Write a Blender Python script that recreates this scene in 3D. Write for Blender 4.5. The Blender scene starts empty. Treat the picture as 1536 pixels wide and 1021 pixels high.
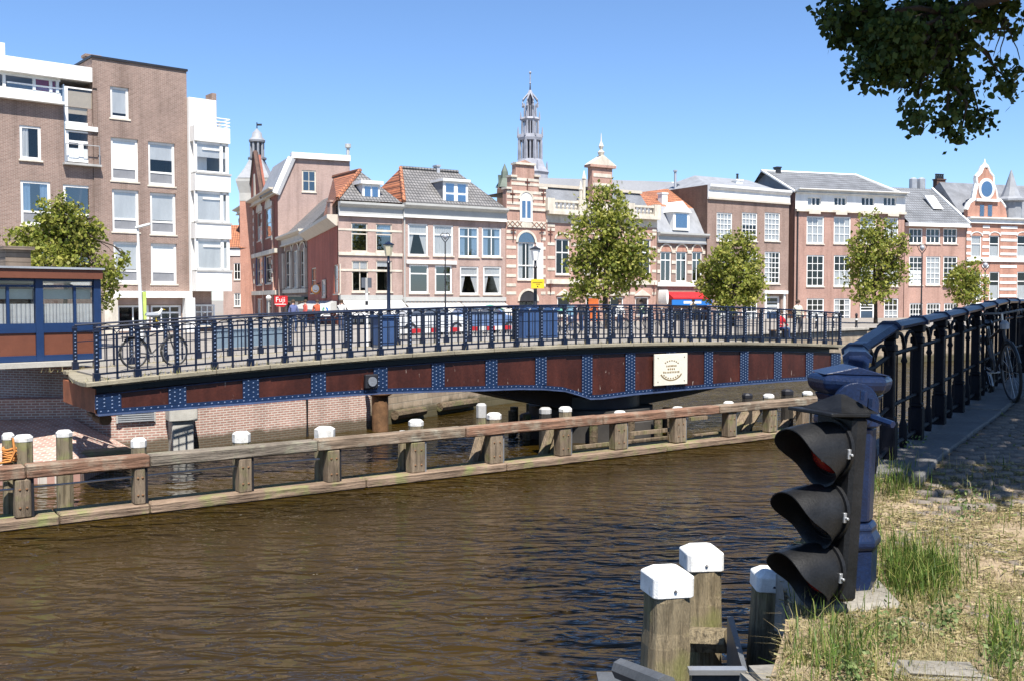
import bpy, bmesh, math, random
import numpy as np
from mathutils import Vector, Matrix

R = random.Random(11)
NR = np.random.RandomState(5)
D = bpy.data
SC = bpy.context.scene
COL = SC.collection

# ------------------------------------------------------------------ camera, sky, sun, exposure
CZ = 4.1                      # eye height above the water, metres (water is z = 0)
F, CX, CY, HOR = 1500.0, 768.0, 510.5, 450.0     # photograph: focal length, centre and horizon row in pixels
PITCH = math.atan((CY - HOR) / F)
cam = D.cameras.new('camera')
cam.sensor_width = 36.0
cam.lens = 36.0 * F / 1536.0
cam.clip_start = 0.05
cam.clip_end = 6000
camo = D.objects.new('camera', cam)
COL.objects.link(camo)
camo.location = (0, 0, CZ)
camo.rotation_euler = (math.pi / 2 - PITCH, 0, 0)
SC.camera = camo

SUN_EL = math.radians(60)
SUN_H = Vector((0.27, -0.963)).normalized()       # horizontal direction towards the sun
wd = D.worlds.new('World')
SC.world = wd
wd.use_nodes = True
wn = wd.node_tree
bg = wn.nodes['Background']
sky = wn.nodes.new('ShaderNodeTexSky')
sky.sky_type = 'NISHITA'
sky.sun_disc = False
sky.sun_elevation = SUN_EL
sky.sun_rotation = math.atan2(SUN_H.x, SUN_H.y)
sky.altitude = 0
sky.air_density = 0.85
sky.dust_density = 0.2
sky.ozone_density = 8.0
wn.links.new(sky.outputs[0], bg.inputs[0])
bg.inputs[1].default_value = 0.1
sl = D.lights.new('sun', 'SUN')
sl.energy = 5.0
sl.angle = math.radians(0.5)
sl.color = (1.0, 0.95, 0.87)
so = D.objects.new('sun', sl)
COL.objects.link(so)
so.location = (30, -40, 60)
sd = Vector((SUN_H.x * math.cos(SUN_EL), SUN_H.y * math.cos(SUN_EL), math.sin(SUN_EL)))
so.rotation_euler = sd.to_track_quat('Z', 'Y').to_euler()
SC.view_settings.view_transform = 'Standard'
SC.view_settings.look = 'None'
SC.view_settings.gamma = 1.0
SC.view_settings.exposure = 1.0
SC.view_settings.use_curve_mapping = False
SC.render.film_transparent = False
try:
    SC.cycles.use_denoising = True
    SC.cycles.max_bounces = 6
    SC.cycles.sample_clamp_direct = 1.4
    SC.cycles.transparent_max_bounces = 12
    SC.cycles.caustics_reflective = False
    SC.cycles.caustics_refractive = False
except Exception:
    pass

# ------------------------------------------------------------------ measuring the photograph
CP, SP = math.cos(PITCH), math.sin(PITCH)


def ray(px, py):
    a, b = (px - CX) / F, -(py - CY) / F
    return Vector((a, CP + SP * b, -SP + CP * b))


CAM = Vector((0, 0, CZ))


def at_y(px, py, y):
    r = ray(px, py)
    return CAM + r * (y / r.y)


def on_z(px, py, z):
    r = ray(px, py)
    return CAM + r * ((z - CZ) / r.z)


# ------------------------------------------------------------------ materials
MATS = {}


def nodes_mat(name):
    m = D.materials.new(name)
    m.use_nodes = True
    nt = m.node_tree
    return m, nt, nt.nodes['Principled BSDF']


def N(nt, t, **kw):
    n = nt.nodes.new(t)
    for k, v in kw.items():
        setattr(n, k, v)
    return n


def ramp(nt, src, cols):
    r = N(nt, 'ShaderNodeValToRGB')
    el = r.color_ramp.elements
    while len(el) < len(cols):
        el.new(0.5)
    for e, (p, c) in zip(el, cols):
        e.position = p
        e.color = (c[0], c[1], c[2], 1)
    nt.links.new(src, r.inputs[0])
    return r.outputs[0]


def mixc(nt, f, a, b, mode='MIX'):
    m = N(nt, 'ShaderNodeMix', data_type='RGBA', blend_type=mode)
    for sock, v in ((m.inputs[0], f), (m.inputs[6], a), (m.inputs[7], b)):
        if hasattr(v, 'is_output'):
            nt.links.new(v, sock)
        elif isinstance(v, (int, float)):
            sock.default_value = v
        else:
            sock.default_value = (v[0], v[1], v[2], 1)
    return m.outputs[2]


def noise(nt, scale, detail=4, vec=None, rough=0.6, dist=0.0):
    n = N(nt, 'ShaderNodeTexNoise')
    n.inputs['Scale'].default_value = scale
    n.inputs['Detail'].default_value = detail
    n.inputs['Roughness'].default_value = rough
    n.inputs['Distortion'].default_value = dist
    if vec is not None:
        nt.links.new(vec, n.inputs['Vector'])
    return n.outputs['Fac']


def objco(nt, scale=(1, 1, 1)):
    t = N(nt, 'ShaderNodeTexCoord')
    mp = N(nt, 'ShaderNodeMapping')
    mp.inputs['Scale'].default_value = scale
    nt.links.new(t.outputs['Object'], mp.inputs[0])
    return mp.outputs[0]


def bump(nt, b, h, strength=0.4, dist=0.02, prev=None):
    n = N(nt, 'ShaderNodeBump')
    n.inputs['Strength'].default_value = strength
    n.inputs['Distance'].default_value = dist
    nt.links.new(h, n.inputs['Height'])
    if prev:
        nt.links.new(prev, n.inputs['Normal'])
    nt.links.new(n.outputs[0], b.inputs['Normal'])
    return n.outputs[0]


def mk(name, col, rough=0.7, metal=0.0, vary=0.25, scale=1.5, fine=0.12, bmp=0.15, spec=0.4, stretch=(1, 1, 1), coat=0):
    """plain surface: base colour with two octaves of tone variation and a little relief"""
    if name in MATS:
        return MATS[name]
    m, nt, b = nodes_mat(name)
    v = objco(nt, stretch)
    n1 = noise(nt, scale, 5, v)
    n2 = noise(nt, scale * 14, 3, v)
    lo = [max(0, c * (1 - vary)) for c in col]
    hi = [min(1, c * (1 + vary * 0.6)) for c in col]
    c1 = ramp(nt, n1, [(0.3, lo), (0.7, hi)])
    c2 = ramp(nt, n2, [(0.3, [1 - fine] * 3), (0.7, [1.0] * 3)])
    nt.links.new(mixc(nt, 1.0, c1, c2, 'MULTIPLY'), b.inputs['Base Color'])
    b.inputs['Roughness'].default_value = rough
    b.inputs['Metallic'].default_value = metal
    b.inputs['Specular IOR Level'].default_value = spec
    if coat:
        b.inputs['Coat Weight'].default_value = coat
        b.inputs['Coat Roughness'].default_value = 0.15
    if bmp:
        bump(nt, b, n2, bmp, 0.01)
    MATS[name] = m
    return m


def brick_mat(name, c1, c2, mortar, bw=0.22, bh=0.065, ms=0.012, vary=0.25, axis='xz', bstr=0.5, stain=None, rough=0.85):
    if name in MATS:
        return MATS[name]
    m, nt, b = nodes_mat(name)
    t = N(nt, 'ShaderNodeTexCoord')
    s = N(nt, 'ShaderNodeSeparateXYZ')
    nt.links.new(t.outputs['Object'], s.inputs[0])
    cb = N(nt, 'ShaderNodeCombineXYZ')
    if axis == 'xy':
        nt.links.new(s.outputs[0], cb.inputs[0])
        nt.links.new(s.outputs[1], cb.inputs[1])
    else:
        ad = N(nt, 'ShaderNodeMath', operation='ADD')
        nt.links.new(s.outputs[0], ad.inputs[0])
        nt.links.new(s.outputs[1], ad.inputs[1])
        nt.links.new(ad.outputs[0], cb.inputs[0])
        nt.links.new(s.outputs[2], cb.inputs[1])
    br = N(nt, 'ShaderNodeTexBrick')
    br.inputs['Scale'].default_value = 1.0
    br.inputs['Brick Width'].default_value = bw
    br.inputs['Row Height'].default_value = bh
    br.inputs['Mortar Size'].default_value = ms
    br.inputs['Mortar Smooth'].default_value = 0.2
    br.inputs['Color1'].default_value = (*c1, 1)
    br.inputs['Color2'].default_value = (*c2, 1)
    br.inputs['Mortar'].default_value = (*mortar, 1)
    nt.links.new(cb.outputs[0], br.inputs['Vector'])
    n1 = noise(nt, 0.6, 6, t.outputs['Object'])
    n2 = noise(nt, 7, 4, t.outputs['Object'])
    k = ramp(nt, n1, [(0.3, [1 - vary] * 3), (0.7, [1.05] * 3)])
    k2 = ramp(nt, n2, [(0.3, [0.85] * 3), (0.7, [1.05] * 3)])
    c = mixc(nt, 1.0, br.outputs['Color'], k, 'MULTIPLY')
    c = mixc(nt, 1.0, c, k2, 'MULTIPLY')
    st = noise(nt, 0.8, 5, objco(nt, (1.6, 1.6, 0.12)))          # rain streaks and repairs
    c = mixc(nt, 1.0, c, ramp(nt, st, [(0.32, [0.72, 0.71, 0.70]), (0.5, [1.0] * 3), (0.75, [1.08, 1.06, 1.05])]), 'MULTIPLY')
    if stain:                                   # tide-mark dirt that grows towards the water line (world z, metres)
        g = N(nt, 'ShaderNodeNewGeometry')
        sz = N(nt, 'ShaderNodeSeparateXYZ')
        nt.links.new(g.outputs['Position'], sz.inputs[0])
        ns = noise(nt, 1.8, 5, t.outputs['Object'])
        sub = N(nt, 'ShaderNodeMath', operation='MULTIPLY_ADD')
        nt.links.new(ns, sub.inputs[0])
        sub.inputs[1].default_value = -stain[1]
        nt.links.new(sz.outputs[2], sub.inputs[2])
        f = N(nt, 'ShaderNodeMapRange')
        f.inputs['From Min'].default_value = stain[0] - 0.08
        f.inputs['From Max'].default_value = stain[0] + 0.08
        f.inputs['To Min'].default_value = 0.85
        f.inputs['To Max'].default_value = 0.0
        nt.links.new(sub.outputs[0], f.inputs[0])
        c = mixc(nt, f.outputs[0], c, stain[2])
    nt.links.new(c, b.inputs['Base Color'])
    b.inputs['Roughness'].default_value = rough
    b.inputs['Specular IOR Level'].default_value = 0.25
    inv = N(nt, 'ShaderNodeMath', operation='SUBTRACT')
    inv.inputs[0].default_value = 1
    nt.links.new(br.outputs['Fac'], inv.inputs[1])
    bump(nt, b, inv.outputs[0], bstr, 0.01)
    MATS[name] = m
    return m


def glass_mat(name, tint=(0.95, 0.97, 0.98), refl=0.05):
    if name in MATS:
        return MATS[name]
    m, nt, b = nodes_mat(name)
    nt.nodes.remove(b)
    out = nt.nodes['Material Output']
    tr = N(nt, 'ShaderNodeBsdfTransparent')
    tr.inputs[0].default_value = (*tint, 1)
    gl = N(nt, 'ShaderNodeBsdfGlossy')
    gl.inputs['Roughness'].default_value = 0.03
    gl.inputs[0].default_value = (0.9, 0.95, 1, 1)
    v = objco(nt)
    n = noise(nt, 0.7, 2, v)
    bp = N(nt, 'ShaderNodeBump')
    bp.inputs['Strength'].default_value = 0.06
    nt.links.new(n, bp.inputs['Height'])
    nt.links.new(bp.outputs[0], gl.inputs['Normal'])
    lw = N(nt, 'ShaderNodeLayerWeight')
    lw.inputs[0].default_value = 0.25
    mr = N(nt, 'ShaderNodeMapRange')
    mr.inputs['To Min'].default_value = refl
    mr.inputs['To Max'].default_value = 0.6
    nt.links.new(lw.outputs['Fresnel'], mr.inputs[0])
    mx = N(nt, 'ShaderNodeMixShader')
    nt.links.new(mr.outputs[0], mx.inputs[0])
    nt.links.new(tr.outputs[0], mx.inputs[1])
    nt.links.new(gl.outputs[0], mx.inputs[2])
    nt.links.new(mx.outputs[0], out.inputs['Surface'])
    MATS[name] = m
    return m


def tile_mat(name, c1, c2, gap, tw=0.26, th=0.3, along='x'):
    """pantiles: rows and columns with a rounded profile, in the roof's own space"""
    if name in MATS:
        return MATS[name]
    m, nt, b = nodes_mat(name)
    t = N(nt, 'ShaderNodeTexCoord')
    s = N(nt, 'ShaderNodeSeparateXYZ')
    nt.links.new(t.outputs['Object'], s.inputs[0])
    cb = N(nt, 'ShaderNodeCombineXYZ')
    nt.links.new(s.outputs[0 if along == 'x' else 1], cb.inputs[0])
    nt.links.new(s.outputs[2], cb.inputs[1])
    br = N(nt, 'ShaderNodeTexBrick')
    br.offset = 0.0
    br.inputs['Scale'].default_value = 1.0
    br.inputs['Brick Width'].default_value = tw
    br.inputs['Row Height'].default_value = th * 0.8
    br.inputs['Mortar Size'].default_value = 0.035
    br.inputs['Mortar Smooth'].default_value = 0.6
    br.inputs['Color1'].default_value = (*c1, 1)
    br.inputs['Color2'].default_value = (*c2, 1)
    br.inputs['Mortar'].default_value = (*gap, 1)
    nt.links.new(cb.outputs[0], br.inputs['Vector'])
    n1 = noise(nt, 0.9, 5, t.outputs['Object'])
    k = ramp(nt, n1, [(0.3, [0.65] * 3), (0.7, [1.1] * 3)])
    nt.links.new(mixc(nt, 1.0, br.outputs['Color'], k, 'MULTIPLY'), b.inputs['Base Color'])
    b.inputs['Roughness'].default_value = 0.7
    inv = N(nt, 'ShaderNodeMath', operation='SUBTRACT')
    inv.inputs[0].default_value = 1
    nt.links.new(br.outputs['Fac'], inv.inputs[1])
    bump(nt, b, inv.outputs[0], 0.8, 0.05)
    MATS[name] = m
    return m


def wood_mat(name, col, dark, moss=None, grain=(6, 6, 0.5)):
    if name in MATS:
        return MATS[name]
    m, nt, b = nodes_mat(name)
    v = objco(nt, grain)
    n1 = noise(nt, 3.0, 6, v, 0.7)
    t = N(nt, 'ShaderNodeTexCoord')
    n2 = noise(nt, 1.1, 5, t.outputs['Object'])
    c = ramp(nt, n1, [(0.3, dark), (0.52, col), (0.75, [min(1, x * 1.25) for x in col])])
    k = ramp(nt, n2, [(0.3, [0.6, 0.58, 0.55]), (0.7, [1.1, 1.08, 1.05])])
    c = mixc(nt, 1.0, c, k, 'MULTIPLY')
    if moss:
        n3 = noise(nt, 2.3, 5, t.outputs['Object'])
        f = ramp(nt, n3, [(0.5, (0, 0, 0)), (0.68, (0.8, 0.8, 0.8))])
        c = mixc(nt, f, c, moss)
    nt.links.new(c, b.inputs['Base Color'])
    b.inputs['Roughness'].default_value = 0.85
    b.inputs['Specular IOR Level'].default_value = 0.25
    bump(nt, b, n1, 1.0, 0.05)
    MATS[name] = m
    return m


def leaf_mat(name, cols, trans=0.35):
    if name in MATS:
        return MATS[name]
    m, nt, b = nodes_mat(name)
    g = N(nt, 'ShaderNodeNewGeometry')
    c = ramp(nt, g.outputs['Random Per Island'], [(i / (len(cols) - 1), x) for i, x in enumerate(cols)])
    nt.links.new(c, b.inputs['Base Color'])
    b.inputs['Roughness'].default_value = 0.55
    b.inputs['Specular IOR Level'].default_value = 0.3
    out = nt.nodes['Material Output']
    tl = N(nt, 'ShaderNodeBsdfTranslucent')
    nt.links.new(c, tl.inputs[0])
    mx = N(nt, 'ShaderNodeMixShader')
    mx.inputs[0].default_value = trans
    nt.links.new(b.outputs[0], mx.inputs[1])
    nt.links.new(tl.outputs[0], mx.inputs[2])
    nt.links.new(mx.outputs[0], out.inputs['Surface'])
    MATS[name] = m
    return m


white = mk('white paint', (0.79, 0.78, 0.75), 0.5, vary=0.16, scale=0.9, fine=0.08, bmp=0.05, stretch=(1.4, 1.4, 0.4))
cream = mk('cream stone', (0.63, 0.57, 0.475), 0.8, vary=0.28, scale=1.1, fine=0.2, stretch=(1.4, 1.4, 0.5))
greyst = mk('grey stone', (0.42, 0.41, 0.39), 0.85, vary=0.25)
concrete = mk('concrete', (0.27, 0.25, 0.215), 0.9, vary=0.35, scale=2.2, fine=0.3, bmp=0.4)
zinc = mk('zinc sheet', (0.38, 0.40, 0.43), 0.55, vary=0.2, metal=0.2)
slate = mk('slate roofing', (0.20, 0.21, 0.23), 0.6, vary=0.3, scale=0.8, fine=0.3)
leadgrey = mk('lead roofing', (0.27, 0.28, 0.30), 0.6, vary=0.2)
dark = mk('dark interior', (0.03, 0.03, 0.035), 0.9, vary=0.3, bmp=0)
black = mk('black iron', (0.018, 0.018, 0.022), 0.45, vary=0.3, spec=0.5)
blue = mk('bridge blue paint', (0.009, 0.026, 0.075), 0.38, vary=0.3, scale=3, fine=0.3, spec=0.5)
bluelit = mk('sunlit rivet heads', (0.13, 0.175, 0.27), 0.4, vary=0.2, spec=0.6)  # paler copy of the blue: light on the rivet heads put into the colour
bluerail = mk('railing blue paint', (0.0045, 0.010, 0.030), 0.35, vary=0.3, scale=5, fine=0.25, spec=0.5)
navy = mk('navy iron paint', (0.006, 0.0165, 0.056), 0.36, vary=0.4, scale=5, fine=0.35, spec=0.35, bmp=0.25)
signalblk = mk('signal black paint', (0.012, 0.0124, 0.0135), 0.5, vary=0.6, scale=6, fine=0.5, spec=0.3, bmp=0.2)
asphalt = mk('street paving', (0.26, 0.235, 0.205), 0.9, vary=0.2, scale=0.4)
redpaint = mk('red paint', (0.50, 0.02, 0.025), 0.5, vary=0.15)
yellow = mk('yellow sign paint', (0.75, 0.52, 0.02), 0.5, vary=0.08)
curtain = mk('white curtain cloth', (0.74, 0.73, 0.70), 0.9, vary=0.15, scale=2, stretch=(9, 9, 0.6), bmp=0.6)
greypanel = mk('grey window panel', (0.23, 0.235, 0.25), 0.5, vary=0.15)
rubber = mk('rubber tyre', (0.02, 0.02, 0.02), 0.8, vary=0.2)
steel = mk('galvanised steel', (0.45, 0.46, 0.47), 0.4, metal=0.7, vary=0.2)
glass = glass_mat('window glass')
glassb = glass_mat('blue window glass', (0.55, 0.68, 0.82), 0.16)
bark = mk('tree bark', (0.07, 0.052, 0.038), 0.95, vary=0.4, scale=3, fine=0.5, bmp=0.8)

# ------------------------------------------------------------------ mesh building


class MB:
    def __init__(s):
        s.v, s.f = [], []

    def quad(s, *p):
        n = len(s.v)
        s.v += [tuple(q) for q in p]
        s.f.append(tuple(range(n, n + len(p))))
        return s

    def box(s, x0, x1, y0, y1, z0, z1):
        n = len(s.v)
        s.v += [(x, y, z) for z in (z0, z1) for y in (y0, y1) for x in (x0, x1)]
        s.f += [tuple(n + i for i in q) for q in ((0, 2, 3, 1), (4, 5, 7, 6), (0, 1, 5, 4), (2, 6, 7, 3), (0, 4, 6, 2), (1, 3, 7, 5))]
        return s

    def hexa(s, p):
        """eight corners: bottom 0-3 then top 4-7, anticlockwise from above"""
        n = len(s.v)
        s.v += [tuple(q) for q in p]
        s.f += [tuple(n + i for i in q) for q in ((3, 2, 1, 0), (4, 5, 6, 7), (0, 1, 5, 4), (1, 2, 6, 5), (2, 3, 7, 6), (3, 0, 4, 7))]
        return s

    def extr(s, poly, a, b):
        """poly: list of points; extruded by adding vectors a and b"""
        n, k = len(s.v), len(poly)
        a, b = Vector(a), Vector(b)
        s.v += [tuple(Vector(p) + a) for p in poly] + [tuple(Vector(p) + b) for p in poly]
        s.f.append(tuple(range(n + k - 1, n - 1, -1)))
        s.f.append(tuple(range(n + k, n + 2 * k)))
        for i in range(k):
            j = (i + 1) % k
            s.f.append((n + i, n + j, n + k + j, n + k + i))
        return s

    def tube(s, pts, r, k=6, cap=True):
        """round bar through pts; r a number or one radius per point"""
        pts = [Vector(p) for p in pts]
        rr = r if isinstance(r, (list, tuple)) else [r] * len(pts)
        n = len(s.v)
        up = Vector((0, 0, 1))
        for i, p in enumerate(pts):
            d = (pts[min(i + 1, len(pts) - 1)] - pts[max(i - 1, 0)])
            d = d.normalized() if d.length > 1e-9 else up
            a = d.cross(up)
            if a.length < 1e-3:
                a = d.cross(Vector((1, 0, 0)))
            a.normalize()
            b = a.cross(d)
            for j in range(k):
                t = 2 * math.pi * j / k
                s.v.append(tuple(p + (a * math.cos(t) + b * math.sin(t)) * rr[i]))
        for i in range(len(pts) - 1):
            for j in range(k):
                q = (j + 1) % k
                s.f.append((n + i * k + j, n + i * k + q, n + (i + 1) * k + q, n + (i + 1) * k + j))
        if cap:
            s.f.append(tuple(n + j for j in range(k)))
            s.f.append(tuple(n + (len(pts) - 1) * k + j for j in reversed(range(k))))
        return s

    def lathe(s, prof, k=12, c=(0, 0, 0), ph=0.0, sx=1, sy=1):
        n = len(s.v)
        for r, z in prof:
            for j in range(k):
                t = 2 * math.pi * (j + 0.0) / k + ph
                s.v.append((c[0] + r * sx * math.cos(t), c[1] + r * sy * math.sin(t), c[2] + z))
        for i in range(len(prof) - 1):
            for j in range(k):
                q = (j + 1) % k
                s.f.append((n + i * k + j, n + i * k + q, n + (i + 1) * k + q, n + (i + 1) * k + j))
        s.f.append(tuple(n + j for j in reversed(range(k))))
        s.f.append(tuple(n + (len(prof) - 1) * k + j for j in range(k)))
        return s

    def mesh(s, name):
        me = D.meshes.new(name)
        me.from_pydata(s.v, [], s.f)
        return me


def fixn(me, smooth=None):
    bm = bmesh.new()
    bm.from_mesh(me)
    bmesh.ops.recalc_face_normals(bm, faces=bm.faces)
    bm.to_mesh(me)
    bm.free()
    if smooth:
        me.set_sharp_from_angle(angle=math.radians(smooth))
        for p in me.polygons:
            p.use_smooth = True
    me.update()


def bevel_mesh(me, w, seg=1):
    bm = bmesh.new()
    bm.from_mesh(me)
    bmesh.ops.remove_doubles(bm, verts=bm.verts, dist=1e-5)
    bmesh.ops.recalc_face_normals(bm, faces=bm.faces)
    es = [e for e in bm.edges if len(e.link_faces) == 2 and e.calc_face_angle(0) > 0.5]
    bmesh.ops.bevel(bm, geom=es, offset=w, segments=seg, affect='EDGES', clamp_overlap=True)
    bm.to_mesh(me)
    bm.free()


def link(name, me, mat=None, parent=None, loc=None, rz=None):
    o = D.objects.new(name, me)
    COL.objects.link(o)
    if mat is not None and me is not None and not me.materials:
        me.materials.append(mat)
    if parent:
        o.parent = parent
    if loc is not None:
        o.location = loc
    if rz is not None:
        o.rotation_euler = (0, 0, rz)
    return o


def part(name, mb, mat, parent=None, loc=None, smooth=None, bev=0, rz=None):
    me = mb.mesh(name)
    if bev:
        bevel_mesh(me, bev)
    fixn(me, smooth)
    return link(name, me, mat, parent, loc, rz)


def empty(name, loc, rz=0.0):
    o = D.objects.new(name, None)
    o.empty_display_size = 0.3
    COL.objects.link(o)
    o.location = loc
    o.rotation_euler = (0, 0, rz)
    return o


def tag(o, label, cat, group=None):
    o['label'] = label
    o['category'] = cat
    if group:
        o['group'] = group
    return o


def kind(o, k):
    o['kind'] = k
    return o


def copy_tree(o, parent=None):
    c = o.copy()
    COL.objects.link(c)
    c.parent = parent
    for ch in list(o.children):
        copy_tree(ch, c)
    return c


def quads_mesh(name, P):
    """P: (n,4,3) array of separate quads"""
    n = len(P)
    me = D.meshes.new(name)
    me.vertices.add(4 * n)
    me.vertices.foreach_set('co', P.reshape(-1).astype(np.float32))
    me.loops.add(4 * n)
    me.loops.foreach_set('vertex_index', np.arange(4 * n, dtype=np.int32))
    me.polygons.add(n)
    me.polygons.foreach_set('loop_start', np.arange(0, 4 * n, 4, dtype=np.int32))
    me.update(calc_edges=True)
    me.validate()
    return me


def flake(m, col, lo=.58, hi=.64, scale=9):
    """worn paint: patches of another colour where a noise crosses a threshold"""
    nt = m.node_tree
    b = nt.nodes['Principled BSDF']
    src = b.inputs['Base Color'].links[0].from_socket
    f = ramp(nt, noise(nt, scale, 6, objco(nt, (1, 1, .6)), .7), [(lo, (0, 0, 0)), (hi, (.8, .8, .8))])
    nt.links.new(mixc(nt, f, src, col), b.inputs['Base Color'])

# ================================================================== SETTING: water, banks, quay walls
GZ = 2.3                       # street level of the far bank


def water_mat():
    m, nt, b = nodes_mat('canal water')
    t = N(nt, 'ShaderNodeTexCoord')

    def mp(sx, sy, rot):
        q = N(nt, 'ShaderNodeMapping')
        q.inputs['Scale'].default_value = (sx, sy, 1)
        q.inputs['Rotation'].default_value = (0, 0, rot)
        nt.links.new(t.outputs['Object'], q.inputs[0])
        return q.outputs[0]
    a = noise(nt, 1.0, 2, mp(0.8, 1.9, 0.16), 0.45, 0.9)
    c = noise(nt, 1.0, 2, mp(1.9, 3.9, 0.24), 0.45, 0.9)
    d = noise(nt, 1.0, 2, mp(6.0, 11.0, 0.25), 0.5, 0.2)
    g = noise(nt, 0.16, 3, t.outputs['Object'])
    col = ramp(nt, g, [(0.35, (0.021, 0.0126, 0.0013)), (0.65, (0.033, 0.0196, 0.0022))])
    nt.links.new(col, b.inputs['Base Color'])
    b.inputs['Roughness'].default_value = 0.05
    b.inputs['IOR'].default_value = 1.33
    b.inputs['Specular IOR Level'].default_value = 0.5
    n0 = bump(nt, b, a, 0.9, 0.30)
    n1 = bump(nt, b, c, 1.0, 0.17, n0)
    bump(nt, b, d, 0.7, 0.016, n1)
    gust = noise(nt, 1.0, 3, mp(0.07, 0.2, 0.35), 0.55, 0.8)          # wind patches: calmer and rougher water
    bs = [n for n in nt.nodes if n.type == 'BUMP']
    for bn, lo, hi in ((bs[0], .6, 1.0), (bs[1], .45, 1.0), (bs[2], .2, 1.0)):
        mr = N(nt, 'ShaderNodeMapRange')
        mr.inputs['From Min'].default_value = .36
        mr.inputs['From Max'].default_value = .62
        mr.inputs['To Min'].default_value = lo
        mr.inputs['To Max'].default_value = hi
        nt.links.new(gust, mr.inputs[0])
        nt.links.new(mr.outputs[0], bn.inputs['Strength'])
    return m


w = MB().quad((-400, -60, 0), (400, -60, 0), (400, 420, 0), (-400, 420, 0))
water = kind(part('water', w, water_mat()), 'structure')

# far bank edge: points on the water line, read from the photograph and continued
WL = [Vector((-90, 12, 0)), Vector((-15.6, 25.9, 0)), on_z(185, 680, 0), on_z(300, 672, 0), on_z(556, 642, 0), on_z(722, 611, 0)]
dq = (WL[5] - WL[4]).normalized()
WL += [WL[5] + Vector((9, 12, 0)), WL[5] + Vector((24, 26, 0)), WL[5] + Vector((62, 46, 0)), WL[5] + Vector((300, 150, 0))]
fg = MB()
top = [(p.x, p.y, GZ) for p in WL]
n = len(top)
top[1] = (top[1][0] - 1.4, top[1][1] + 3.4, GZ)      # set back behind the bridge keeper's house
fg.v += top + [(900, 2600, GZ), (-900, 2600, GZ), (-900, 100, GZ)]
fg.f.append(tuple(range(len(fg.v))))
far_ground = kind(part('far_street', fg, asphalt), 'structure')

qbrick = brick_mat('quay brick', (0.47, 0.28, 0.235), (0.39, 0.215, 0.175), (0.62, 0.57, 0.51), 0.21, 0.07, 0.013, 0.18, bstr=0.6,
                   stain=(0.16, 0.35, (0.07, 0.06, 0.035)))
qw = empty('quay_wall', (0, 0, 0))
kind(qw, 'structure')


def wall_piece(name, p, q, z0, z1, mat, parent, thick=0.5, lift=0.0):
    d = (q - p)
    L = d.length
    a = math.atan2(d.y, d.x)
    return part(name, MB().box(0, L, 0 + lift, thick, z0, z1), mat, parent, (p.x, p.y, 0), rz=a)


wall_piece('brick_face', WL[0], WL[1], -1, 1.5, qbrick, qw)
wall_piece('brick_face', WL[1], WL[2], -1, 1.5, qbrick, qw)
wall_piece('brick_face', WL[2], WL[3], -1, GZ - 0.1, qbrick, qw)
wall_piece('brick_face', WL[3], WL[4], -1, GZ - 0.1, qbrick, qw)
wall_piece('back_face', Vector(top[1]) - Vector((40, 6, 0)), Vector(top[1]), -1, GZ - 0.02, qbrick, qw)
wall_piece('back_face', Vector(top[1]), WL[2] + Vector((0.3, 0.5, 0)), -1, GZ - 0.02, qbrick, qw)
oldbrick = brick_mat('old quay stone', (0.46, 0.37, 0.27), (0.36, 0.28, 0.20), (0.34, 0.29, 0.22), 0.6, 0.22, 0.02, 0.35,
                     stain=(0.2, 0.5, (0.06, 0.055, 0.025)))
for i in range(4, 9):
    wall_piece('stone_face', WL[i] + dq * 0.0, WL[i + 1], -1, GZ - 0.15, oldbrick, qw, lift=0.12)
# sloped brick plinth at the left, below the house
pl = MB()
pa, pb, pc = on_z(-60, 706, 0.35), on_z(120, 700, 0.35), on_z(186, 688, 0.1)
pa2, pb2 = WL[1] + Vector((-3, -0.7, 1.0)), WL[2] + Vector((-1.2, -0.35, 1.0))
pl.quad(pa, pb, pb2, pa2)
pl.quad(pb, pc, WL[2] + Vector((0.2, 0.02, 0.15)), pb2)
pl.quad(pa - Vector((0, 0, 1)), pb - Vector((0, 0, 1)), pb, pa)
pl.quad(pb - Vector((0, 0, 1)), pc - Vector((0, 0, 1)), pc, pb)
part('sloped_plinth', pl, brick_mat('plinth brick', (0.42, 0.25, 0.20), (0.36, 0.20, 0.165), (0.52, 0.47, 0.41), 0.23, 0.11, 0.018, 0.18, axis='xy'), qw)
# copings, each stone apart
copm = mk('coping stone', (0.44, 0.40, 0.34), 0.85, vary=0.3, scale=3, fine=0.25, bmp=0.4)
for i in (2, 3, 4, 5, 6):
    p, q = WL[i], WL[i + 1]
    d = q - p
    a = math.atan2(d.y, d.x)
    nst = max(1, int(d.length / 1.2))
    me = MB().box(0.01, d.length / nst - 0.01, -0.08, 0.55, 0, 0.13).mesh('coping_stone')
    fixn(me)
    for k in range(nst):
        pp = p + d * (k / nst)
        link('coping_stone', me, copm, qw, (pp.x, pp.y, GZ - 0.1), a)
# timber walings and bollard-shaped pipe on the old wall
tw = wood_mat('wet timber', (0.16, 0.12, 0.08), (0.04, 0.03, 0.02), (0.08, 0.10, 0.03), (1, 6, 6))
for (xa, ya, xb, yb) in ((592, 622, 636, 615), (659, 610, 715, 602)):
    p, q = on_z(xa, ya, 0.0), on_z(xb, yb, 0.0)
    yy = [WL[4].lerp(WL[5], t) for t in ((xa - 556) / 166, (xb - 556) / 166)]
    a_, b_ = at_y(xa, ya, yy[0].y - 0.25), at_y(xb, yb, yy[1].y - 0.25)
    part('waling_log', MB().tube([a_, (a_ + b_) / 2, b_], [0.16, 0.17, 0.15], 8), tw, qw, smooth=40)
pp = at_y(570, 585, WL[4].y - 0.55)
pipe = tag(empty('drain_standpipe', (pp.x, pp.y, 0)), 'rusty iron drain standpipe with a hooked top at the end of brick quay', 'drain pipe')
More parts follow.
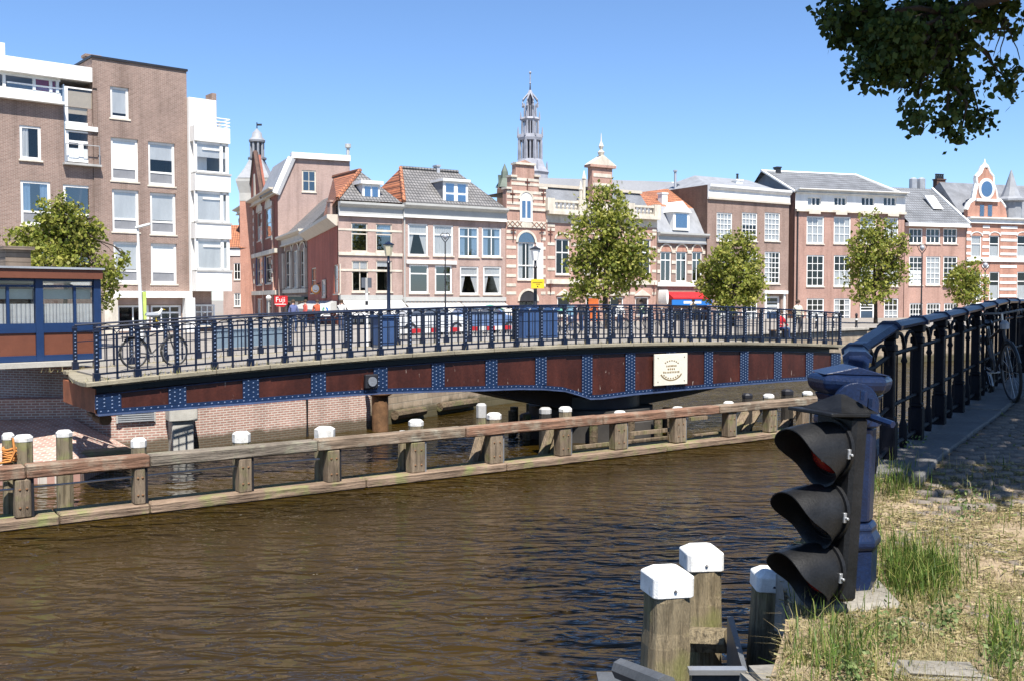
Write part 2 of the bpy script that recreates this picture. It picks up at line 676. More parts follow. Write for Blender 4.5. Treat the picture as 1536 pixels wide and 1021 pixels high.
rust = mk('rusty iron', (0.20, 0.105, 0.05), 0.85, vary=0.5, scale=4, fine=0.4, bmp=0.4)
part('pipe', MB().tube([(0, 0, -0.6), (0, 0, 1.15)], 0.26, 12), rust, pipe, smooth=40)
part('collar', MB().lathe([(0.3, 1.1), (0.38, 1.16), (0.38, 1.3), (0.28, 1.36)], 12), rust, pipe, smooth=40)
part('hook', MB().tube([(-0.3, -0.1, 1.95), (-0.25, -0.1, 1.6), (0, -0.1, 1.45), (0.25, -0.1, 1.6), (0.3, -0.1, 1.8)], 0.09, 8), rust, pipe, smooth=60)
# concrete dolphin column against the brick wall
pp = at_y(272, 655, WL[2].lerp(WL[3], 0.76).y - 0.35)
cc = tag(empty('concrete_column', (pp.x, pp.y, 0), math.radians(30)), 'pale concrete column with a wider cap against the brick quay', 'column')
lc = mk('light concrete', (0.46, 0.45, 0.42), 0.85, vary=0.2, scale=3, bmp=0.3)
zc = at_y(272, 630, pp.y).z
part('shaft', MB().box(-0.28, 0.28, -0.25, 0.3, -0.6, zc), lc, cc, bev=0.02)
part('cap', MB().box(-0.36, 0.38, -0.32, 0.3, zc + 0.002, zc + 0.42), lc, cc, bev=0.03)
# vent grille on brick wall
pp = at_y(204, 624, WL[2].lerp(WL[3], 0.2).y - 0.08)
d_ = WL[3] - WL[2]
vg = tag(empty('wall_vent', (pp.x, pp.y, pp.z), math.atan2(d_.y, d_.x)), 'grey louvred vent set in the brick quay under the bridge', 'vent')
part('grille_frame', MB().box(-0.5, 0.5, 0.0, 0.05, -0.16, 0.16), greyst, vg)
for i in range(5):
    part('slat', MB().box(-0.46, 0.46, -0.04, -0.002, -0.13 + i * 0.056, -0.1 + i * 0.056), zinc, vg)
# cable pipe on brick wall
pp = at_y(461, 640, WL[3].lerp(WL[4], 0.62).y - 0.15)
tag(part('cable_pipe', MB().tube([(0, 0, -0.3), (0, 0, 1.4), (0.02, 0, 2.1)], 0.05, 6), black, None, (pp.x, pp.y, 0)),
    'thin black cable pipe running up the brick quay', 'pipe')
# sloping timber balk at left beyond fender
b0, b1 = at_y(108, 690, 23.6), at_y(193, 676, 24.4)
tag(part('floating_balk', MB().extr([(0, -0.22, 0), (0, 0.22, 0), (0, 0.22, 0.4), (0, -0.22, 0.4)], (0, 0, 0), ((b1 - b0).length, 0, 0)),
         wood_mat('sunlit balk', (0.42, 0.33, 0.20), (0.16, 0.12, 0.07), (0.30, 0.30, 0.12), (0.6, 5, 5)), None, (b0.x, b0.y, 0.1),
         rz=math.atan2((b1 - b0).y, (b1 - b0).x)), 'thick mossy timber balk floating beside the sloped brick plinth', 'timber')

# ------------------------------------------------------------------ swing bridge
Y0 = 20.6
BL = at_y(145, 571, Y0)
BA = math.atan2(0.58493, 0.81109)
BD = Vector((math.cos(BA), math.sin(BA), 0))
BN = Vector((math.sin(BA), -math.cos(BA), 0))           # towards the camera
NB, BAY = 30, 0.82518
LB = NB * BAY
BW = 3.6


def bpix(px, py, yin):
    """pixel -> bridge-local point on the vertical plane yin metres behind the near railing"""
    r = ray(px, py)
    o = Vector((BL.x, BL.y, 0)) - BN * yin
    t = (o - CAM).dot(BN) / r.dot(BN)
    p = CAM + r * t - Vector((BL.x, BL.y, 0))
    return Vector((p.dot(BD), yin, p.z + 0))


zl, zm, zr = bpix(145, 571, 0).z, bpix(882, 516, 0).z, bpix(1263, 516.7, 0).z


def deck(s):
    t = s / LB
    return zl * 2 * (t - .5) * (t - 1) + zm * 4 * t * (1 - t) + zr * 2 * t * (t - .5)


br = tag(empty('swing_bridge', (BL.x, BL.y, 0), BA), 'long swung-open iron bridge with maroon girder panels and riveted blue plates', 'bridge')
steps = [LB * i / 30 for i in range(31)]


def strip(fn, xs):
    """closed tube of cross sections fn(x) -> list of (y,z)"""
    m = MB()
    prev = None
    for i, x in enumerate(xs):
        sec = fn(x)
        n0 = len(m.v)
        m.v += [(x, y, z) for y, z in sec]
        k = len(sec)
        if prev is not None:
            for j in range(k):
                q = (j + 1) % k
                m.f.append((prev + j, prev + q, n0 + q, n0 + j))
        else:
            m.f.append(tuple(n0 + j for j in range(k)))
        prev = n0
    m.f.append(tuple(prev + j for j in reversed(range(k))))
    return m


kerbm = mk('bridge kerb timber', (0.30, 0.265, 0.19), 0.9, vary=0.4, scale=2.5, fine=0.35, bmp=0.6, stretch=(0.4, 2, 2))
deckm = mk('bridge deck', (0.27, 0.245, 0.21), 0.9, vary=0.2, scale=1.5, fine=0.3, bmp=0.4)
SK = bpix(113, 555, BW - 0.05).x
xs = [SK + (LB + 0.25 - SK) * i / 40 for i in range(41)]
part('deck', strip(lambda x: [(0.22, deck(x) - 0.16), (BW - 0.2, deck(x) - 0.16), (BW - 0.2, deck(x) - 0.01), (0.22, deck(x) - 0.01)], xs), deckm, br)
# kerb planks along both edges, plank by plank
for side, (ya, yb) in enumerate(((-0.15, 0.21), (BW - 0.19, BW + 0.16))):
    for i in range(20):
        if side and LB * (i + 1) / 20 < SK + .4:
            continue
        a, b = max(LB * i / 20, SK if side else -9) - (0.24 if i == 0 else 0) + 0.008, LB * (i + 1) / 20 + (0.3 if i == 19 else 0) - 0.008
        j = R.uniform(-0.012, 0.012)
        m = MB().hexa([(a, ya + j, deck(a) - 0.095), (b, ya + j, deck(b) - 0.095), (b, yb, deck(b) - 0.095), (a, yb, deck(a) - 0.095),
                       (a, ya + j, deck(a)), (b, ya + j, deck(b)), (b, yb, deck(b)), (a, yb, deck(a))])
        part('kerb_plank', m, kerbm, br, bev=0.012)
# rounded nose of the deck at the left end
nose = MB()
arc = [(-0.25 + (SK + .2) * (i / 12) - 0.16 * math.sin(math.pi * i / 12) ** 0.6, -0.16 + (BW + 0.32) * i / 12) for i in range(13)]
zz = deck(0)
nose.extr([(SK + .01, .215, zz - 0.11), (-.0, .215, zz - .11), (-0.245, .2, zz - 0.11), (-.25, -.14, zz - .11)] + [(x, y, zz - 0.11) for x, y in arc[1:-1] if y > .05] + [(SK - .04, BW + 0.15, zz - 0.11)], (0, 0, 0), (0, 0, 0.095))
part('deck_nose', nose, kerbm, br, bev=0.03)

# girders
prof_px = [(137, 621), (268, 611), (377, 602.5), (477, 594), (573, 587.5), (660, 585), (719, 583.5), (776, 581.5), (812, 582), (843, 584.5),
           (863, 590), (882, 596.5), (900, 596), (946, 590), (1016, 583.5), (1066, 579.5), (1117, 575), (1167, 571), (1212, 568), (1263, 564)]
GY = 0.02
prof = [bpix(x, y, GY) for x, y in prof_px]


def gbot(x):
    if x <= prof[0].x:
        return prof[0].z
    for a, b in zip(prof, prof[1:]):
        if x <= b.x:
            return a.z + (b.z - a.z) * (x - a.x) / (b.x - a.x)
    return prof[-1].z


maroon = mk('maroon girder paint', (0.068, 0.0195, 0.0128), 0.45, vary=0.3, scale=1.2, fine=0.3, spec=0.4, bmp=0.1)
nt_ = maroon.node_tree
bb_ = nt_.nodes['Principled BSDF']
src_ = bb_.inputs['Base Color'].links[0].from_socket
f_ = ramp(nt_, noise(nt_, 2.2, 3, objco(nt_, (5.5, 5.5, 1.3)), .5, .3), [(.70, (0, 0, 0)), (.735, (.85, .85, .85))])
g_ = ramp(nt_, noise(nt_, 1.4, 4, objco(nt_, (1.2, 1.2, .35))), [(.45, (.75, .72, .7)), (.62, (1.15, 1.1, 1.05))])
nt_.links.new(mixc(nt_, f_, mixc(nt_, 1.0, src_, g_, 'MULTIPLY'), (.30, .24, .20)), bb_.inputs['Base Color'])
brownrust = mk('rusty end plate', (0.30, 0.10, 0.045), 0.8, vary=0.4, scale=2, fine=0.3)
gx = sorted(set([0.0] + [p.x for p in prof if 0 < p.x < LB] + [LB * i / 15 for i in range(16)]))
for i in range(15):                                    # near girder web, panel by panel
    a, b = LB * i / 15, LB * (i + 1) / 15
    pts = [x for x in gx if a <= x <= b]
    m = strip(lambda x: [(GY, gbot(x)), (GY + 0.03, gbot(x)), (GY + 0.03, deck(x) - 0.28), (GY, deck(x) - 0.28)], pts)
    part('web_panel', m, maroon, br)
part('far_girder', strip(lambda x: [(BW - .45, gbot(x)), (BW - .42, gbot(x)), (BW - .42, deck(x) - 0.17), (BW - .45, deck(x) - 0.17)], gx), maroon, br)
part('bottom_flange', strip(lambda x: [(GY - 0.13, gbot(x) - 0.035), (GY + 0.14, gbot(x) - 0.035), (GY + 0.14, gbot(x) - 0.003), (GY - 0.13, gbot(x) - 0.003)], gx), mk('sunlit flange blue', (0.07, 0.10, 0.19), .35, vary=.35, scale=3, fine=.3), br)  # paler than the girder's blue: sunlight on the flange put into the paint
part('flange_angle', strip(lambda x: [(GY - 0.03, gbot(x)), (GY - 0.003, gbot(x)), (GY - 0.003, gbot(x) + 0.09), (GY - 0.03, gbot(x) + 0.09)], gx), blue, br)
part('top_angle', strip(lambda x: [(GY - 0.03, deck(x) - 0.30), (GY + .12, deck(x) - 0.30), (GY + .12, deck(x) - 0.282), (GY - 0.03, deck(x) - 0.282)], gx), blue, br)
part('gap_shade_strip', strip(lambda x: [(GY + .4, deck(x) - 0.30), (GY + .44, deck(x) - 0.30), (GY + .44, deck(x) - 0.11), (GY + .4, deck(x) - 0.11)], gx), black, br)  # black strip added in the open gap, standing in for its deep shade


def rivet_mesh(pts, r=0.018, name='rivets'):
    """low domes facing -y"""
    m = MB()
    for x, y, z in pts:
        n0 = len(m.v)
        for k in range(6):
            t = k * math.pi / 3
            m.v.append((x + r * math.cos(t), y, z + r * math.sin(t)))
        m.v.append((x, y - r * 0.9, z))
        for k in range(6):
            m.f.append((n0 + k, n0 + (k + 1) % 6, n0 + 6))
    return m


for i in range(16):
    x = LB * i / 15
    wdt = 0.19 if 0 < i < 15 else 0.26
    xc = x + (0.22 if i == 0 else (-0.2 if i == 15 else 0))
    zb, zt = gbot(xc) + 0.092, deck(xc) - 0.302
    sp = part('stiffener_plate', MB().box(xc - wdt, xc + wdt, GY - 0.032, GY - 0.004, zb, zt), blue, br)
    ny = max(4, int((zt - zb) / 0.085))
    pts = [(xc + u * wdt, GY - 0.032, zb + (zt - zb) * (k + 0.5 + (0.5 if j % 2 else 0) - 0.25) / ny)
           for j, u in enumerate((-0.85, -0.3, 0.3, 0.85)) for k in range(ny)]
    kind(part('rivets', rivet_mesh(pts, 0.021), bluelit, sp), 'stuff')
pts = [(LB * (i + 0.5) / 170, GY - 0.03, gbot(LB * (i + 0.5) / 170) + 0.045) for i in range(170)]
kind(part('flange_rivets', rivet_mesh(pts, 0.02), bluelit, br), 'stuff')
# left end: rusty end plate, bracket and underside
part('end_plate', MB().hexa([(-0.03, GY, gbot(0) + .02), (-0.004, GY + .02, gbot(0)), (-.004, BW - .45, gbot(0)), (.1, BW - .9, gbot(0) + .3),
                             (-.03, GY, deck(0) - .17), (-.004, GY + .02, deck(0) - .17), (-.004, BW - .45, deck(0) - .17), (.1, BW - .9, deck(0) - .17)]), brownrust, br)
part('end_bearing', MB().tube([(0.25, 0.35, gbot(0) - 0.16), (0.25, 1.0, gbot(0) - 0.16)], 0.13, 10), rust, br, smooth=40)
part('bearing_block', MB().box(0.0, 0.6, 0.4, 0.9, gbot(0) - 0.1, gbot(0) - 0.04), rust, br)
# cross beams below deck
for i in range(12):
    x = LB * (i + 0.5) / 12
    part('cross_beam', MB().box(x - 0.08, x + 0.08, GY + 0.05, BW - 0.5, gbot(x) + 0.1, gbot(x) + 0.45), black, br)
# belly of the turntable
bel = [(722, 585.5), (745, 592), (790, 602), (840, 611), (890, 616), (940, 611), (990, 601), (1035, 592), (1074, 582)]
bp = [bpix(x, y, 1.1) for x, y in bel]
m = MB().extr([(p.x, 0, p.z) for p in bp] + [(bp[-1].x - .5, 0, gbot(bp[-1].x) + 0.25), (bp[0].x + .5, 0, gbot(bp[0].x) + 0.25)], (0, 1.1, 0), (0, BW - 1.0, 0))
part('turntable_belly', m, black, br)
xc = bpix(886, 600, BW / 2).x
part('pivot_drum', MB().lathe([(1.5, 0.9), (1.5, 1.25)], 24, (xc, BW / 2, 0)), black, br, smooth=40)
# round mirror lamp on the girder
p = bpix(554, 571, GY - 0.05)
lamp = part('lamp_box', MB().box(p.x - 0.17, p.x + 0.17, GY - 0.2, GY - 0.075, p.z - 0.17, p.z + 0.17), black, br, bev=0.02)
part('lamp_lens', MB().extr([(p.x + .115 * math.cos(t), GY - 0.2, p.z + .115 * math.sin(t)) for t in [k * math.pi / 10 for k in range(20)]],
                            (0, -0.03, 0), (0, -0.002, 0)), steel, lamp)
# plaque
p0, p1 = bpix(980, 531, GY - .08), bpix(1029, 575, GY - .08)
plq = part('plaque', MB().box(p0.x, p1.x, GY - 0.14, GY - 0.09, p1.z, p0.z), mk('plaque enamel', (0.72, 0.68, 0.56), 0.5, vary=0.08), br, bev=0.01)
pc = (p0 + p1) / 2
gold = mk('plaque lettering', (0.24, 0.17, 0.08), 0.6)
pw, ph = p1.x - p0.x, p0.z - p1.z
lt = MB()
for (r0, a0, a1) in ((0.36, 205, 335), (0.30, 215, 325), (0.30, 40, 140)):
    k = 14
    for i in range(k):
        if r0 == 0.30 and i % 2:
            continue
        t0, t1 = math.radians(a0 + (a1 - a0) * i / k), math.radians(a0 + (a1 - a0) * (i + 1) / k)
        q = [(pc.x + pw * r * math.cos(t), 0, pc.z + ph * r * math.sin(t)) for r, t in ((r0, t0), (r0, t1), (r0 - .035, t1), (r0 - .035, t0))]
        lt.extr(q, (0, GY - 0.146, 0), (0, GY - 0.139, 0))
for zrow, wrow, nn in ((0.12, 0.32, 7), (0.02, 0.24, 4), (-0.08, 0.5, 10)):
    for i in range(nn):
        u = pc.x + pw * (-wrow / 2 + wrow * (i + 0.5) / nn)
        h = ph * 0.06
        hw = pw * wrow / nn * R.uniform(0.25, 0.36)
        lt.box(u - hw, u + hw, GY - .146, GY - .139, pc.z + ph * zrow - h / 2, pc.z + ph * zrow + h / 2 * R.uniform(0.5, 1))
kind(part('lettering', lt, gold, plq), 'stuff')
part('plaque_bolts', rivet_mesh([(pc.x + sx * pw * .4, GY - 0.14, pc.z + sz * ph * .38) for sx in (-1, 1) for sz in (-1, 1)], 0.022), black, plq)

# bridge railings: riveted posts, balusters with arched heads, three rails
HR = 1.09


def post_mesh():
    m = MB()
    m.box(-0.045, 0.045, -0.045, 0.045, 0.17, HR - 0.02)
    m.box(-0.07, 0.07, -0.065, 0.065, -0.03, 0.17)
    m.box(-0.058, 0.058, -0.055, 0.055, HR - 0.10, HR - 0.06)
    me = m.mesh('post')
    bevel_mesh(me, 0.01)
    fixn(me)
    return me


PM = post_mesh()
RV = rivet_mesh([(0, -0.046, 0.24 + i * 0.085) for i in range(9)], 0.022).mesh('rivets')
fixn(RV)
bm_ = MB()
bm_.box(-0.02, 0.02, -0.02, 0.02, 0.0, HR - 0.17)
hw = BAY / 2
for sgn in (-1, 1):                                   # arched head from baluster to post
    pts = [(sgn * (hw - 0.05) * 0.5 * (1 - math.cos(t)), 0, HR - 0.16 + 0.12 * math.sin(t)) for t in [math.pi * k / 8 for k in range(9)]]
    bm_.tube(pts, 0.009, 4)
BM_ = bm_.mesh('baluster')
fixn(BM_)
BT = MB().box(-0.011, 0.011, -0.011, 0.011, 0.13, HR - 0.17).mesh('thin_bar')
fixn(BT)


def railing(yloc, root_label, first=0, hs=1.0):
    rt = tag(empty('bridge_railing', (BL.x - BN.x * yloc, BL.y - BN.y * yloc, 0), BA), root_label, 'railing')
    s0 = first
    for i in range(NB + 1):
        x = BAY * i + (s0 if i == 0 else 0)
        if x < s0:
            continue
        p = link('post', PM, bluerail, rt, (x, 0, deck(x)))
        rv = link('rivets', RV, bluelit, p)
        kind(rv, 'stuff')
        if i < NB:
            x2 = BAY * i + hw
            if x2 < s0 + .2:
                continue
            link('baluster', BM_, bluerail, rt, (x2, 0, deck(x2)))
            for q in (0.25, 0.75):
                x3 = BAY * (i + q)
                if x3 < s0:
                    continue
                link('thin_bar', BT, bluerail, rt, (x3, 0, deck(x3)))
    ys = [s0] + [LB * i / 30 for i in range(31) if LB * i / 30 > s0]
    part('hand_rail', strip(lambda x: [(-0.03, deck(x) + HR - .02), (0.03, deck(x) + HR - .02), (0.04, deck(x) + HR + .0), (0.018, deck(x) + HR + .028),
                                       (-0.018, deck(x) + HR + .028), (-0.04, deck(x) + HR + .0)], ys), bluerail, rt)
    for h, r in ((HR - 0.165, 0.018), (HR - 0.42, 0.011), (0.14, 0.02)):
        part('rail', strip(lambda x: [(-r, deck(x) + h - r), (r, deck(x) + h - r), (r, deck(x) + h + r), (-r, deck(x) + h + r)], ys), bluerail, rt)
    if hs != 1.0:                                     # the far railing is lower
        rt.location.z = deck(LB / 2) * (1 - hs)
        rt.scale = (1, 1, hs)
    return rt


railing(0.0, 'dark blue riveted railing along the near edge of the swing bridge')
railing(BW - 0.05, 'dark blue riveted railing along the far edge of the swing bridge', SK, .93)
# grass tufts along the kerb
T = []
for _ in range(900):
    x = R.uniform(-0.5, LB)
    y = R.choice([-0.10, 0.18, BW - .1]) + R.gauss(0, .05)
    if R.random() < 0.6 and not (-0.6 < x < 4 or 12 < x < 18):
        continue
    h, a, l = R.uniform(.04, .15), R.uniform(0, 6.28), R.uniform(0, .08)
    z = deck(max(0, x)) - 0.01
    T.append([(x - .006, y, z), (x + .006, y, z), (x + l * math.cos(a) + .003, y + l * math.sin(a), z + h), (x + l * math.cos(a), y + l * math.sin(a), z + h)])
drygrass = leaf_mat('dry grass blades', [(0.33, 0.26, 0.13), (0.43, 0.36, 0.20), (0.27, 0.23, 0.11), (0.15, 0.17, 0.045)], 0.25)
kg = kind(link('kerb_grass', quads_mesh('kerb_grass', np.array(T)), drygrass, None, (BL.x, BL.y, 0), BA), 'stuff')
kg['label'] = 'thin dry grass growing along the bridge kerb'
kg['category'] = 'grass'

# pivot pier below the turntable
pw0 = Vector((BL.x, BL.y, 0)) + BD * xc - BN * (BW / 2)
pv = tag(empty('pivot_pier', (pw0.x, pw0.y, 0), BA), 'dark round pier carrying the turntable under the middle of bridge', 'pier')
part('drum', MB().lathe([(2.2, -1.5), (2.2, 0.55), (1.9, 0.62), (1.9, 0.88)], 28), mk('dark pier masonry', (0.05, 0.045, 0.04), 0.9, vary=0.4), pv, smooth=35)
for i in range(14):
    t = i * 2 * math.pi / 14
    part('guard_pile', MB().lathe([(0.13, -1), (0.13, 0.75)], 8, (2.45 * math.cos(t), 2.45 * math.sin(t), 0)), tw, pv)

# ------------------------------------------------------------------ fender (guide work) in front of the bridge
FL0, FL1 = on_z(0, 798, 0), on_z(1187, 655, 0)
FD = (FL1 - FL0).normalized()
FA = math.atan2(FD.y, FD.x)
FNn = Vector((math.sin(FA), -math.cos(FA), 0))


def fpix(px, py, yin=0.0):
    r = ray(px, py)
    o = FL0 - FNn * yin
    t = (o - CAM).dot(FNn) / r.dot(FNn)
    p = CAM + r * t - FL0
    return Vector((p.dot(FD), yin, p.z))


fd = tag(empty('timber_fender', (FL0.x, FL0.y, 0), FA), 'weathered two-beam timber guide fence standing in the canal before the bridge', 'fender')
beamw = wood_mat('weathered beam', (0.25, 0.19, 0.14), (0.085, 0.062, 0.045), (0.30, 0.28, 0.22), (0.35, 5, 5))
beamw2 = wood_mat('greyed beam', (0.225, 0.195, 0.16), (0.07, 0.06, 0.048), (0.24, 0.24, 0.17), (0.35, 5, 5))
beamw3 = wood_mat('reddish beam', (0.27, 0.155, 0.105), (0.085, 0.05, 0.034), (0.28, 0.24, 0.18), (0.35, 5, 5))
lowbeam = wood_mat('wet low beam', (0.28, 0.205, 0.15), (0.085, 0.06, 0.042), (0.20, 0.22, 0.08), (0.4, 5, 5))
postw = wood_mat('fender post timber', (0.25, 0.195, 0.14), (0.075, 0.058, 0.04), (0.17, 0.17, 0.07), (5, 5, 0.5))
XE = fpix(1300, 640).x
ZT = 0.5 * (fpix(0, 704).z + fpix(1187, 597.5).z)
ZLW = fpix(0, 781).z
js = [-2.2, fpix(40, 720).x, fpix(226, 690).x, fpix(478, 668).x, fpix(700, 650).x, fpix(905, 630).x, fpix(1080, 612).x, XE]
for a, b in zip(js, js[1:]):
    m = MB().box(a + .01, b - .01, R.uniform(-.02, .02), 0.36, ZT - 0.23, ZT + R.uniform(-.012, .012))
    part('top_beam', m, R.choice([beamw, beamw2, beamw3]), fd, bev=0.025)
js2 = [-2.2, fpix(90, 780).x, fpix(226, 768).x, fpix(550, 730).x, fpix(760, 705).x, fpix(1000, 675).x, XE]
for a, b in zip(js2, js2[1:]):
    m = MB().box(a + .01, b - .01, R.uniform(-.02, .02) - .02, 0.30, ZLW - 0.2, ZLW + R.uniform(-.01, .01))
    part('low_beam', m, lowbeam, fd, bev=0.03)
    part('shelf_plank', MB().box(a + .02, b - .02, 0.33, 0.72, ZLW - 0.1, ZLW - 0.02), wood_mat('mossy shelf', (0.26, 0.25, 0.15), (0.10, 0.10, 0.05), (0.20, 0.24, 0.07), (0.4, 5, 5)), fd)
part('handrail_pipe', MB().tube([(-2, .2, ZT - .42), (fpix(90, 0).x, .2, ZT - .42), (fpix(345, 0).x, .2, ZT - .40), (fpix(480, 0).x, .2, ZT - .42)], 0.022, 6), steel, fd)
for (xa, xb) in ((23, 47), (203, 219), (360, 379), (493, 511), (618, 639), (737, 756), (841, 858), (924, 942), (1014, 1030), (1093, 1105), (1154, 1166), (1204, 1214)):
    a, b = fpix(xa, 720).x, fpix(xb, 720).x
    up = part('upright', MB().box(a, b, 0.02, 0.30, ZLW + .004, ZT - 0.235), postw, fd, bev=0.02)
    bolts = [((a + b) / 2 + s * (b - a) * .22, 0.02, z) for z in (ZLW + .18, ZT - .42) for s in (-1, 1)]
    part('bolt_heads', rivet_mesh(bolts, 0.028), rust, up)
    part('side_strap', MB().box(b + .003, b + .05, 0.06, 0.26, ZLW + .01, ZT - .24), steel if xa > 600 else black, up)

# piles of the fender, each a thing of its own
pilew = wood_mat('pile timber', (0.26, 0.22, 0.15), (0.075, 0.06, 0.04), (0.20, 0.22, 0.07), (4, 4, 0.4))
darkpile = wood_mat('dark pile timber', (0.05, 0.045, 0.04), (0.015, 0.014, 0.012), None, (4, 4, 0.4))
pilecap = mk('white pile cap', (0.76, 0.75, 0.71), 0.7, vary=0.3, scale=6, fine=0.3, bmp=0.3)

flake(pilecap, (.30, .29, .24), .56, .66, 8)
flake(bluerail, (.10, .06, .035), .70, .74, 6)
flake(blue, (.09, .05, .035), .69, .73, 5)


def pile(px, pytop, wpx, yin, label, capf=0.42, body=None, capm=None, lean=0.0, group='white-capped piles along the timber fender'):
    p = fpix(px, pytop, yin)
    r = wpx * (FL0 + FD * p.x - FNn * yin).y / F / 2
    wp = FL0 + FD * p.x - FNn * yin
    h = p.z
    ch = max(0.10, capf * 1.8 * r)
    t = tag(empty('mooring_pile', (wp.x, wp.y, 0), FA + R.uniform(-.25, .25)), label, 'pile', group)
    m = MB().lathe([(r * 1.08, -1.2), (r * 1.05, 0.3), (r, h - ch)], 8, ph=math.pi / 8)
    part('shaft', m, body or pilew, t, smooth=25)
    m = MB().lathe([(r * 1.04, h - ch + .003), (r * 1.05, h - 0.055), (r * 0.72, h - 0.006), (0.01, h)], 8, ph=math.pi / 8)
    part('cap', m, capm or pilecap, t)
    t.rotation_euler[1] = lean
    return t


gp = 'white-capped piles along the timber fender'
pile(12, 648, 17, 0.75, 'leftmost pile of the fender with orange rope round its shaft', .7)
pile(35, 651, 27, 0.55, 'stout white-topped pile, second from the left end of the fender')
pile(96, 644, 23, 1.5, 'tall grey pile with a white top behind the fender, above the lone dark reflection', .5)
pile(208, 656, 22, 0.62, 'short white-domed pile on the fender below the bridge, left of the pale concrete column', .7)
pile(362, 646, 26, 0.62, 'broad white-domed pile on the fender beside the brick quay, right of concrete column', .7)
pile(487, 639, 30, 0.62, 'broadest white-domed pile on the fender, left of the drain standpipe', .7)
pile(604, 645, 14, 0.7, 'thin small-capped pile left of a taller twin below the drain standpipe', .7)
pile(624, 628, 22, 0.55, 'tall white-capped pile right of the drain standpipe on the fender', .5)
pile(722, 604, 15, 1.2, 'slim pale grey pile behind its white-capped neighbour near the turntable', 1.6, capm=greyst)
pile(741, 618, 22, 0.5, 'leaning white-capped pile at the left edge of the turntable shadow', .5)
pile(818, 610, 18, 1.6, 'dull grey-capped pile in the dark under the middle of the bridge', .6, body=darkpile, capm=greyst)
pile(848, 609, 20, 0.5, 'bright square-topped pale pile before the dark turntable')
pile(930, 615, 18, 0.5, 'low rounded white stub of a pile just right of turntable centre', .8)
pile(1017, 609, 17, 0.5, 'white-capped fender pile straight below the plaque on the bridge')
pile(1093, 601, 16, 0.5, 'white-capped pile left of two black piles at the right end of fender')
pile(1121, 589, 16, 0.9, 'left one of the two black tapered piles at the right of fender', .5, darkpile, black)
pile(1153, 590, 16, 0.5, 'white-capped pile between the two black piles')
pile(1181, 583, 18, 0.9, 'right one of the two black tapered piles nearest the signal post', .5, darkpile, black)
pile(1211, 586, 15, 0.5, 'white-capped pile at the right end of fender, half behind signal post')
# raking timbers behind the fender
for i, (xa, ya, xb, yb) in enumerate(((1098, 655, 1122, 612), (1112, 655, 1140, 610), (1172, 645, 1196, 608), (600, 712, 614, 660), (708, 700, 725, 640), (812, 690, 828, 640), (824, 690, 842, 645))):
    a, b = fpix(xa, ya, .8), fpix(xb, yb, .9)
    part('raking_timber', MB().tube([a, b], 0.13, 6), postw, fd)
# low horizontal planks seen through the fender right of the turntable
for (xa, ya, xb, yb) in ((862, 675, 1000, 651), (945, 652, 1005, 641), (945, 665, 1000, 655), (1040, 655, 1085, 646), (1035, 628, 1060, 624)):
    a, b = fpix(xa, ya, .9), fpix(xb, yb, .9)
    part('back_rail', MB().box(a.x, b.x, .86, .96, (a.z + b.z) / 2 - .06, (a.z + b.z) / 2 + .04), postw, fd)
# coil of orange rope on left pile
rp = fpix(10, 680, 0.45)
rw = FL0 + FD * rp.x - FNn * 0.45
rope = MB()
for k in range(5):
    pts = [(0.16 * math.cos(t), 0.16 * math.sin(t) + .22, 0.05 * k + .02 * math.sin(3 * t + k)) for t in [i * math.pi / 6 for i in range(13)]]
    rope.tube(pts, 0.025, 5)
rope.tube([(-.5, -.1, -.1), (-.2, -.05, -.05), (.1, -.05, 0), (.15, 0, .2), (.1, .02, .42)], 0.025, 5)
tag(part('mooring_rope', rope, mk('orange rope', (0.50, 0.20, 0.05), 0.9, vary=0.3, scale=9), None, (rw.x, rw.y, ZT + .06), smooth=60),
    'orange mooring rope coiled round the leftmost fender pile', 'rope')

# ================================================================== BUILDINGS OF THE FAR BANK
WCACHE = {}


def cached(key, fn, mat, smooth=None):
    if key not in WCACHE:
        me = fn().mesh(key[0])
        fixn(me, smooth)
        me.materials.append(mat)
        WCACHE[key] = me
    return WCACHE[key]


def blocks(h, name, boxes, mat, parent=None):
    for b in boxes:
        part(name, MB().box(*b), mat, parent or h.root)


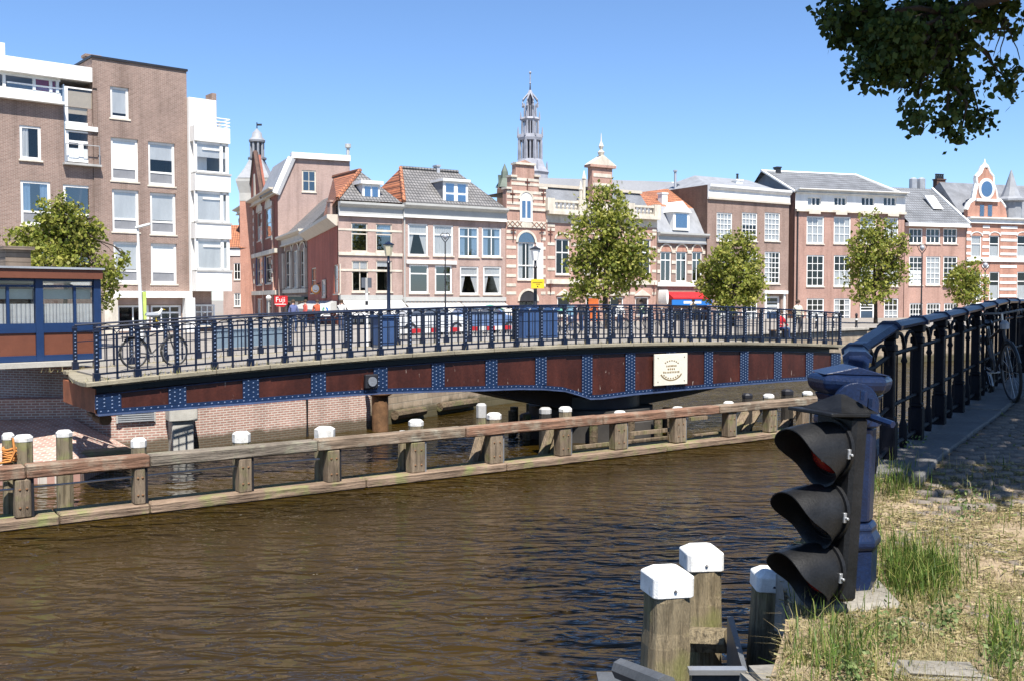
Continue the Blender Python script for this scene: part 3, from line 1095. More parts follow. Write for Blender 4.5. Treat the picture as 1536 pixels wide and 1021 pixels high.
class House:
    """a building whose front lies on a vertical plane; local x runs along the front, y into the house, z up from street level"""

    def __init__(s, name, label, line, px0, px1, depth=9.0, cat='house', voff=0.0, base=GZ, group=None):
        P, ang = line
        s.a = ang
        s.d = Vector((math.cos(ang), math.sin(ang), 0))
        s.n = Vector((math.sin(ang), -math.cos(ang), 0))
        P = Vector((P[0], P[1], 0)) + s.n * voff
        s.O = P
        s.base = base
        u0 = s.loc(px0, HOR)[0] if px0 is not None else 0.0
        s.O = P + s.d * u0
        s.W = s.loc(px1, HOR)[0]
        s.dep = depth
        s.root = tag(empty(name, (s.O.x, s.O.y, base), ang), label, cat, group)
        s.holes = []
        s.wins = []

    def loc(s, px, py, yin=0.0):
        r = ray(px, py)
        o = s.O - s.n * yin
        t = (o - CAM).dot(s.n) / r.dot(s.n)
        p = CAM + r * t - s.O
        return p.dot(s.d), p.z - s.base

    def p3(s, px, py, yin=0.0):
        u, w = s.loc(px, py, yin)
        return Vector((u, yin, w))

    def rect(s, x0, y0, x1, y1, yin=0.0):
        xm, ym = (x0 + x1) / 2, (y0 + y1) / 2
        return s.loc(x0, ym, yin)[0], s.loc(x1, ym, yin)[0], s.loc(xm, y1, yin)[1], s.loc(xm, y0, yin)[1]

    def w(s, py, px=None):
        """height of a pixel row, at mid front unless px is given"""
        if px is None:
            lo, hi = s.loc(-3000, HOR), None
            px = s.midpx()
        return s.loc(px, py)[1]

    def midpx(s):
        p = s.O + s.d * (s.W / 2)
        return CX + F * p.x / (p.y * CP)

    def part(s, name, mb, mat, parent=None, **k):
        return part(name, mb, mat, parent or s.root, **k)

    def band(s, name, w0, w1, proud, mat, u0=None, u1=None, back=0.0):
        u0 = -0.0 if u0 is None else u0
        u1 = s.W if u1 is None else u1
        return s.part(name, MB().box(u0 + .002, u1 - .002, -proud, -0.003 + back, w0, w1), mat)

    def wina(s, u0, u1, w0, w1, nx=1, ny=1, split=None, curt=None, blind=0.0, frame=None, panel=0.0, panelm=None, gl=None, t=0.09, sill=True, rec=0.05, hole=True,
             mt=0.035, name='window', arch=False, surround=None):
        """window: frame with glazing bars; pane, sill, curtain are its pieces. panel: opaque share at the foot; split: transom height share"""
        W, H = round(u1 - u0, 2), round(w1 - w0, 2)
        if curt in ('full', 'half') and R.random() < .4:
            curt = R.choice(['full', 'half', 'sides', 'top', 'one', 'drape'])
        elif curt is None and not blind and R.random() < .3:
            curt = R.choice(['sides', 'one', 'half'])
        if blind:
            blind = round(min(.9, max(.15, blind + R.choice([-.15, 0, 0, .12]))), 2)
        frame = frame or white
        if hole:
            s.holes.append((u0, u1, w0, w1))

        def fr():
            m = MB()
            m.box(0, t, 0, .08, 0, H).box(W - t, W, 0, .08, 0, H).box(t, W - t, 0, .08, 0, t * 1.1).box(t, W - t, 0, .08, H - t, H)
            zb = panel * H
            if panel:
                m.box(t, W - t, .0, .075, zb - .05, zb + .05)
            zt = H - t
            if split:
                m.box(t, W - t, .0, .075, H * split - .045, H * split + .045)
            z0 = max(t * 1.1, zb + .05)
            for i in range(1, nx):
                x = t + (W - 2 * t) * i / nx
                m.box(x - mt, x + mt, .018, .068, z0, zt)
            for i in range(1, ny):
                z = z0 + (zt - z0) * i / ny
                m.box(t, W - t, .02, .066, z - mt, z + mt)
            return m
        o = link(name, cached((name, W, H, nx, ny, split, panel, t, mt, frame.name), fr, frame), None, s.root, (u0, rec, w0))
        link('pane', cached(('pane', W, H, t, panel, (gl or glass).name), lambda: MB().quad((t, .045, max(t, panel * H)), (W - t, .045, max(t, panel * H)), (W - t, .045, H - t), (t, .045, H - t)), gl or glass), None, o)
        if panel:
            link('panel', cached(('panel', W, H, t, panel, (panelm or greypanel).name), lambda: MB().box(t, W - t, .03, .06, t, panel * H - .05), panelm or greypanel), None, o)
        if sill:
            link('sill', cached(('sill', W), lambda: MB().box(-.07, W + .07, -rec - .09, -.004, -.09, -.003), cream), None, o)
        if blind:
            link('blind', cached(('blind', W, H, t, blind), lambda: MB().box(t, W - t, .055, .065, H - t - (H * blind), H - t), white), None, o)
        if curt:
            link('curtain', cached(('curtain', W, H, t, curt, panel), lambda: curtains(W, H, t, curt, panel), curtain), None, o)
        s.wins.append(o)
        return o

    def win(s, x0, y0, x1, y1, **k):
        u0, u1, w0, w1 = s.rect(x0, y0, x1, y1)
        return s.wina(u0, u1, w0, w1, **k)

    def wall(s, top, mat, side=None, name='front_wall', u0=None, u1=None, bottom=0.0, rec=0.32, y0=0.0):
        """front wall with the window openings cut out, and returns to the openings' depth"""
        u0 = 0.0 if u0 is None else u0
        u1 = s.W if u1 is None else u1
        hs = [(max(a, u0), min(b, u1), max(c, bottom), min(d, top)) for a, b, c, d in s.holes if b > u0 and a < u1 and d > bottom and c < top]
        us = sorted(set([u0, u1] + [h[0] for h in hs] + [h[1] for h in hs]))
        ws = sorted(set([bottom, top] + [h[2] for h in hs] + [h[3] for h in hs]))
        m = MB()
        for a, b in zip(us, us[1:]):
            for c, d in zip(ws, ws[1:]):
                if b - a < 1e-6 or d - c < 1e-6:
                    continue
                mu, mw = (a + b) / 2, (c + d) / 2
                if any(h[0] < mu < h[1] and h[2] < mw < h[3] for h in hs):
                    continue
                m.quad((a, y0, c), (b, y0, c), (b, y0, d), (a, y0, d))
        for a, b, c, d in hs:
            m.quad((a, y0, c), (a, y0 + rec, c), (a, y0 + rec, d), (a, y0, d))
            m.quad((b, y0, c), (b, y0, d), (b, y0 + rec, d), (b, y0 + rec, c))
            m.quad((a, y0, c), (b, y0, c), (b, y0 + rec, c), (a, y0 + rec, c))
            m.quad((a, y0, d), (a, y0 + rec, d), (b, y0 + rec, d), (b, y0, d))
        me = m.mesh(name)
        link(name, me, mat, s.root)

    def shell(s, top, mat, inner=True, u0=None, u1=None):
        """side and back walls, ceiling and a dark room wall behind the windows"""
        u0 = 0.0 if u0 is None else u0
        u1 = s.W if u1 is None else u1
        e = .012
        s.part('side_wall', MB().box(u0 + e, u0 + .25, .006, s.dep, 0, top - e), mat)
        s.part('side_wall', MB().box(u1 - .25, u1 - e, .006, s.dep, 0, top - e), mat)
        s.part('back_wall', MB().box(u0 + .26, u1 - .26, s.dep - .25, s.dep - .01, 0, top - e), mat)
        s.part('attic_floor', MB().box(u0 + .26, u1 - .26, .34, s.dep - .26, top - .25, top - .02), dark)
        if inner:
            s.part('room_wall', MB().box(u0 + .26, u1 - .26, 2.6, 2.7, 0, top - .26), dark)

    def poly(s, name, faces, mat, thick=0.0):
        m = MB()
        for f in faces:
            m.quad(*f)
        return s.part(name, m, mat)


def curtains(W, H, t, kindc, panel):
    m = MB()
    z0, z1 = max(t, panel * H), H - t
    if kindc == 'full':
        spans = [(t, W - t, z0, z1)]
    elif kindc == 'half':
        spans = [(t, W - t, z0, z0 + (z1 - z0) * .52)]
    elif kindc == 'top':
        spans = [(t, W - t, z0 + (z1 - z0) * .55, z1)]
    elif kindc == 'sides':
        spans = [(t, t + (W - 2 * t) * .3, z0, z1), (W - t - (W - 2 * t) * .3, W - t, z0, z1)]
    elif kindc == 'drape':
        m.quad((t, .08, z1), (W - t, .08, z1), (W - t, .08, z1 - (z1 - z0) * .3), (t, .08, z1 - (z1 - z0) * .3))
        m.quad((W - t, .085, z1), (W - t, .085, z0), (W - t - .1, .085, z0), (W * .45, .085, z1))
        m.quad((t, .085, z1), (t, .085, z0), (t + .1, .085, z0), (W * .4, .085, z1))
        return m
    elif kindc == 'one':
        spans = [(t, t + (W - 2 * t) * .42, z0, z1)]
    k = 14
    for a, b, c, d in spans:
        kk = max(3, int(k * (b - a) / (W - 2 * t)))
        for i in range(kk):
            xa, xb = a + (b - a) * i / kk, a + (b - a) * (i + 1) / kk
            ya, yb = .062 + .03 * (i % 2), .062 + .03 * ((i + 1) % 2)
            m.quad((xa, ya, c), (xb, yb, c), (xb, yb, d), (xa, ya, d))
    return m


LA = (at_y(508, HOR, 72), math.radians(32))              # street front, x 508..1190
LAh = House.__new__(House)
pinkbrick = brick_mat('pink brown brick', (0.42, 0.275, 0.235), (0.36, 0.23, 0.195), (0.45, 0.37, 0.33), vary=0.15)
tanbrick = brick_mat('tan brown brick', (0.285, 0.19, 0.155), (0.225, 0.145, 0.115), (0.36, 0.29, 0.25), vary=0.2)
redbrick = brick_mat('rust red brick', (0.30, 0.085, 0.06), (0.24, 0.065, 0.045), (0.30, 0.15, 0.11), vary=0.2)
rosebrick = brick_mat('rose brick', (0.47, 0.255, 0.20), (0.41, 0.215, 0.17), (0.46, 0.34, 0.28), vary=0.15)
brownbrick = brick_mat('brown brick', (0.31, 0.20, 0.165), (0.25, 0.155, 0.125), (0.33, 0.26, 0.22), vary=0.2)
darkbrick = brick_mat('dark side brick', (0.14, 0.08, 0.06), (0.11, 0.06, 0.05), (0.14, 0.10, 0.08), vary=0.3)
orangebrick = brick_mat('orange red brick', (0.50, 0.215, 0.14), (0.44, 0.17, 0.11), (0.46, 0.33, 0.27), vary=0.15)
orangetile = tile_mat('orange pantiles', (0.46, 0.18, 0.085), (0.36, 0.13, 0.06), (0.12, 0.05, 0.03))
greytile = tile_mat('grey pantiles', (0.165, 0.16, 0.16), (0.21, 0.20, 0.195), (0.05, 0.05, 0.05))
greytile2 = tile_mat('blue grey tiles', (0.17, 0.18, 0.195), (0.20, 0.21, 0.225), (0.07, 0.07, 0.075), 0.3, 0.34)
trimgrey = mk('pale grey trim', (0.42, 0.42, 0.40), 0.6, vary=0.1)
beigetrim = mk('beige trim', (0.56, 0.50, 0.42), 0.65, vary=0.12)
bluegrey = mk('blue grey panel', (0.20, 0.27, 0.36), 0.6, vary=0.15)


def arch_disc(h, u0, u1, wz, mat, ring, y=-0.02, rise=None, name='arch'):
    """raised arch over an opening: ring of stone and a filled tympanum"""
    c, r = (u0 + u1) / 2, (u1 - u0) / 2
    rise = rise or r
    k = 10
    pts = [(c + r * math.cos(math.pi * i / k), 0, wz + rise * math.sin(math.pi * i / k)) for i in range(k + 1)]
    o = h.part(name, MB().extr(pts, (0, y, 0), (0, -0.004, 0)), mat)
    m = MB()
    for i in range(k):
        q = []
        for (rr, t) in ((1.0, i), (1.0, i + 1), (1.22, i + 1), (1.22, i)):
            a = math.pi * t / k
            q.append((c + r * rr * math.cos(a), 0, wz + rise * rr * math.sin(a)))
        m.extr(q, (0, y - .05, 0), (0, y - .004, 0))
    part('arch_ring', m, ring, o)
    return o


def cornice(h, ytop, ybot, px, mat, lower=None, proud=0.45, name='cornice'):
    w1, w0 = h.loc(px, ytop)[1], h.loc(px, ybot)[1]
    H = w1 - w0
    c = h.part(name, MB().extr([(0, -proud, w1), (0, -proud, w1 - H * .16), (0, -proud * .7, w1 - H * .3), (0, -proud * .35, w1 - H * .36), (0, -proud * .35, w0),
                                (0, -.003, w0), (0, -.003, w1)], (0.003, 0, 0), (h.W - .003, 0, 0)), mat)
    part('cornice_moulding', MB().box(.003, h.W - .003, -proud * .5, -proud * .35 - .003, w0, w0 + H * .14), lower or white, c)
    return w1


def chimney(h, px, py0, py1, wpx, yin, mat, pots=0, potm=None, name='chimney'):
    u, w1 = h.loc(px, py0, yin)
    w0 = h.loc(px, py1, yin)[1]
    hw_ = wpx * 78 / F / 2
    o = h.part(name, MB().box(u - hw_, u + hw_, yin - .3, yin + .3, w0 - .5, w1).box(u - hw_ - .06, u + hw_ + .06, yin - .36, yin + .36, w1 + .001, w1 + .14), mat)
    for i in range(pots):
        x = u + hw_ * (2 * (i + .5) / pots - 1)
        part('chimney_pot', MB().lathe([(.12, w1 + .14), (.1, w1 + .6), (.13, w1 + .62), (.13, w1 + .7)], 8, (x, yin, 0)), potm or black, o)
    return o


# ---- H1: corner house with orange roof and red side wall
h = House('corner_house', 'narrow pink-grey corner house with orange hipped roof and rust-red side wall', LA, 508, 603.5, 9)
for r in ((527, 335, 551.5, 378), (564, 336.5, 588, 378)):
    h.win(*r, split=.62, nx=1, curt='half' if r[0] > 560 else None, frame=beigetrim, gl=glassb)
for r in ((528, 391.5, 552.5, 438), (564.5, 391.5, 588, 438)):
    h.win(*r, split=.66, nx=2 if r[0] < 560 else 1, frame=beigetrim, blind=.22)
h.win(520, 470, 560, 486, nx=3, frame=black)
wt = h.loc(550, 307)[1]
h.wall(wt, pinkbrick)
h.part('side_wall', MB().box(h.W - .25, h.W - .012, .006, 9, 0, wt - .012), pinkbrick)
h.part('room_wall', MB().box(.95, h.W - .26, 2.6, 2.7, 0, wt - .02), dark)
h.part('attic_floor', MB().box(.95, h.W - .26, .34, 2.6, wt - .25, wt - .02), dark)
cornice(h, 305, 326, 552, trimgrey)
for y in (346, 406):
    h.band('stone_band', h.w(y + 1.5), h.w(y - 1.5), .03, cream)
h.band('string_course', h.w(384), h.w(379.5), .09, cream)
# side wall of red brick along the side street
LC = (at_y(462, HOR, 91), math.atan2(72 - 91, at_y(508, HOR, 72).x - at_y(462, HOR, 91).x))
hs = House('red_side_house', 'rust-red brick side of the corner house under a deep eave, facing the side street', LC, 462, 507, 3, voff=.02)
hs.win(501, 397, 508.5, 441, nx=1, ny=2, frame=beigetrim, curt='full')
hs.win(467, 402, 474, 440, nx=1, ny=2, frame=beigetrim)
wt2 = hs.loc(507, 333)[1]
hs.wall(wt2, brick_mat('deep red brick', (0.50, 0.10, 0.06), (0.42, 0.08, 0.05), (0.40, 0.20, 0.15), vary=.2))
hs.part('side_wall', MB().box(.3, hs.W - .3, .4, .6, 0, wt2 - .01), dark)
hs.part('eave', MB().extr([(0, -.75, wt2 + .55), (0, -.75, wt2 + .3), (0, -.1, wt2 - .25), (0, .2, wt2 - .25), (0, .2, wt2 + .55)], (-.4, 0, 0), (hs.W - .05, 0, 0)), beigetrim)
hs.win(485, 420, 490, 446, nx=1, ny=1, frame=beigetrim, hole=False, rec=-.12, curt='full')
# shop canopy along the side street
u0, w0 = hs.loc(462, 474)
hs.part('shop_canopy', MB().extr([(0, -1.6, h.w(470)), (0, -1.6, h.w(470) + .25), (0, -.02, h.w(462) + .5), (0, -.02, h.w(466))], (.4, 0, 0), (hs.W - .2, 0, 0)), trimgrey)
# roof of the corner house
E0, E1 = h.p3(507, 306, 0), h.p3(603, 306, 0)
rg0, rg1 = h.p3(536, 258, 3.5), h.p3(560, 258, 3.5)
bk = 7.0
wE = wt + .25
hd_ = Vector((.246, .969, 0))                                # side street direction in this house's own space
A, B = Vector((-.1, -.05, wE)), Vector((h.W, -.05, wE))
rt0 = h.p3(540, 257, 3.6)
rt1 = h.p3(500, 267, 8.9)
Cc, Dd = Vector((h.W, 8.9, wE)), h.p3(484, 329, 8.9)
h.poly('front_roof_slope', [(A, B, rt0)], greytile)
h.poly('side_roof_slope', [(A, rt0, rt1, Dd)], orangetile)
h.poly('back_roof_slope', [(B, Cc, rt1, rt0), (Cc, Dd, rt1)], orangetile)
h.part('ridge_tiles', MB().tube([A + Vector((.05, .05, .05)), rt0 + Vector((0, 0, .06)), rt1 + Vector((0, 0, .06))], .16, 6), orangetile)
u0, u1, w0, w1 = h.rect(543, 277, 569, 306, .6)
dm = h.part('dormer', MB().box(u0, u1, .5, 3, w0, w1).box(u0 - .2, u1 + .2, .3, 3, w1 + .002, w1 + .25), white)
for a in (.12, .55):
    part('dormer_pane', MB().box(u0 + (u1 - u0) * a, u0 + (u1 - u0) * (a + .33), .46, .497, w0 + .2, w1 - .2), glassb, dm)
chimney(h, 500, 304, 330, 14, 3, pinkbrick)
# awning over shop front
def awning(h, x0, x1, y0, y1, out, mat, name='awning', valm=None):
    u0, u1, w0, w1 = h.rect(x0, y0, x1, y1)
    m = MB().hexa([(u0, -out, w0), (u1, -out, w0), (u1, -out + .02, w0 + .04), (u0, -out + .02, w0 + .04), (u0, -.05, w1), (u1, -.05, w1), (u1, -.01, w1 + .04), (u0, -.01, w1 + .04)])
    o = h.part(name, m, mat)
    m = MB()
    k = max(6, int((u1 - u0) / .35))
    for i in range(k):
        a, b = u0 + (u1 - u0) * i / k, u0 + (u1 - u0) * (i + 1) / k
        m.quad((a, -out - .01, w0), (b, -out - .01, w0), (b - .03, -out - .01, w0 - .3), ((a + b) / 2, -out - .01, w0 - .36), (a + .03, -out - .01, w0 - .3))
    part('valance', m, valm or white, o)
    m = MB()
    for i in range(int((u1 - u0) / .3)):
        m.box(u0 + .05 + i * .3, u0 + .2 + i * .3, -.09, -.06, w1 + .06, w1 + .2)
    kind(part('fringe', m, slate, o), 'stuff')
    return o


awnwhite = mk('awning canvas', (0.52, 0.51, 0.48), 0.85, vary=0.1)
awning(h, 512, 602, 450, 466, 1.3, awnwhite)
u0, u1, w0, w1 = h.rect(512, 450, 602, 441)
h.band('shop_fascia', h.w(450), h.w(443), .12, trimgrey)

# ---- H2: wide house with dark mansard roof and white dormer
h = House('mansard_house', 'wide pale mauve house with dark tiled hipped roof and a tall white dormer', LA, 604.2, 758.5, 9, voff=.03)
k_ = dict(split=.68, t=.12)
for i, r in enumerate(((612, 336, 642, 384), (650, 338, 680, 384), (688, 341, 718, 386), (723, 342, 752, 386))):
    h.win(*r, curt='full' if i < 2 else None, gl=glass if i < 2 else glassb, nx=1 if i < 2 else 2, **k_)
for i, r in enumerate(((614, 397, 643, 440), (652.5, 398.5, 678, 440), (690, 400, 718, 442), (725, 400, 752, 442))):
    h.win(*r, curt='drape' if i > 1 else None, gl=glass if i > 1 else glassb, nx=1, **k_)
for r in ((612, 470, 650, 488), (656, 470, 700, 488), (706, 470, 750, 488)):
    h.win(*r, nx=2, frame=white)
wt = h.loc(680, 313)[1]
h.wall(wt, pinkbrick)
h.shell(wt, pinkbrick)
cornice(h, 309, 330, 681, trimgrey, proud=.55)
u0, u1, w0, w1 = h.rect(609, 391, 684, 396.5)
h.part('white_lintel', MB().box(u0, u1, -.14, -.004, w0, w1), white)
h.band('shop_fascia', h.w(452), h.w(446), .1, trimgrey)
for (a, b) in ((607, 690), (692, 757)):
    awning(h, a, b, 455, 468, 1.6, awnwhite)
wE = wt + .28
A, B, Cc, Dd = (Vector(q) for q in ((.1, -.1, wE), (h.W - .1, -.1, wE), (h.W - .1, 8.5, wE), (.1, 8.5, wE)))
r0, r1 = Vector((1.6, 3.6, wE + 3.0)), Vector((h.W - 2.3, 3.6, wE + 3.0))
h.poly('front_roof_slope', [(A, B, r1, r0)], greytile)
h.poly('roof_hip', [(A, r0, Dd)], orangetile)
h.poly('back_roof_slope', [(B, Cc, r1), (Cc, Dd, r0, r1)], greytile)
h.part('ridge_tiles', MB().tube([r0 + Vector((0, 0, .05)), r1 + Vector((0, 0, .05))], .15, 6), greytile)
h.part('hip_tiles', MB().tube([A + Vector((0, 0, .05)), r0 + Vector((0, 0, .05))], .15, 6), orangetile)
u0, u1, w0, w1 = h.rect(665, 273, 702, 309, .3)
dm = h.part('dormer', MB().box(u0, u1, .3, 3, w0, w1).box(u0 - .12, u1 + .12, .1, 3.1, w1 + .002, w1 + .2), white)
part('dormer_cheek', MB().box(u0 - .02, u0 - .003, .4, 2.9, w0, w1 - .02), slate, dm)
for ax in (.1, .58):
    for az in (.12, .56):
        part('dormer_pane', MB().box(u0 + (u1 - u0) * ax, u0 + (u1 - u0) * (ax + .32), .26, .297, w0 + (w1 - w0) * az, w0 + (w1 - w0) * (az + .34)), glassb, dm)
p = h.p3(640, 295, 1.3)
sk = h.part('skylight', MB().hexa([(p.x - .3, 1.0, p.z - .35), (p.x + .35, 1.0, p.z - .35), (p.x + .35, 1.1, p.z - .35), (p.x - .3, 1.1, p.z - .35),
                                   (p.x - .3, 1.75, p.z + .35), (p.x + .35, 1.75, p.z + .35), (p.x + .35, 1.85, p.z + .35), (p.x - .3, 1.85, p.z + .35)]), zinc)
chimney(h, 655, 251, 264, 5, 3.7, zinc)
u0, w0 = h.loc(606, 326)
h.part('drainpipe', MB().tube([(.12, -.1, 0), (.12, -.1, h.w(330))], .06, 6), trimgrey)

# ---- H3: banded brick hall with stepped gable
h = House('stepped_gable_hall', 'ornate pink brick hall with white stone bands, stepped gable and roof balustrade', LA, 759, 984.5, 12, voff=.10)
gu0, gu1 = 0.0, h.loc(818.5, HOR)[0]
wtop = h.loc(880, 322)[1]
h.win(776.5, 364, 802, 420, nx=2, split=.38, frame=white, gl=glass)
for (a, b) in ((833.5, 854), (876, 897), (914, 934), (955, 976)):
    h.win(a, 359, b, 412, nx=2, split=.62)
for (a, b) in ((836, 856), (879, 898), (915, 935), (953, 973)):
    h.win(a, 446, b, 474, nx=1, split=.55)
h.win(779, 452, 805, 488, nx=2, frame=black, rec=.2, sill=False)
u0, u1, w0, w1 = h.rect(778, 302, 798, 333)
h.wall(wtop, rosebrick)
h.shell(wtop, rosebrick)
# gable: stepped outline rising over the front
gp_px = [(759, 322), (759, 284), (765.5, 284), (765.5, 266), (773, 266), (773, 247), (787, 240.5), (801, 247), (801, 266), (808, 266), (808, 284), (818.5, 284), (818.5, 322)]
gl_ = [h.loc(x, y) for x, y in gp_px]
gc = (gu0 + gu1) / 2
cx_ = [(u, w) for u, w in gl_]
gab = h.part('stepped_gable', MB().extr([(u, 0, max(w, wtop + .004)) for u, w in cx_], (0, -.06, 0), (0, .5, 0)), rosebrick)
bx_ = []
for (xa, xb, y) in ((758, 766, 284), (764.5, 774, 266), (772, 802, 248), (800, 809, 266), (807, 819.5, 284)):
    a, b = h.loc(xa, y)[0], h.loc(xb, y)[0]
    bx_.append((a, b, -.2, .6, h.loc((xa + xb) / 2, y)[1] + .002, h.loc((xa + xb) / 2, y)[1] + .16))
blocks(h, 'coping', bx_, cream, gab)
bx_ = []
for y in (270, 277, 289, 297, 306, 314):
    a, b = (h.loc(766, y)[0], h.loc(808, y)[0]) if y < 284 else (gu0 + .02, gu1 - .02)
    wq = h.loc(788, y)[1]
    bx_.append((a + .02, b - .02, -.09, -.064, wq - .11, wq + .11))
blocks(h, 'stone_band', bx_, cream, gab)
gu = h.rect(779, 300, 797.5, 333)
o = h.part('gable_window', MB().box(gu[0], gu[1], -.12, -.066, gu[2], gu[3]), white)
for s_ in (.15, .56):
    part('pane', MB().box(gu[0] + (gu[1] - gu[0]) * s_, gu[0] + (gu[1] - gu[0]) * (s_ + .29), -.135, -.123, gu[2] + .3, gu[3] - .1), glassb, o)
arch_disc(h, gu[0], gu[1], gu[3] + .002, white, cream, y=-.11, name='gable_arch')
u0, u1, w0, w1 = h.rect(760, 332, 818, 342)
pn = h.part('ornament_panel', MB().box(u0 + .03, u1 - .03, -.10, -.064, w0, w1), cream)
m = MB()
for i in range(8):
    if 3 <= i <= 4:
        continue
    a = u0 + (u1 - u0) * (i + .5) / 8
    for s_ in (-1, 1):
        m.tube([(a - .22, -.11, (w0 + w1) / 2 - s_ * .2), (a + .22, -.11, (w0 + w1) / 2 + s_ * .2)], .035, 4)
part('cross_ornament', m, mk('brown ornament', (0.30, 0.17, 0.12)), pn)
u0, u1, w0, w1 = h.rect(776.5, 364, 802, 420)
arch_disc(h, u0, u1, w1 + .003, glassb, cream, y=-.03, name='fanlight')
h.part('white_shutter', MB().box(u1 + .1, u1 + .75, -.12, -.005, w0 - .3, w1), white)
u0, u1, w0, w1 = h.rect(779, 452, 805, 488)
arch_disc(h, u0, u1, w1 + .003, dark, cream, y=-.03, name='door_arch')
bx_ = []
for y in (349, 358, 372, 386, 400, 414, 428, 440):
    wq = h.loc(790, y)[1]
    bx_.append((.03, h.loc(774, y)[0], -.035, -.004, wq - .12, wq + .12))
    bx_.append((h.loc(811, y)[0], gu1 - .03, -.035, -.004, wq - .12, wq + .12))
wv = [h.loc(880, y)[1] for y in (341, 347, 368, 388, 405, 440)]
for wq in wv:
    spans = [(821, 832), (856, 874), (899, 912), (936, 953), (978, 984)]
    for a, b in spans:
        bx_.append((h.loc(a, 400)[0], h.loc(b, 400)[0], -.035, -.004, wq - .12, wq + .12))
blocks(h, 'stone_band', bx_, cream)
h.band('string_course', h.loc(900, 427)[1], h.loc(900, 420)[1], .14, cream, gu1)
h.band('frieze', h.loc(900, 338)[1], h.loc(900, 326)[1], .06, cream, gu1 + .02)
h.band('cornice', h.loc(900, 326)[1] + .003, wtop + .1, .5, cream, gu1 + .02)
b0, b1 = h.loc(900, 319)[1], h.loc(900, 305)[1]
bal = h.part('balustrade', MB().box(gu1 + .05, h.W - .05, -.35, -.05, b1 - .18, b1).box(gu1 + .05, h.W - .05, -.35, -.05, wtop + .11, wtop + .3), cream)
m = MB()
L_ = h.W - gu1
for i in range(int(L_ / .42)):
    m.lathe([(.06, wtop + .3), (.12, wtop + .48), (.06, b1 - .35), (.09, b1 - .18)], 6, (gu1 + .3 + i * .42, -.2, 0))
part('balusters', m, cream, bal)
for a in (0, .28, .5, .74, 1):
    x = gu1 + .25 + (L_ - .5) * a
    part('pedestal', MB().box(x - .35, x + .35, -.45, .05, wtop + .105, b1 + .12), cream, bal)
# mansard of the wings, leaning back
w1 = h.loc(900, 288, 2.0)[1]
h.poly('wing_roof_slope', [((gu1 + .1, .2, wtop + .1), (h.W - .1, .2, wtop + .1), (h.W - .6, 1.6, w1), (gu1 + .1, 1.6, w1)),
                           ((gu1 + .1, 1.6, w1), (h.W - .6, 1.6, w1), (h.W - .6, 11, w1), (gu1 + .1, 11, w1)),
                           ((h.W - .1, .2, wtop + .1), (h.W - .1, 11, wtop + .1), (h.W - .6, 11, w1), (h.W - .6, 1.6, w1))], slate)
h.part('roof_kerb', MB().box(gu1 + .1, h.W - .5, 1.4, 1.8, w1 + .003, w1 + .25), beigetrim)
# second, smaller gable with pediment and finial
u0, u1, w0, w1 = h.rect(888, 252, 918, 305)
g2 = h.part('small_gable', MB().box(u0, u1, -.03, .6, wtop + .105, w1).box(u0 - .3, u1 + .3, -.2, .7, w1 + .003, w1 + .2), rosebrick)
uc = (u0 + u1) / 2
part('pediment', MB().extr([(u0 - .35, 0, w1 + .205), (u1 + .35, 0, w1 + .205), (uc, 0, w1 + 1.05)], (0, -.2, 0), (0, .6, 0)), cream, g2)
part('finial', MB().lathe([(.2, w1 + 1.0), (.3, w1 + 1.3), (.1, w1 + 1.5), (.22, w1 + 1.8), (.06, w1 + 2.2), (.02, w1 + 2.9)], 8, (uc, .15, 0)), cream, g2)
part('stone_band', MB().box(u0 + .1, u1 - .1, -.06, -.035, w1 - .8, w1 - .5).box(u0 + .1, u1 - .1, -.06, -.035, w1 - 1.6, w1 - 1.3), cream, g2)
for px, py in ((871, 272), (876, 256)):
    u, wq = h.loc(px, py, .3)
    h.part('roof_finial', MB().lathe([(.14, wtop + .1), (.14, wq - .8), (.2, wq - .7), (.03, wq)], 6, (u, .3, 0)), cream)
for (a, b) in ((833.5, 854), (876, 897), (914, 934), (955, 976)):
    u0, u1, w0, w1 = h.rect(a, 359, b, 412)
    arch_disc(h, u0, u1, w1 + .003, rosebrick, cream, y=-.03, rise=.45, name='window_arch')
for (a, b) in ((836, 856), (879, 898), (915, 935), (953, 973)):
    u0, u1, w0, w1 = h.rect(a, 446, b, 474)
    h.part('window_pediment', MB().extr([(u0 - .15, 0, w1 + .12), (u1 + .15, 0, w1 + .12), ((u0 + u1) / 2, 0, w1 + .65)], (0, -.14, 0), (0, -.004, 0)), cream)
m = MB()
for (px, py) in ((768, 295), (814, 295), (769, 350), (812, 350), (825, 352), (790, 278), (825, 430), (943, 432), (980, 432)):
    u, wq = h.loc(px, py)
    m.tube([(u, -.12, wq - .5), (u, -.12, wq + .5)], .05, 4).tube([(u - .22, -.12, wq + .2), (u + .22, -.12, wq + .2)], .05, 4)
h.part('wall_anchors', m, mk('anchor iron', (0.12, 0.04, 0.03)))

# ---- H4: small house with grey mansard, dormer and three arched windows
h = House('arched_window_house', 'small house with grey mansard, gabled dormer and three arched windows over red shop', LA, 985, 1059.5, 9, voff=.02)
for (a, b) in ((990.6, 1006.5), (1014, 1030), (1038, 1052.5)):
    h.win(a, 378, b, 423, nx=2, split=.72, gl=glassb, t=.1)
h.win(1002, 466, 1030, 492, nx=3, frame=bluerail, rec=.2)
h.win(1034, 466, 1056, 492, nx=2, frame=bluerail, rec=.2)
wt = h.loc(1022, 352)[1]
h.wall(wt, brownbrick)
h.shell(wt, brownbrick)
for (a, b) in ((990.6, 1006.5), (1014, 1030), (1038, 1052.5)):
    u0, u1, w0, w1 = h.rect(a, 378, b, 423)
    arch_disc(h, u0, u1, w1 + .003, orangebrick, cream, y=-.03, rise=.6, name='window_arch')
cornice(h, 350, 366, 1022, trimgrey, leadgrey)
bx_ = []
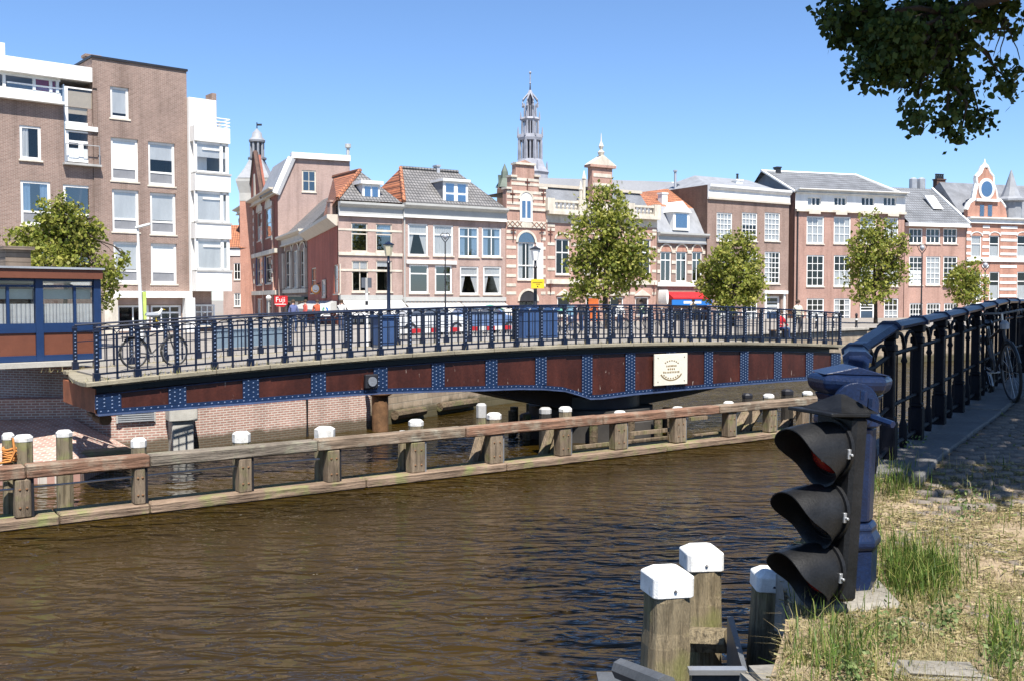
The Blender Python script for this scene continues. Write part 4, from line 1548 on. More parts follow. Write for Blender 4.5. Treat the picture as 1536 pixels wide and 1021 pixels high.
for y in (378, 394, 408):
    wq = h.loc(1022, y)[1]
    for a, b in ((985.5, 990), (1007, 1013.5), (1030.5, 1037.5), (1053, 1059)):
        bx_.append((h.loc(a, 390)[0] + .02, h.loc(b, 390)[0] - .02, -.05, -.004, wq - .15, wq + .15))
blocks(h, 'stone_block', bx_, cream)
h.band('sill_course', h.loc(1022, 430)[1], h.loc(1022, 424)[1], .2, white)
u0, u1, w0, w1 = h.rect(1000, 440, 1056, 449)
h.part('red_canopy', MB().extr([(0, -.9, w0), (0, -.9, w0 + .12), (0, -.005, w1 + .1), (0, -.005, w0)], (u0, 0, 0), (u1, 0, 0)), redpaint)
signblue = mk('shop sign blue', (0.02, 0.16, 0.50), 0.4, vary=0.1)
u0, u1, w0, w1 = h.rect(997, 450, 1057, 458)
sg = h.part('shop_sign', MB().box(u0, u1, -1.0, -.92, w0, w1), signblue)
m = MB()
for i in range(12):
    a = u0 + (u1 - u0) * (.28 + .44 * i / 12)
    m.box(a, a + .15, -1.012, -1.003, (w0 + w1) / 2 - .1, (w0 + w1) / 2 + .12)
part('sign_lettering', m, white, sg)
p = h.p3(994.5, 446, -1.1)
h.part('round_sign', MB().extr([(p.x + .12 * math.cos(t), 0, p.z + .62 * math.sin(t)) for t in [i * math.pi / 10 for i in range(20)]], (0, -1.7, 0), (0, -.6, 0)), white)
wE = wt + .1
w1 = h.loc(1022, 312, 1.6)[1]
h.poly('mansard_slope', [((.05, .05, wE), (h.W - .05, .05, wE), (h.W - .3, 1.5, w1), (.3, 1.5, w1)), ((.05, .05, wE), (.3, 1.5, w1), (.3, 9, w1), (.05, 9, wE)),
                         ((h.W - .05, .05, wE), (h.W - .05, 9, wE), (h.W - .3, 9, w1), (h.W - .3, 1.5, w1))], leadgrey)
w2 = h.loc(1022, 297, 4)[1]
h.poly('upper_roof', [((-.8, 1.5, w1), (h.W - .3, 1.5, w1), (h.W - .3, 5, w2 + .9), (-.2, 5, w2)), ((-.8, 1.5, w1), (-.2, 5, w2), (-.3, 9, w1)),
                      ((h.W - .3, 1.5, w1), (h.W - .3, 9, w1), (h.W - .3, 5, w2 + .9))], orangetile)
u0, u1, w0, w1 = h.rect(1009, 319, 1033, 346, .1)
dm = h.part('dormer', MB().box(u0, u1, .02, 2.4, w0, w1).extr([(u0 - .2, 0, w1), (u1 + .2, 0, w1), ((u0 + u1) / 2, 0, w1 + 1.0)], (0, -.12, 0), (0, 2.6, 0)), white)
part('dormer_pane', MB().box(u0 + .28, u1 - .28, -.02, .016, w0 + .25, w1 - .15), glassb, dm)
chimney(h, 994, 292, 320, 12, 2.2, white)
for px, y in ((1013, 258), (1017, 277)):
    u, wq = h.loc(px, y, 5)
    h.part('stove_pipe', MB().tube([(u, 5, wq - 3), (u, 5, wq)], .12, 6).lathe([(.2, wq), (.2, wq + .15)], 6, (u, 5, 0)), zinc)

# ---- H5: tall brown house with white-grey parapet
h = House('brown_tall_house', 'tall brown brick house with wide pale parapet and nine small-paned white windows', LA, 1060, 1182, 12, voff=.3)
cols5 = ((1075, 1098.5), (1113, 1136), (1147, 1170))
for a, b in cols5:
    h.win(a, 319.5, b, 362, nx=4, ny=5, curt='full', t=.11, mt=.03)
    h.win(a, 378, b, 426, nx=4, ny=6, curt='half' if a < 1140 else None, t=.11, mt=.03)
h.win(1075, 448, 1098.5, 488, nx=3, ny=4, curt='half', t=.11)
h.win(1113, 448, 1136, 488, nx=3, ny=4, curt='half', t=.11)
h.win(1150, 444, 1171, 494, nx=1, ny=3, t=.22, frame=white, rec=.2, sill=False, panel=.55, panelm=mk('dark blue door', (0.02, 0.04, 0.09), 0.4), name='door')
wt = h.loc(1121, 300)[1]
h.wall(wt, brownbrick)
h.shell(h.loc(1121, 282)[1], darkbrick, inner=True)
w1 = cornice(h, 281.5, 303, 1121, white, beigetrim, proud=.4)
h.part('parapet', MB().box(.3, h.W - .3, .002, .4, wt + .003, w1 - .02), white)
u0, u1, w0, w1d = h.rect(1148, 441, 1174, 494)
h.part('door_surround', MB().box(u0 - .2, u0 + .02, -.16, -.005, 0, w1d).box(u1 - .02, u1 + .2, -.16, -.005, 0, w1d).box(u0 - .4, u1 + .4, -.3, -.005, w1d + .003, w1d + .3), white)
wr = h.loc(1150, 273, 5)[1]
h.poly('roof', [((.5, .6, w1), (h.W - .5, .6, w1), (h.W - .5, 5, wr), (3, 5, wr)), ((.5, .6, w1), (3, 5, wr), (.5, 10, w1)), ((h.W - .5, .6, w1), (h.W - .5, 10, w1), (h.W - .5, 5, wr)), ((.5, 10, w1), (3, 5, wr), (h.W - .5, 5, wr), (h.W - .5, 10, w1))], leadgrey)
chimney(h, 1106, 272, 280, 16, 3, white, 1, black)

# ---- H6: long rose house with white attic strip
hb = House('brown_tall_house', 'x', LA, 1184, 1190, 5)
pb = hb.O + hb.d * hb.W
D.objects.remove(hb.root)
LBn = (pb, math.radians(18))
h = House('rose_attic_house', 'long rose brick house with a white attic strip of small windows and tiled roof', LBn, 1191, 1355, 11)
bays = ((1210, 1236), (1250.7, 1276), (1290, 1314), (1326, 1347.5))
for i, (a, b) in enumerate(bays):
    h.win(a, 325 + i * .6, b, 366, nx=3, ny=3, curt='full', t=.12, mt=.03)
    h.win(a, 383 + i * .4, b, 430, nx=3, ny=4, curt='half' if i else None, t=.12, mt=.03, gl=glass)
    if i != 2:
        h.win(a, 448, b, 484, nx=3, ny=4, curt='half', t=.12, mt=.03)
h.win(1290, 450, 1314, 490, nx=1, ny=3, t=.25, panel=.6, panelm=mk('blue grey door', (0.05, 0.08, 0.12), 0.4), rec=.2, sill=False, name='door')
for (a, b) in ((1211, 1231), (1251, 1269.5), (1292, 1311), (1325, 1344)):
    h.win(a, 296.5, b, 309.5, nx=3, ny=1, t=.08, sill=False, mt=.07)
wA = h.loc(1273, 318)[1]
wt = h.loc(1273, 292)[1]
h.wall(wA, brick_mat('pink house brick', (0.43, 0.235, 0.185), (0.37, 0.19, 0.15), (0.43, 0.32, 0.27), vary=.18))
h.wall(wt, white, name='attic_wall', bottom=wA + .002, y0=-.06)
h.shell(wt, orangebrick)
h.band('attic_moulding', wA - .12, wA + .12, .3, cream)
cornice(h, 286.5, 292.5, 1273, white, proud=.7, name='gutter')
for x in (1212, 1252, 1292, 1330):
    u = h.loc(x, 320)[0]
    h.part('bracket', MB().box(u - .1, u + 1.2, -.35, -.31, wA - .35, wA - .1), beigetrim)
wr = h.loc(1240, 262, 4.5)[1]
wE = wt + .05
rl, rr = Vector((-1.0, 4.5, wr)), Vector((h.W - 2.6, 4.5, wr))
h.poly('front_roof_slope', [((-.1, -.3, wE), (h.W - .05, -.3, wE), rr, rl)], greytile2)
h.poly('back_roof_slope', [((h.W - .05, -.3, wE), (h.W - .05, 9.5, wE), rr), ((h.W - .05, 9.5, wE), (-.1, 9.5, wE), rl, rr)], greytile2)
h.part('gable_end', MB().extr([(0, -.3, wE), (0, 9.5, wE), (0, 4.5, wr)], (-.32, 0, 0), (-.11, 0, 0)), leadgrey)
h.part('ridge_tiles', MB().tube([rl + Vector((0, 0, .05)), rr + Vector((0, 0, .05))], .14, 6), white)
h.part('verge_board', MB().tube([(-.3, -.35, wE), (-.9, 4.5, wr + .1)], .13, 5).tube([(h.W, -.35, wE), rr + Vector((0, 0, .1))], .13, 5), white)
chimney(h, 1166, 253, 262, 9, 4.5, black)
h.part('drainpipe', MB().tube([(.25, -.12, 0), (.25, -.12, wA)], .07, 6), black)

# ---- H7: tiled-roof house with three window rows
h = House('slate_roof_house', 'pink brick house with big grey tiled roof, skylight and rows of small-paned windows', LBn, 1356, 1447, 11, voff=.04)
c7 = ((1363.5, 1384), (1389, 1410.5), (1415, 1436))
for a, b in c7:
    h.win(a, 343, b, 366, nx=3, ny=2, t=.12, mt=.04)
    h.win(a, 385, b, 428, nx=3, ny=5, t=.12, mt=.03, curt='full' if 1385 < a < 1411 else None)
    h.win(a + 1, 455, b, 481, nx=4, ny=3, t=.12, mt=.03)
wt = h.loc(1402, 340)[1]
h.wall(wt, rosebrick)
h.shell(wt, rosebrick)
h.band('eave', wt - .06, wt + .3, .55, white)
wr = h.loc(1375, 283, 4.5)[1]
rl, rr = Vector((-.4, 4.5, wr)), Vector((h.loc(1398, 283, 4.5)[0], 4.5, wr))
wE = wt + .31
h.poly('front_roof_slope', [((-.0, -.5, wE), (h.W, -.5, wE), rr, rl)], greytile2)
h.poly('roof_hip', [((h.W, -.5, wE), (h.W, 9.5, wE), rr), ((h.W, 9.5, wE), (0, 9.5, wE), rl, rr)], greytile2)
h.part('verge_board', MB().tube([(h.W, -.55, wE + .05), rr + Vector((0, 0, .08))], .14, 5), white)
p = h.p3(1399, 304, 2.1)
h.part('skylight', MB().hexa([(p.x - .6, p.y - .9, p.z - .75), (p.x + .6, p.y - .9, p.z - .75), (p.x + .6, p.y - .7, p.z - .75), (p.x - .6, p.y - .7, p.z - .75),
                              (p.x - .6, p.y + .5, p.z + .75), (p.x + .6, p.y + .5, p.z + .75), (p.x + .6, p.y + .7, p.z + .75), (p.x - .6, p.y + .7, p.z + .75)]), white)
chimney(h, 1409, 271, 286, 22, 6, darkbrick, 4, black)
for px in (1370, 1382):
    u, wq = h.loc(px, 269, 7)
    h.part('steel_duct', MB().lathe([(.42, wq - 2.5), (.42, wq), (.2, wq + .15)], 10, (u, 7, 0)), zinc)

# ---- H8: red and white banded house with curved gable
h = House('banded_gable_house', 'red and white banded house with a curved crested gable and round window', LBn, 1448, 1600, 11, voff=.08)
wins8 = ((1456.5, 1472), (1484, 1499), (1525.5, 1541), (1552, 1567))
for a, b in wins8:
    h.win(a, 354, b, 386, nx=1, split=.62, curt='half', t=.1)
    h.win(a, 408, b, 450, nx=1, split=.66, curt='half', t=.1)
    h.win(a, 462, b, 482, nx=1, t=.1)
wt = h.loc(1520, 328)[1]
h.wall(wt, orangebrick)
h.shell(wt, orangebrick)
bx_ = []
for y in (341, 350, 360, 371, 381, 400, 414, 424, 434, 444, 460, 470):
    wq = h.loc(1490, y)[1]
    for a, b in ((1448.5, 1456), (1472.5, 1483.5), (1499.5, 1525), (1541.5, 1551.5)):
        bx_.append((h.loc(a, 400)[0] + .03, h.loc(b, 400)[0] - .03, -.04, -.004, wq - .13, wq + .13))
blocks(h, 'stone_band', bx_, white)
h.band('string_course', h.loc(1490, 393)[1], h.loc(1490, 387)[1], .16, white)
h.band('plinth_course', h.loc(1490, 458)[1], h.loc(1490, 454)[1], .16, white)
cornice(h, 327, 336, 1490, white, proud=.5)
for a, b in wins8:
    u0, u1, w0, w1 = h.rect(a, 354, b, 386)
    arch_disc(h, u0, u1, w1 + .003, orangebrick, white, y=-.03, rise=.35, name='window_arch')
gpx = [(1451, 328), (1451, 315), (1455, 305), (1462, 300), (1464, 288), (1467, 276), (1466, 266), (1472, 260), (1476, 250), (1481, 250), (1485, 260), (1490, 266), (1490, 276), (1494, 288),
       (1496, 300), (1502, 303), (1508, 312), (1510, 328)]
gl8 = [h.loc(x, y) for x, y in gpx]
gab = h.part('curved_gable', MB().extr([(u, 0, max(w, wt + .06)) for u, w in gl8], (0, -.05, 0), (0, .5, 0)), orangebrick)
m = MB()
top8 = [(u, w) for u, w in gl8[1:-1]]
for (u, w), (u2, w2) in zip(top8, top8[1:]):
    m.tube([(u, .2, w), (u2, .2, w2)], .3, 5)
part('coping', m, white, gab)
u, wq = h.loc(1478.5, 284)
part('round_window', MB().extr([(u + 1.0 * math.cos(t), 0, wq + 1.1 * math.sin(t)) for t in [i * math.pi / 10 for i in range(20)]], (0, -.16, 0), (0, -.055, 0)), white, gab)
part('round_pane', MB().extr([(u + .72 * math.cos(t), 0, wq + .8 * math.sin(t)) for t in [i * math.pi / 10 for i in range(20)]], (0, -.19, 0), (0, -.163, 0)), glassb, gab)
part('finial', MB().lathe([(.35, h.loc(1478, 252)[1]), (.4, h.loc(1478, 249)[1]), (.1, h.loc(1478, 244)[1]), (.02, h.loc(1478, 238)[1])], 8, (u, .2, 0)), white, gab)
for a in (1469, 1481):
    q = h.rect(a, 308, a + 6, 325)
    part('gable_pane', MB().box(q[0], q[1], -.12, -.055, q[2], q[3]), glassb, gab)
q = h.rect(1462, 299, 1496, 303)
part('moulding', MB().box(q[0], q[1], -.3, -.055, q[2], q[3]), white, gab)
u, wq = h.loc(1516, 304, 1)
tr = h.part('corner_turret', MB().lathe([(1.1, wt), (1.1, wq), (1.5, wq + .1), (1.5, wq + .3), (1.0, wq + .6), (.6, wq + 1.6), (.05, wq + 3.4)], 10, (u, 1, 0)), leadgrey)
h.poly('roof', [((0, .6, wt), (h.W, .6, wt), (h.W, 4, wt + 4.0), (0, 4, wt + 4.0)), ((0, .6, wt), (0, 4, wt + 4), (0, 10, wt))], slate)

signblue_ = mk('shutter blue', (0.03, 0.06, 0.16), .5)
# ---- buildings of the side street
P1 = at_y(462, HOR, 91)
P2 = at_y(425, HOR, 104)
LC2 = (P2, math.atan2(P1.y - P2.y, P1.x - P2.x))
h = House('side_street_house', 'narrow side-street house with white mouldings and a dark cornice beside the red wall', LC2, 425, 461.5, 6, voff=.05)
for (a, b) in ((429, 436), (440, 447), (451, 457)):
    h.win(a, 375, b, 432, nx=2, ny=3, t=.12, frame=cream)
    h.win(a, 452, b, 480, nx=1, ny=1, t=.12, frame=cream)
wt = h.loc(440, 362)[1]
h.wall(wt, brownbrick)
h.shell(wt, brownbrick)
cornice(h, 350, 366, 443, beigetrim, cream, proud=.8)
h.band('string_course', h.w(440), h.w(434), .2, cream)
for px in (426.5, 438, 449, 459.5):
    u = h.loc(px, 400)[0]
    h.part('pilaster', MB().box(u - .28, u + .28, -.22, -.004, h.w(433), wt - 1.0), cream)
for a, b in ((428, 437), (439, 448), (450, 458)):
    u0, u1, w0, w1 = h.rect(a, 368, b, 376)
    arch_disc(h, u0, u1, w0, brownbrick, cream, y=-.03, rise=.7, name='window_arch')
h.band('shop_fascia', h.w(452), h.w(446), .3, mk('dark green fascia', (0.03, 0.06, 0.04)))
w1 = h.w(320)
h.poly('roof', [((0, 0, wt + .8), (h.W, 0, wt + .8), (h.W, 4, w1 + 2), (0, 4, w1 + 2)), ((0, 0, wt + .8), (0, 4, w1 + 2), (0, 6, wt + .8)), ((h.W, 0, wt + .8), (h.W, 6, wt + .8), (h.W, 4, w1 + 2))], greytile)

T0, T1 = at_y(360, HOR, 132), at_y(418, HOR, 105)
LT = (T0, math.atan2(T1.y - T0.y, T1.x - T0.x))
h = House('turreted_house', 'tall red-brown side-street building with stone mouldings, pointed gable and bell turret', LT, 360, 417.5, 10)
for i, (a, b) in enumerate(((364, 370), (374, 381), (386, 393), (399, 407))):
    h.win(a, 330 - i * 6, b, 372 - i * 5, nx=1, ny=2, t=.14, frame=cream)
    h.win(a, 390 - i * 2, b, 432 - i * 2, nx=1, ny=2, t=.14, frame=cream)
    h.win(a, 448, b, 478, nx=1, ny=1, t=.14, frame=cream)
wt = h.loc(390, 301)[1]
h.wall(wt, redbrick)
h.shell(wt, redbrick)
cornice(h, 297, 306, 390, beigetrim, cream, proud=.9)
for y in (383, 440):
    h.band('string_course', h.loc(390, y + 3)[1], h.loc(390, y - 3)[1], .35, cream)
m = MB()
for px in (361.5, 372, 383.5, 396, 411):
    u = h.loc(px, 380)[0]
    m.box(u - .3, u + .3, -.2, -.005, 0, wt - .9)
h.part('pilasters', m, rosebrick)
bx_ = []
for y in (316, 328, 340, 352, 364, 398, 410, 422):
    wq = h.loc(390, y)[1]
    for px in (361.5, 372, 383.5, 396, 411):
        u = h.loc(px, 380)[0]
        bx_.append((u - .36, u + .36, -.26, -.205, wq - .25, wq + .25))
blocks(h, 'stone_block', bx_, cream)
for i, (a, b) in enumerate(((364, 370), (374, 381), (386, 393), (399, 407))):
    u0, u1, w0, w1 = h.rect(a, 330 - i * 6, b, 372 - i * 5)
    arch_disc(h, u0, u1, w1 + .003, cream, cream, y=-.04, rise=.9, name='window_arch')
    u0, u1, w0, w1 = h.rect(a, 390 - i * 2, b, 432 - i * 2)
    h.part('blue_shutter', MB().box(u0 - .5, u0 - .06, -.1, -.004, w0, w1), signblue_)
ga, gb, gtop = h.loc(377, 285)[0], h.loc(396, 285)[0], h.loc(386, 232)[1]
pg = h.part('pointed_gable', MB().extr([(ga, 0, wt), (gb, 0, wt), ((ga + gb) / 2, 0, gtop)], (0, -.3, 0), (0, .4, 0)), redbrick)
part('gable_coping', MB().tube([(ga - .2, -.2, wt), ((ga + gb) / 2, -.2, gtop + .3)], .3, 5).tube([(gb + .2, -.2, wt), ((ga + gb) / 2, -.2, gtop + .3)], .3, 5), darkbrick, pg)
part('lancet', MB().box((ga + gb) / 2 - .5, (ga + gb) / 2 + .5, -.38, -.304, wt + .6, wt + 3.2), cream, pg)
# turret over the far end
tq = at_y(388, HOR, 122)
tw_ = tag(empty('bell_turret', (tq.x, tq.y, 0)), 'slender grey bell turret with domed cap and weather vane above side street', 'turret')
s_ = 122 / F


def tz(y):
    return at_y(388, y, 122).z


bs = MB().lathe([(30 * s_, GZ), (30 * s_, tz(304))], 4, ph=math.pi / 4)
part('shaft', bs, orangebrick, tw_)
part('white_band', MB().lathe([(30.5 * s_, tz(304) + .01), (30.5 * s_, tz(292)), (36 * s_, tz(275)), (36 * s_, tz(271))], 4, ph=math.pi / 4), trimgrey, tw_)
part('spire_roof', MB().lathe([(34 * s_, tz(270)), (22 * s_, tz(255)), (13 * s_, tz(240))], 4, ph=math.pi / 4), leadgrey, tw_)
part('gallery', MB().lathe([(14 * s_, tz(240) + .01), (14 * s_, tz(237))], 8), slate, tw_)
for k in range(8):
    t = k * math.pi / 4 + .39
    part('column', MB().lathe([(1.7 * s_, tz(237)), (1.7 * s_, tz(214))], 6, (9 * s_ * math.cos(t), 9 * s_ * math.sin(t), 0)), leadgrey, tw_)
part('core', MB().lathe([(4 * s_, tz(237)), (4 * s_, tz(214))], 8), slate, tw_)
part('dome', MB().lathe([(12 * s_, tz(214) + .01), (12.5 * s_, tz(211)), (8 * s_, tz(206)), (7 * s_, tz(200)), (4 * s_, tz(197)), (.6 * s_, tz(193))], 10), leadgrey, tw_, smooth=50)
part('weather_vane', MB().tube([(0, 0, tz(195)), (0, 0, tz(184))], .07, 5).box(-.05, .6, -.03, .03, tz(189), tz(186)), black, tw_)
# big gable wall facing the canal
LG = (at_y(418, HOR, 103), math.radians(24))
h = House('pale_gable_house', 'high pale pink brick gable end with white verge and one blue window', LG, 418, 526, 12)
h.win(453, 256, 474, 288.5, nx=2, ny=2, t=.14, frame=cream, gl=glassb)
pts = [(418, 480), (526, 480), (526, 246), (437, 233), (418, 284)]
loc = [h.loc(x, y) for x, y in pts]
hh = h.holes[0]
w5 = h.loc(440, 292)[1]
h.wall(h.loc(470, 292)[1] - .0, pinkbrick)
top_ = h.loc(470, 292)[1]
m = MB()
uL = 0.0
sl0, sl1 = h.loc(418, 284), h.loc(437, 233)
def ul(w):
    return sl0[0] + (sl1[0] - sl0[0]) * min(1, max(0, (w - sl0[1]) / (sl1[1] - sl0[1])))
a, b, c, d = hh
wtp = h.loc(480, 240)[1]
m.quad((0, 0, top_), (a, 0, top_), (a, 0, c), (ul(c), 0, c))
m.quad((ul(c), 0, c), (a, 0, c), (a, 0, d), (ul(d), 0, d))
m.quad((ul(d), 0, d), (a, 0, d), (a, 0, wtp), (ul(wtp), 0, wtp))
m.quad((a, 0, d), (b, 0, d), (b, 0, wtp), (a, 0, wtp))
m.quad((a, 0, top_), (b, 0, top_), (b, 0, c), (a, 0, c))
m.quad((b, 0, top_), (h.W, 0, top_), (h.W, 0, wtp), (b, 0, wtp))
h.part('gable_wall', m, pinkbrick)
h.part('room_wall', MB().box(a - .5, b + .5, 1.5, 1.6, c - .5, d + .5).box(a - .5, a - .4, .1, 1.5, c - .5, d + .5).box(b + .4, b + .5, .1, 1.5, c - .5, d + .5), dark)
h.part('verge', MB().tube([(sl0[0] - .3, -.1, sl0[1] - .5), (sl1[0], -.1, wtp)], .42, 5).box(sl1[0], h.W, -.3, .5, wtp, wtp + .6), white)
h.poly('roof', [((sl0[0] - .3, 0, sl0[1]), (sl1[0], 0, wtp + .3), (sl1[0], 10, wtp + .3), (sl0[0] - .3, 10, sl0[1])), ((sl1[0], 0, wtp + .3), (h.W, 0, wtp + .3), (h.W, 10, wtp + .3), (sl1[0], 10, wtp + .3)),
                ((h.W, 0, 0), (h.W, 10, 0), (h.W, 10, wtp + .3), (h.W, 0, wtp + .3))], leadgrey)
u, wq = h.loc(522, 222, 1)
h.part('flue', MB().tube([(u, 1, wtp), (u, 1, wq)], .18, 6).lathe([(.32, wq), (.32, wq + .4)], 8, (u, 1, 0)), trimgrey)
# low white house seen at the end of the side street, left
LE = (at_y(330, HOR, 120), math.radians(10))
h = House('end_house', 'small white-fronted house with orange roof glimpsed at the end of side street', LE, 335, 372, 6)
h.win(351, 395, 361, 420, nx=2, ny=2)
h.win(351, 440, 361, 460, nx=2, ny=2)
wt = h.w(372)
h.wall(wt, pinkbrick)
h.shell(wt, pinkbrick)
h.band('white_band', h.w(384), h.w(374), .1, white)
h.poly('roof', [((0, -.3, wt), (h.W, -.3, wt), (h.W, 4, wt + 3), (0, 4, wt + 3)), ((h.W, -.3, wt), (h.W, 6, wt), (h.W, 4, wt + 3)), ((0, -.3, wt), (0, 4, wt + 3), (0, 6, wt))], orangetile)

# ---- modern apartment block on the left
LL = (at_y(185, HOR, 54), math.radians(40))
h = House('apartment_block', 'tan brick apartment block with a flat-topped tower and stacked white bay', LL, -40, 283.5, 11, cat='apartment building')
uT = h.loc(143.5, HOR)[0]
sc_ = dict(frame=white, t=.13, sill=True)
h.win(29.5, 189, 61.5, 240, nx=1, curt='one', **sc_)
h.win(31, 272, 76, 338, nx=1, panel=.30, gl=glassb, **sc_)
h.win(95, 278, 138, 341, nx=1, panel=.30, gl=glassb, **sc_)
h.win(33, 365, 77, 425, nx=1, panel=.3, gl=glassb, **sc_)
h.win(97, 368, 140, 428, nx=1, panel=.3, gl=glassb, **sc_)
h.win(165, 131, 193, 178, nx=1, blind=.9, **sc_)
for (x0, y0, x1, y1, bl) in ((166, 208, 207, 272, .5), (222, 214, 262, 279, .5), (168, 285, 208, 348, .62), (225, 290, 263.5, 352, .6), (170, 363, 209, 425, .6), (226, 365.5, 265, 426, .6)):
    h.win(x0, y0, x1, y1, nx=1, panel=.30, blind=bl, **sc_)
h.win(176, 458, 224, 496, nx=2, frame=white, gl=glass, t=.12, sill=False)
h.win(226, 458, 272, 496, nx=3, split=.7, frame=white, gl=glass, t=.12, sill=False)
h.win(10, 460, 60, 496, nx=2, frame=white, t=.12, sill=False)
# recessed stair column with windows
q = h.rect(96, 130, 146, 246)
h.holes.append((q[0], q[1], q[2], q[3]))
wA = h.loc(70, 156)[1]
wTw = h.loc(213, 98)[1]
h.wall(wA, tanbrick, u1=uT)
h.wall(wTw, tanbrick, u0=uT + .004, name='tower_wall', y0=-.05)
h.shell(wTw, tanbrick, u0=uT)
h.shell(wA, tanbrick, u1=uT)
h.part('tower_coping', MB().box(uT - .06, h.W + .06, -.12, 6, wTw + .002, wTw + .12), black)
col_ = h.part('stair_recess', MB().box(q[0], q[0] + .05, .02, .7, q[2], q[3]), bluegrey)
hh_ = q[3] - q[2]
for (f0, f1, bl) in ((.5, .98, True), (.02, .42, False)):
    fm = MB()
    z0, z1 = q[2] + hh_ * f0, q[2] + hh_ * f1
    fm.box(q[0] + .06, q[0] + .22, .02, .1, z0, z1).box(q[1] - .18, q[1] - .02, .02, .1, z0, z1).box(q[0] + .22, q[1] - .18, .02, .1, z1 - .08, z1).box(q[0] + .22, q[1] - .18, .02, .1, z0, z0 + .14)
    if not bl:
        fm.box((q[0] + q[1]) / 2 - .12, (q[0] + q[1]) / 2 + .12, .03, .09, z0 + .08, z1 - .6).box(q[0] + .22, q[1] - .18, .03, .09, z1 - .62, z1 - .5)
    f_ = part('stair_window_frame', fm, white, h.root)
    part('pane', MB().quad((q[0] + .2, .06, z0 + .1), (q[1] - .16, .06, z0 + .1), (q[1] - .16, .06, z1 - .1), (q[0] + .2, .06, z1 - .1)), glass, f_)
    part('blind', MB().box(q[0] + .24, q[1] - .2, .075, .085, z0 + (.55 if bl else .1), z1 - (.2 if bl else .9)), mk('cream blind', (0.72, 0.58, 0.42), 0.9, vary=0.05) if bl else curtain, f_)
h.part('stair_spandrel', MB().box(q[0] + .06, q[1], -.1, .45, q[2] + hh_ * .43, q[2] + hh_ * .49), white)
h.part('balcony_slab', MB().box(q[0] - .1, q[1] + .1, -.35, .3, q[2] - .12, q[2] - .01), greyst)
h.part('balcony_rail', MB().tube([(q[0], -.3, q[2] + .95), (q[1], -.3, q[2] + .95)], .025, 5).tube([(q[1], -.3, q[2]), (q[1], -.3, q[2] + .95)], .025, 5).tube([(q[0], -.3, q[2]), (q[0], -.3, q[2] + .95)], .025, 5), steel)
# penthouse strip on the low wing
wF0, wF1 = h.loc(70, 115)[1], h.loc(70, 93)[1]
uE = h.loc(146, HOR)[0]
h.part('penthouse_fascia', MB().box(.05, uT - .02, -.12, 5, wF0, wF1), white)
h.part('penthouse_ledge', MB().box(.05, q[0] - .05, -.4, -.003, wA + .003, wA + .14), white)
h.part('penthouse_base', MB().box(.05, q[0] - .05, .05, .2, wA + .003, wA + .5), white)
pf = h.part('penthouse_window', MB().box(.05, q[0] - .08, .22, .3, wA + .5, wA + .65).box(.05, q[0] - .08, .22, .3, wF0 - .15, wF0 - .003), white)
for px in (8, 53, 78, 88):
    u = h.loc(px, 130)[0]
    part('mullion', MB().box(u - .07, u + .07, .2, .32, wA + .65, wF0 - .15), white, pf)
part('pane', MB().quad((.1, .28, wA + .6), (q[0] - .1, .28, wA + .6), (q[0] - .1, .28, wF0 - .1), (.1, .28, wF0 - .1)), glass, pf)
ua, ub = h.loc(55, 130)[0], h.loc(85, 130)[0]
part('crimson_curtain', MB().box(ua, ub, .3, .33, wA + .3, wF0 - .1), mk('crimson cloth', (0.30, 0.012, 0.05), 0.9), pf)
part('room_back', MB().box(.05, q[0] - .05, 3, 3.1, wA, wF0), trimgrey, pf)
h.part('glass_balustrade', MB().box(h.loc(8, 150)[0], q[0] - .1, -.34, -.31, wA + .16, wA + .75), glass)
h.part('balustrade_rail', MB().box(h.loc(8, 150)[0], q[0] - .1, -.36, -.29, wA + .76, wA + .82), steel)
h.part('roof_box', MB().box(h.loc(-40, 90)[0], h.loc(23, 80)[0], 2, 5, wF1, h.loc(10, 72, 3)[1]), white)
chimney(h, 137, 88, 104, 14, 1.5, tanbrick)
# ground floor fascia and pillars
h.band('shop_fascia', h.loc(220, 447)[1], h.loc(220, 437)[1], .5, white, uT + .5)
h.band('shop_soffit', h.loc(220, 457)[1], h.loc(220, 447)[1] - .004, .1, mk('pink soffit', (0.40, 0.28, 0.23)), uT + .5)
u0, u1 = h.loc(273, 470)[0], h.loc(287, 470)[0]
h.part('pillar', MB().box(u0, u1, -.55, -.06, 0, h.loc(280, 447)[1]), white)
u0, u1 = h.loc(152, 470)[0], h.loc(172, 470)[0]
h.part('pillar', MB().box(u0, u1, -.55, -.06, 0, h.loc(160, 447)[1]), cream)
u0, u1, w0, w1 = h.rect(214, 426, 222, 433)
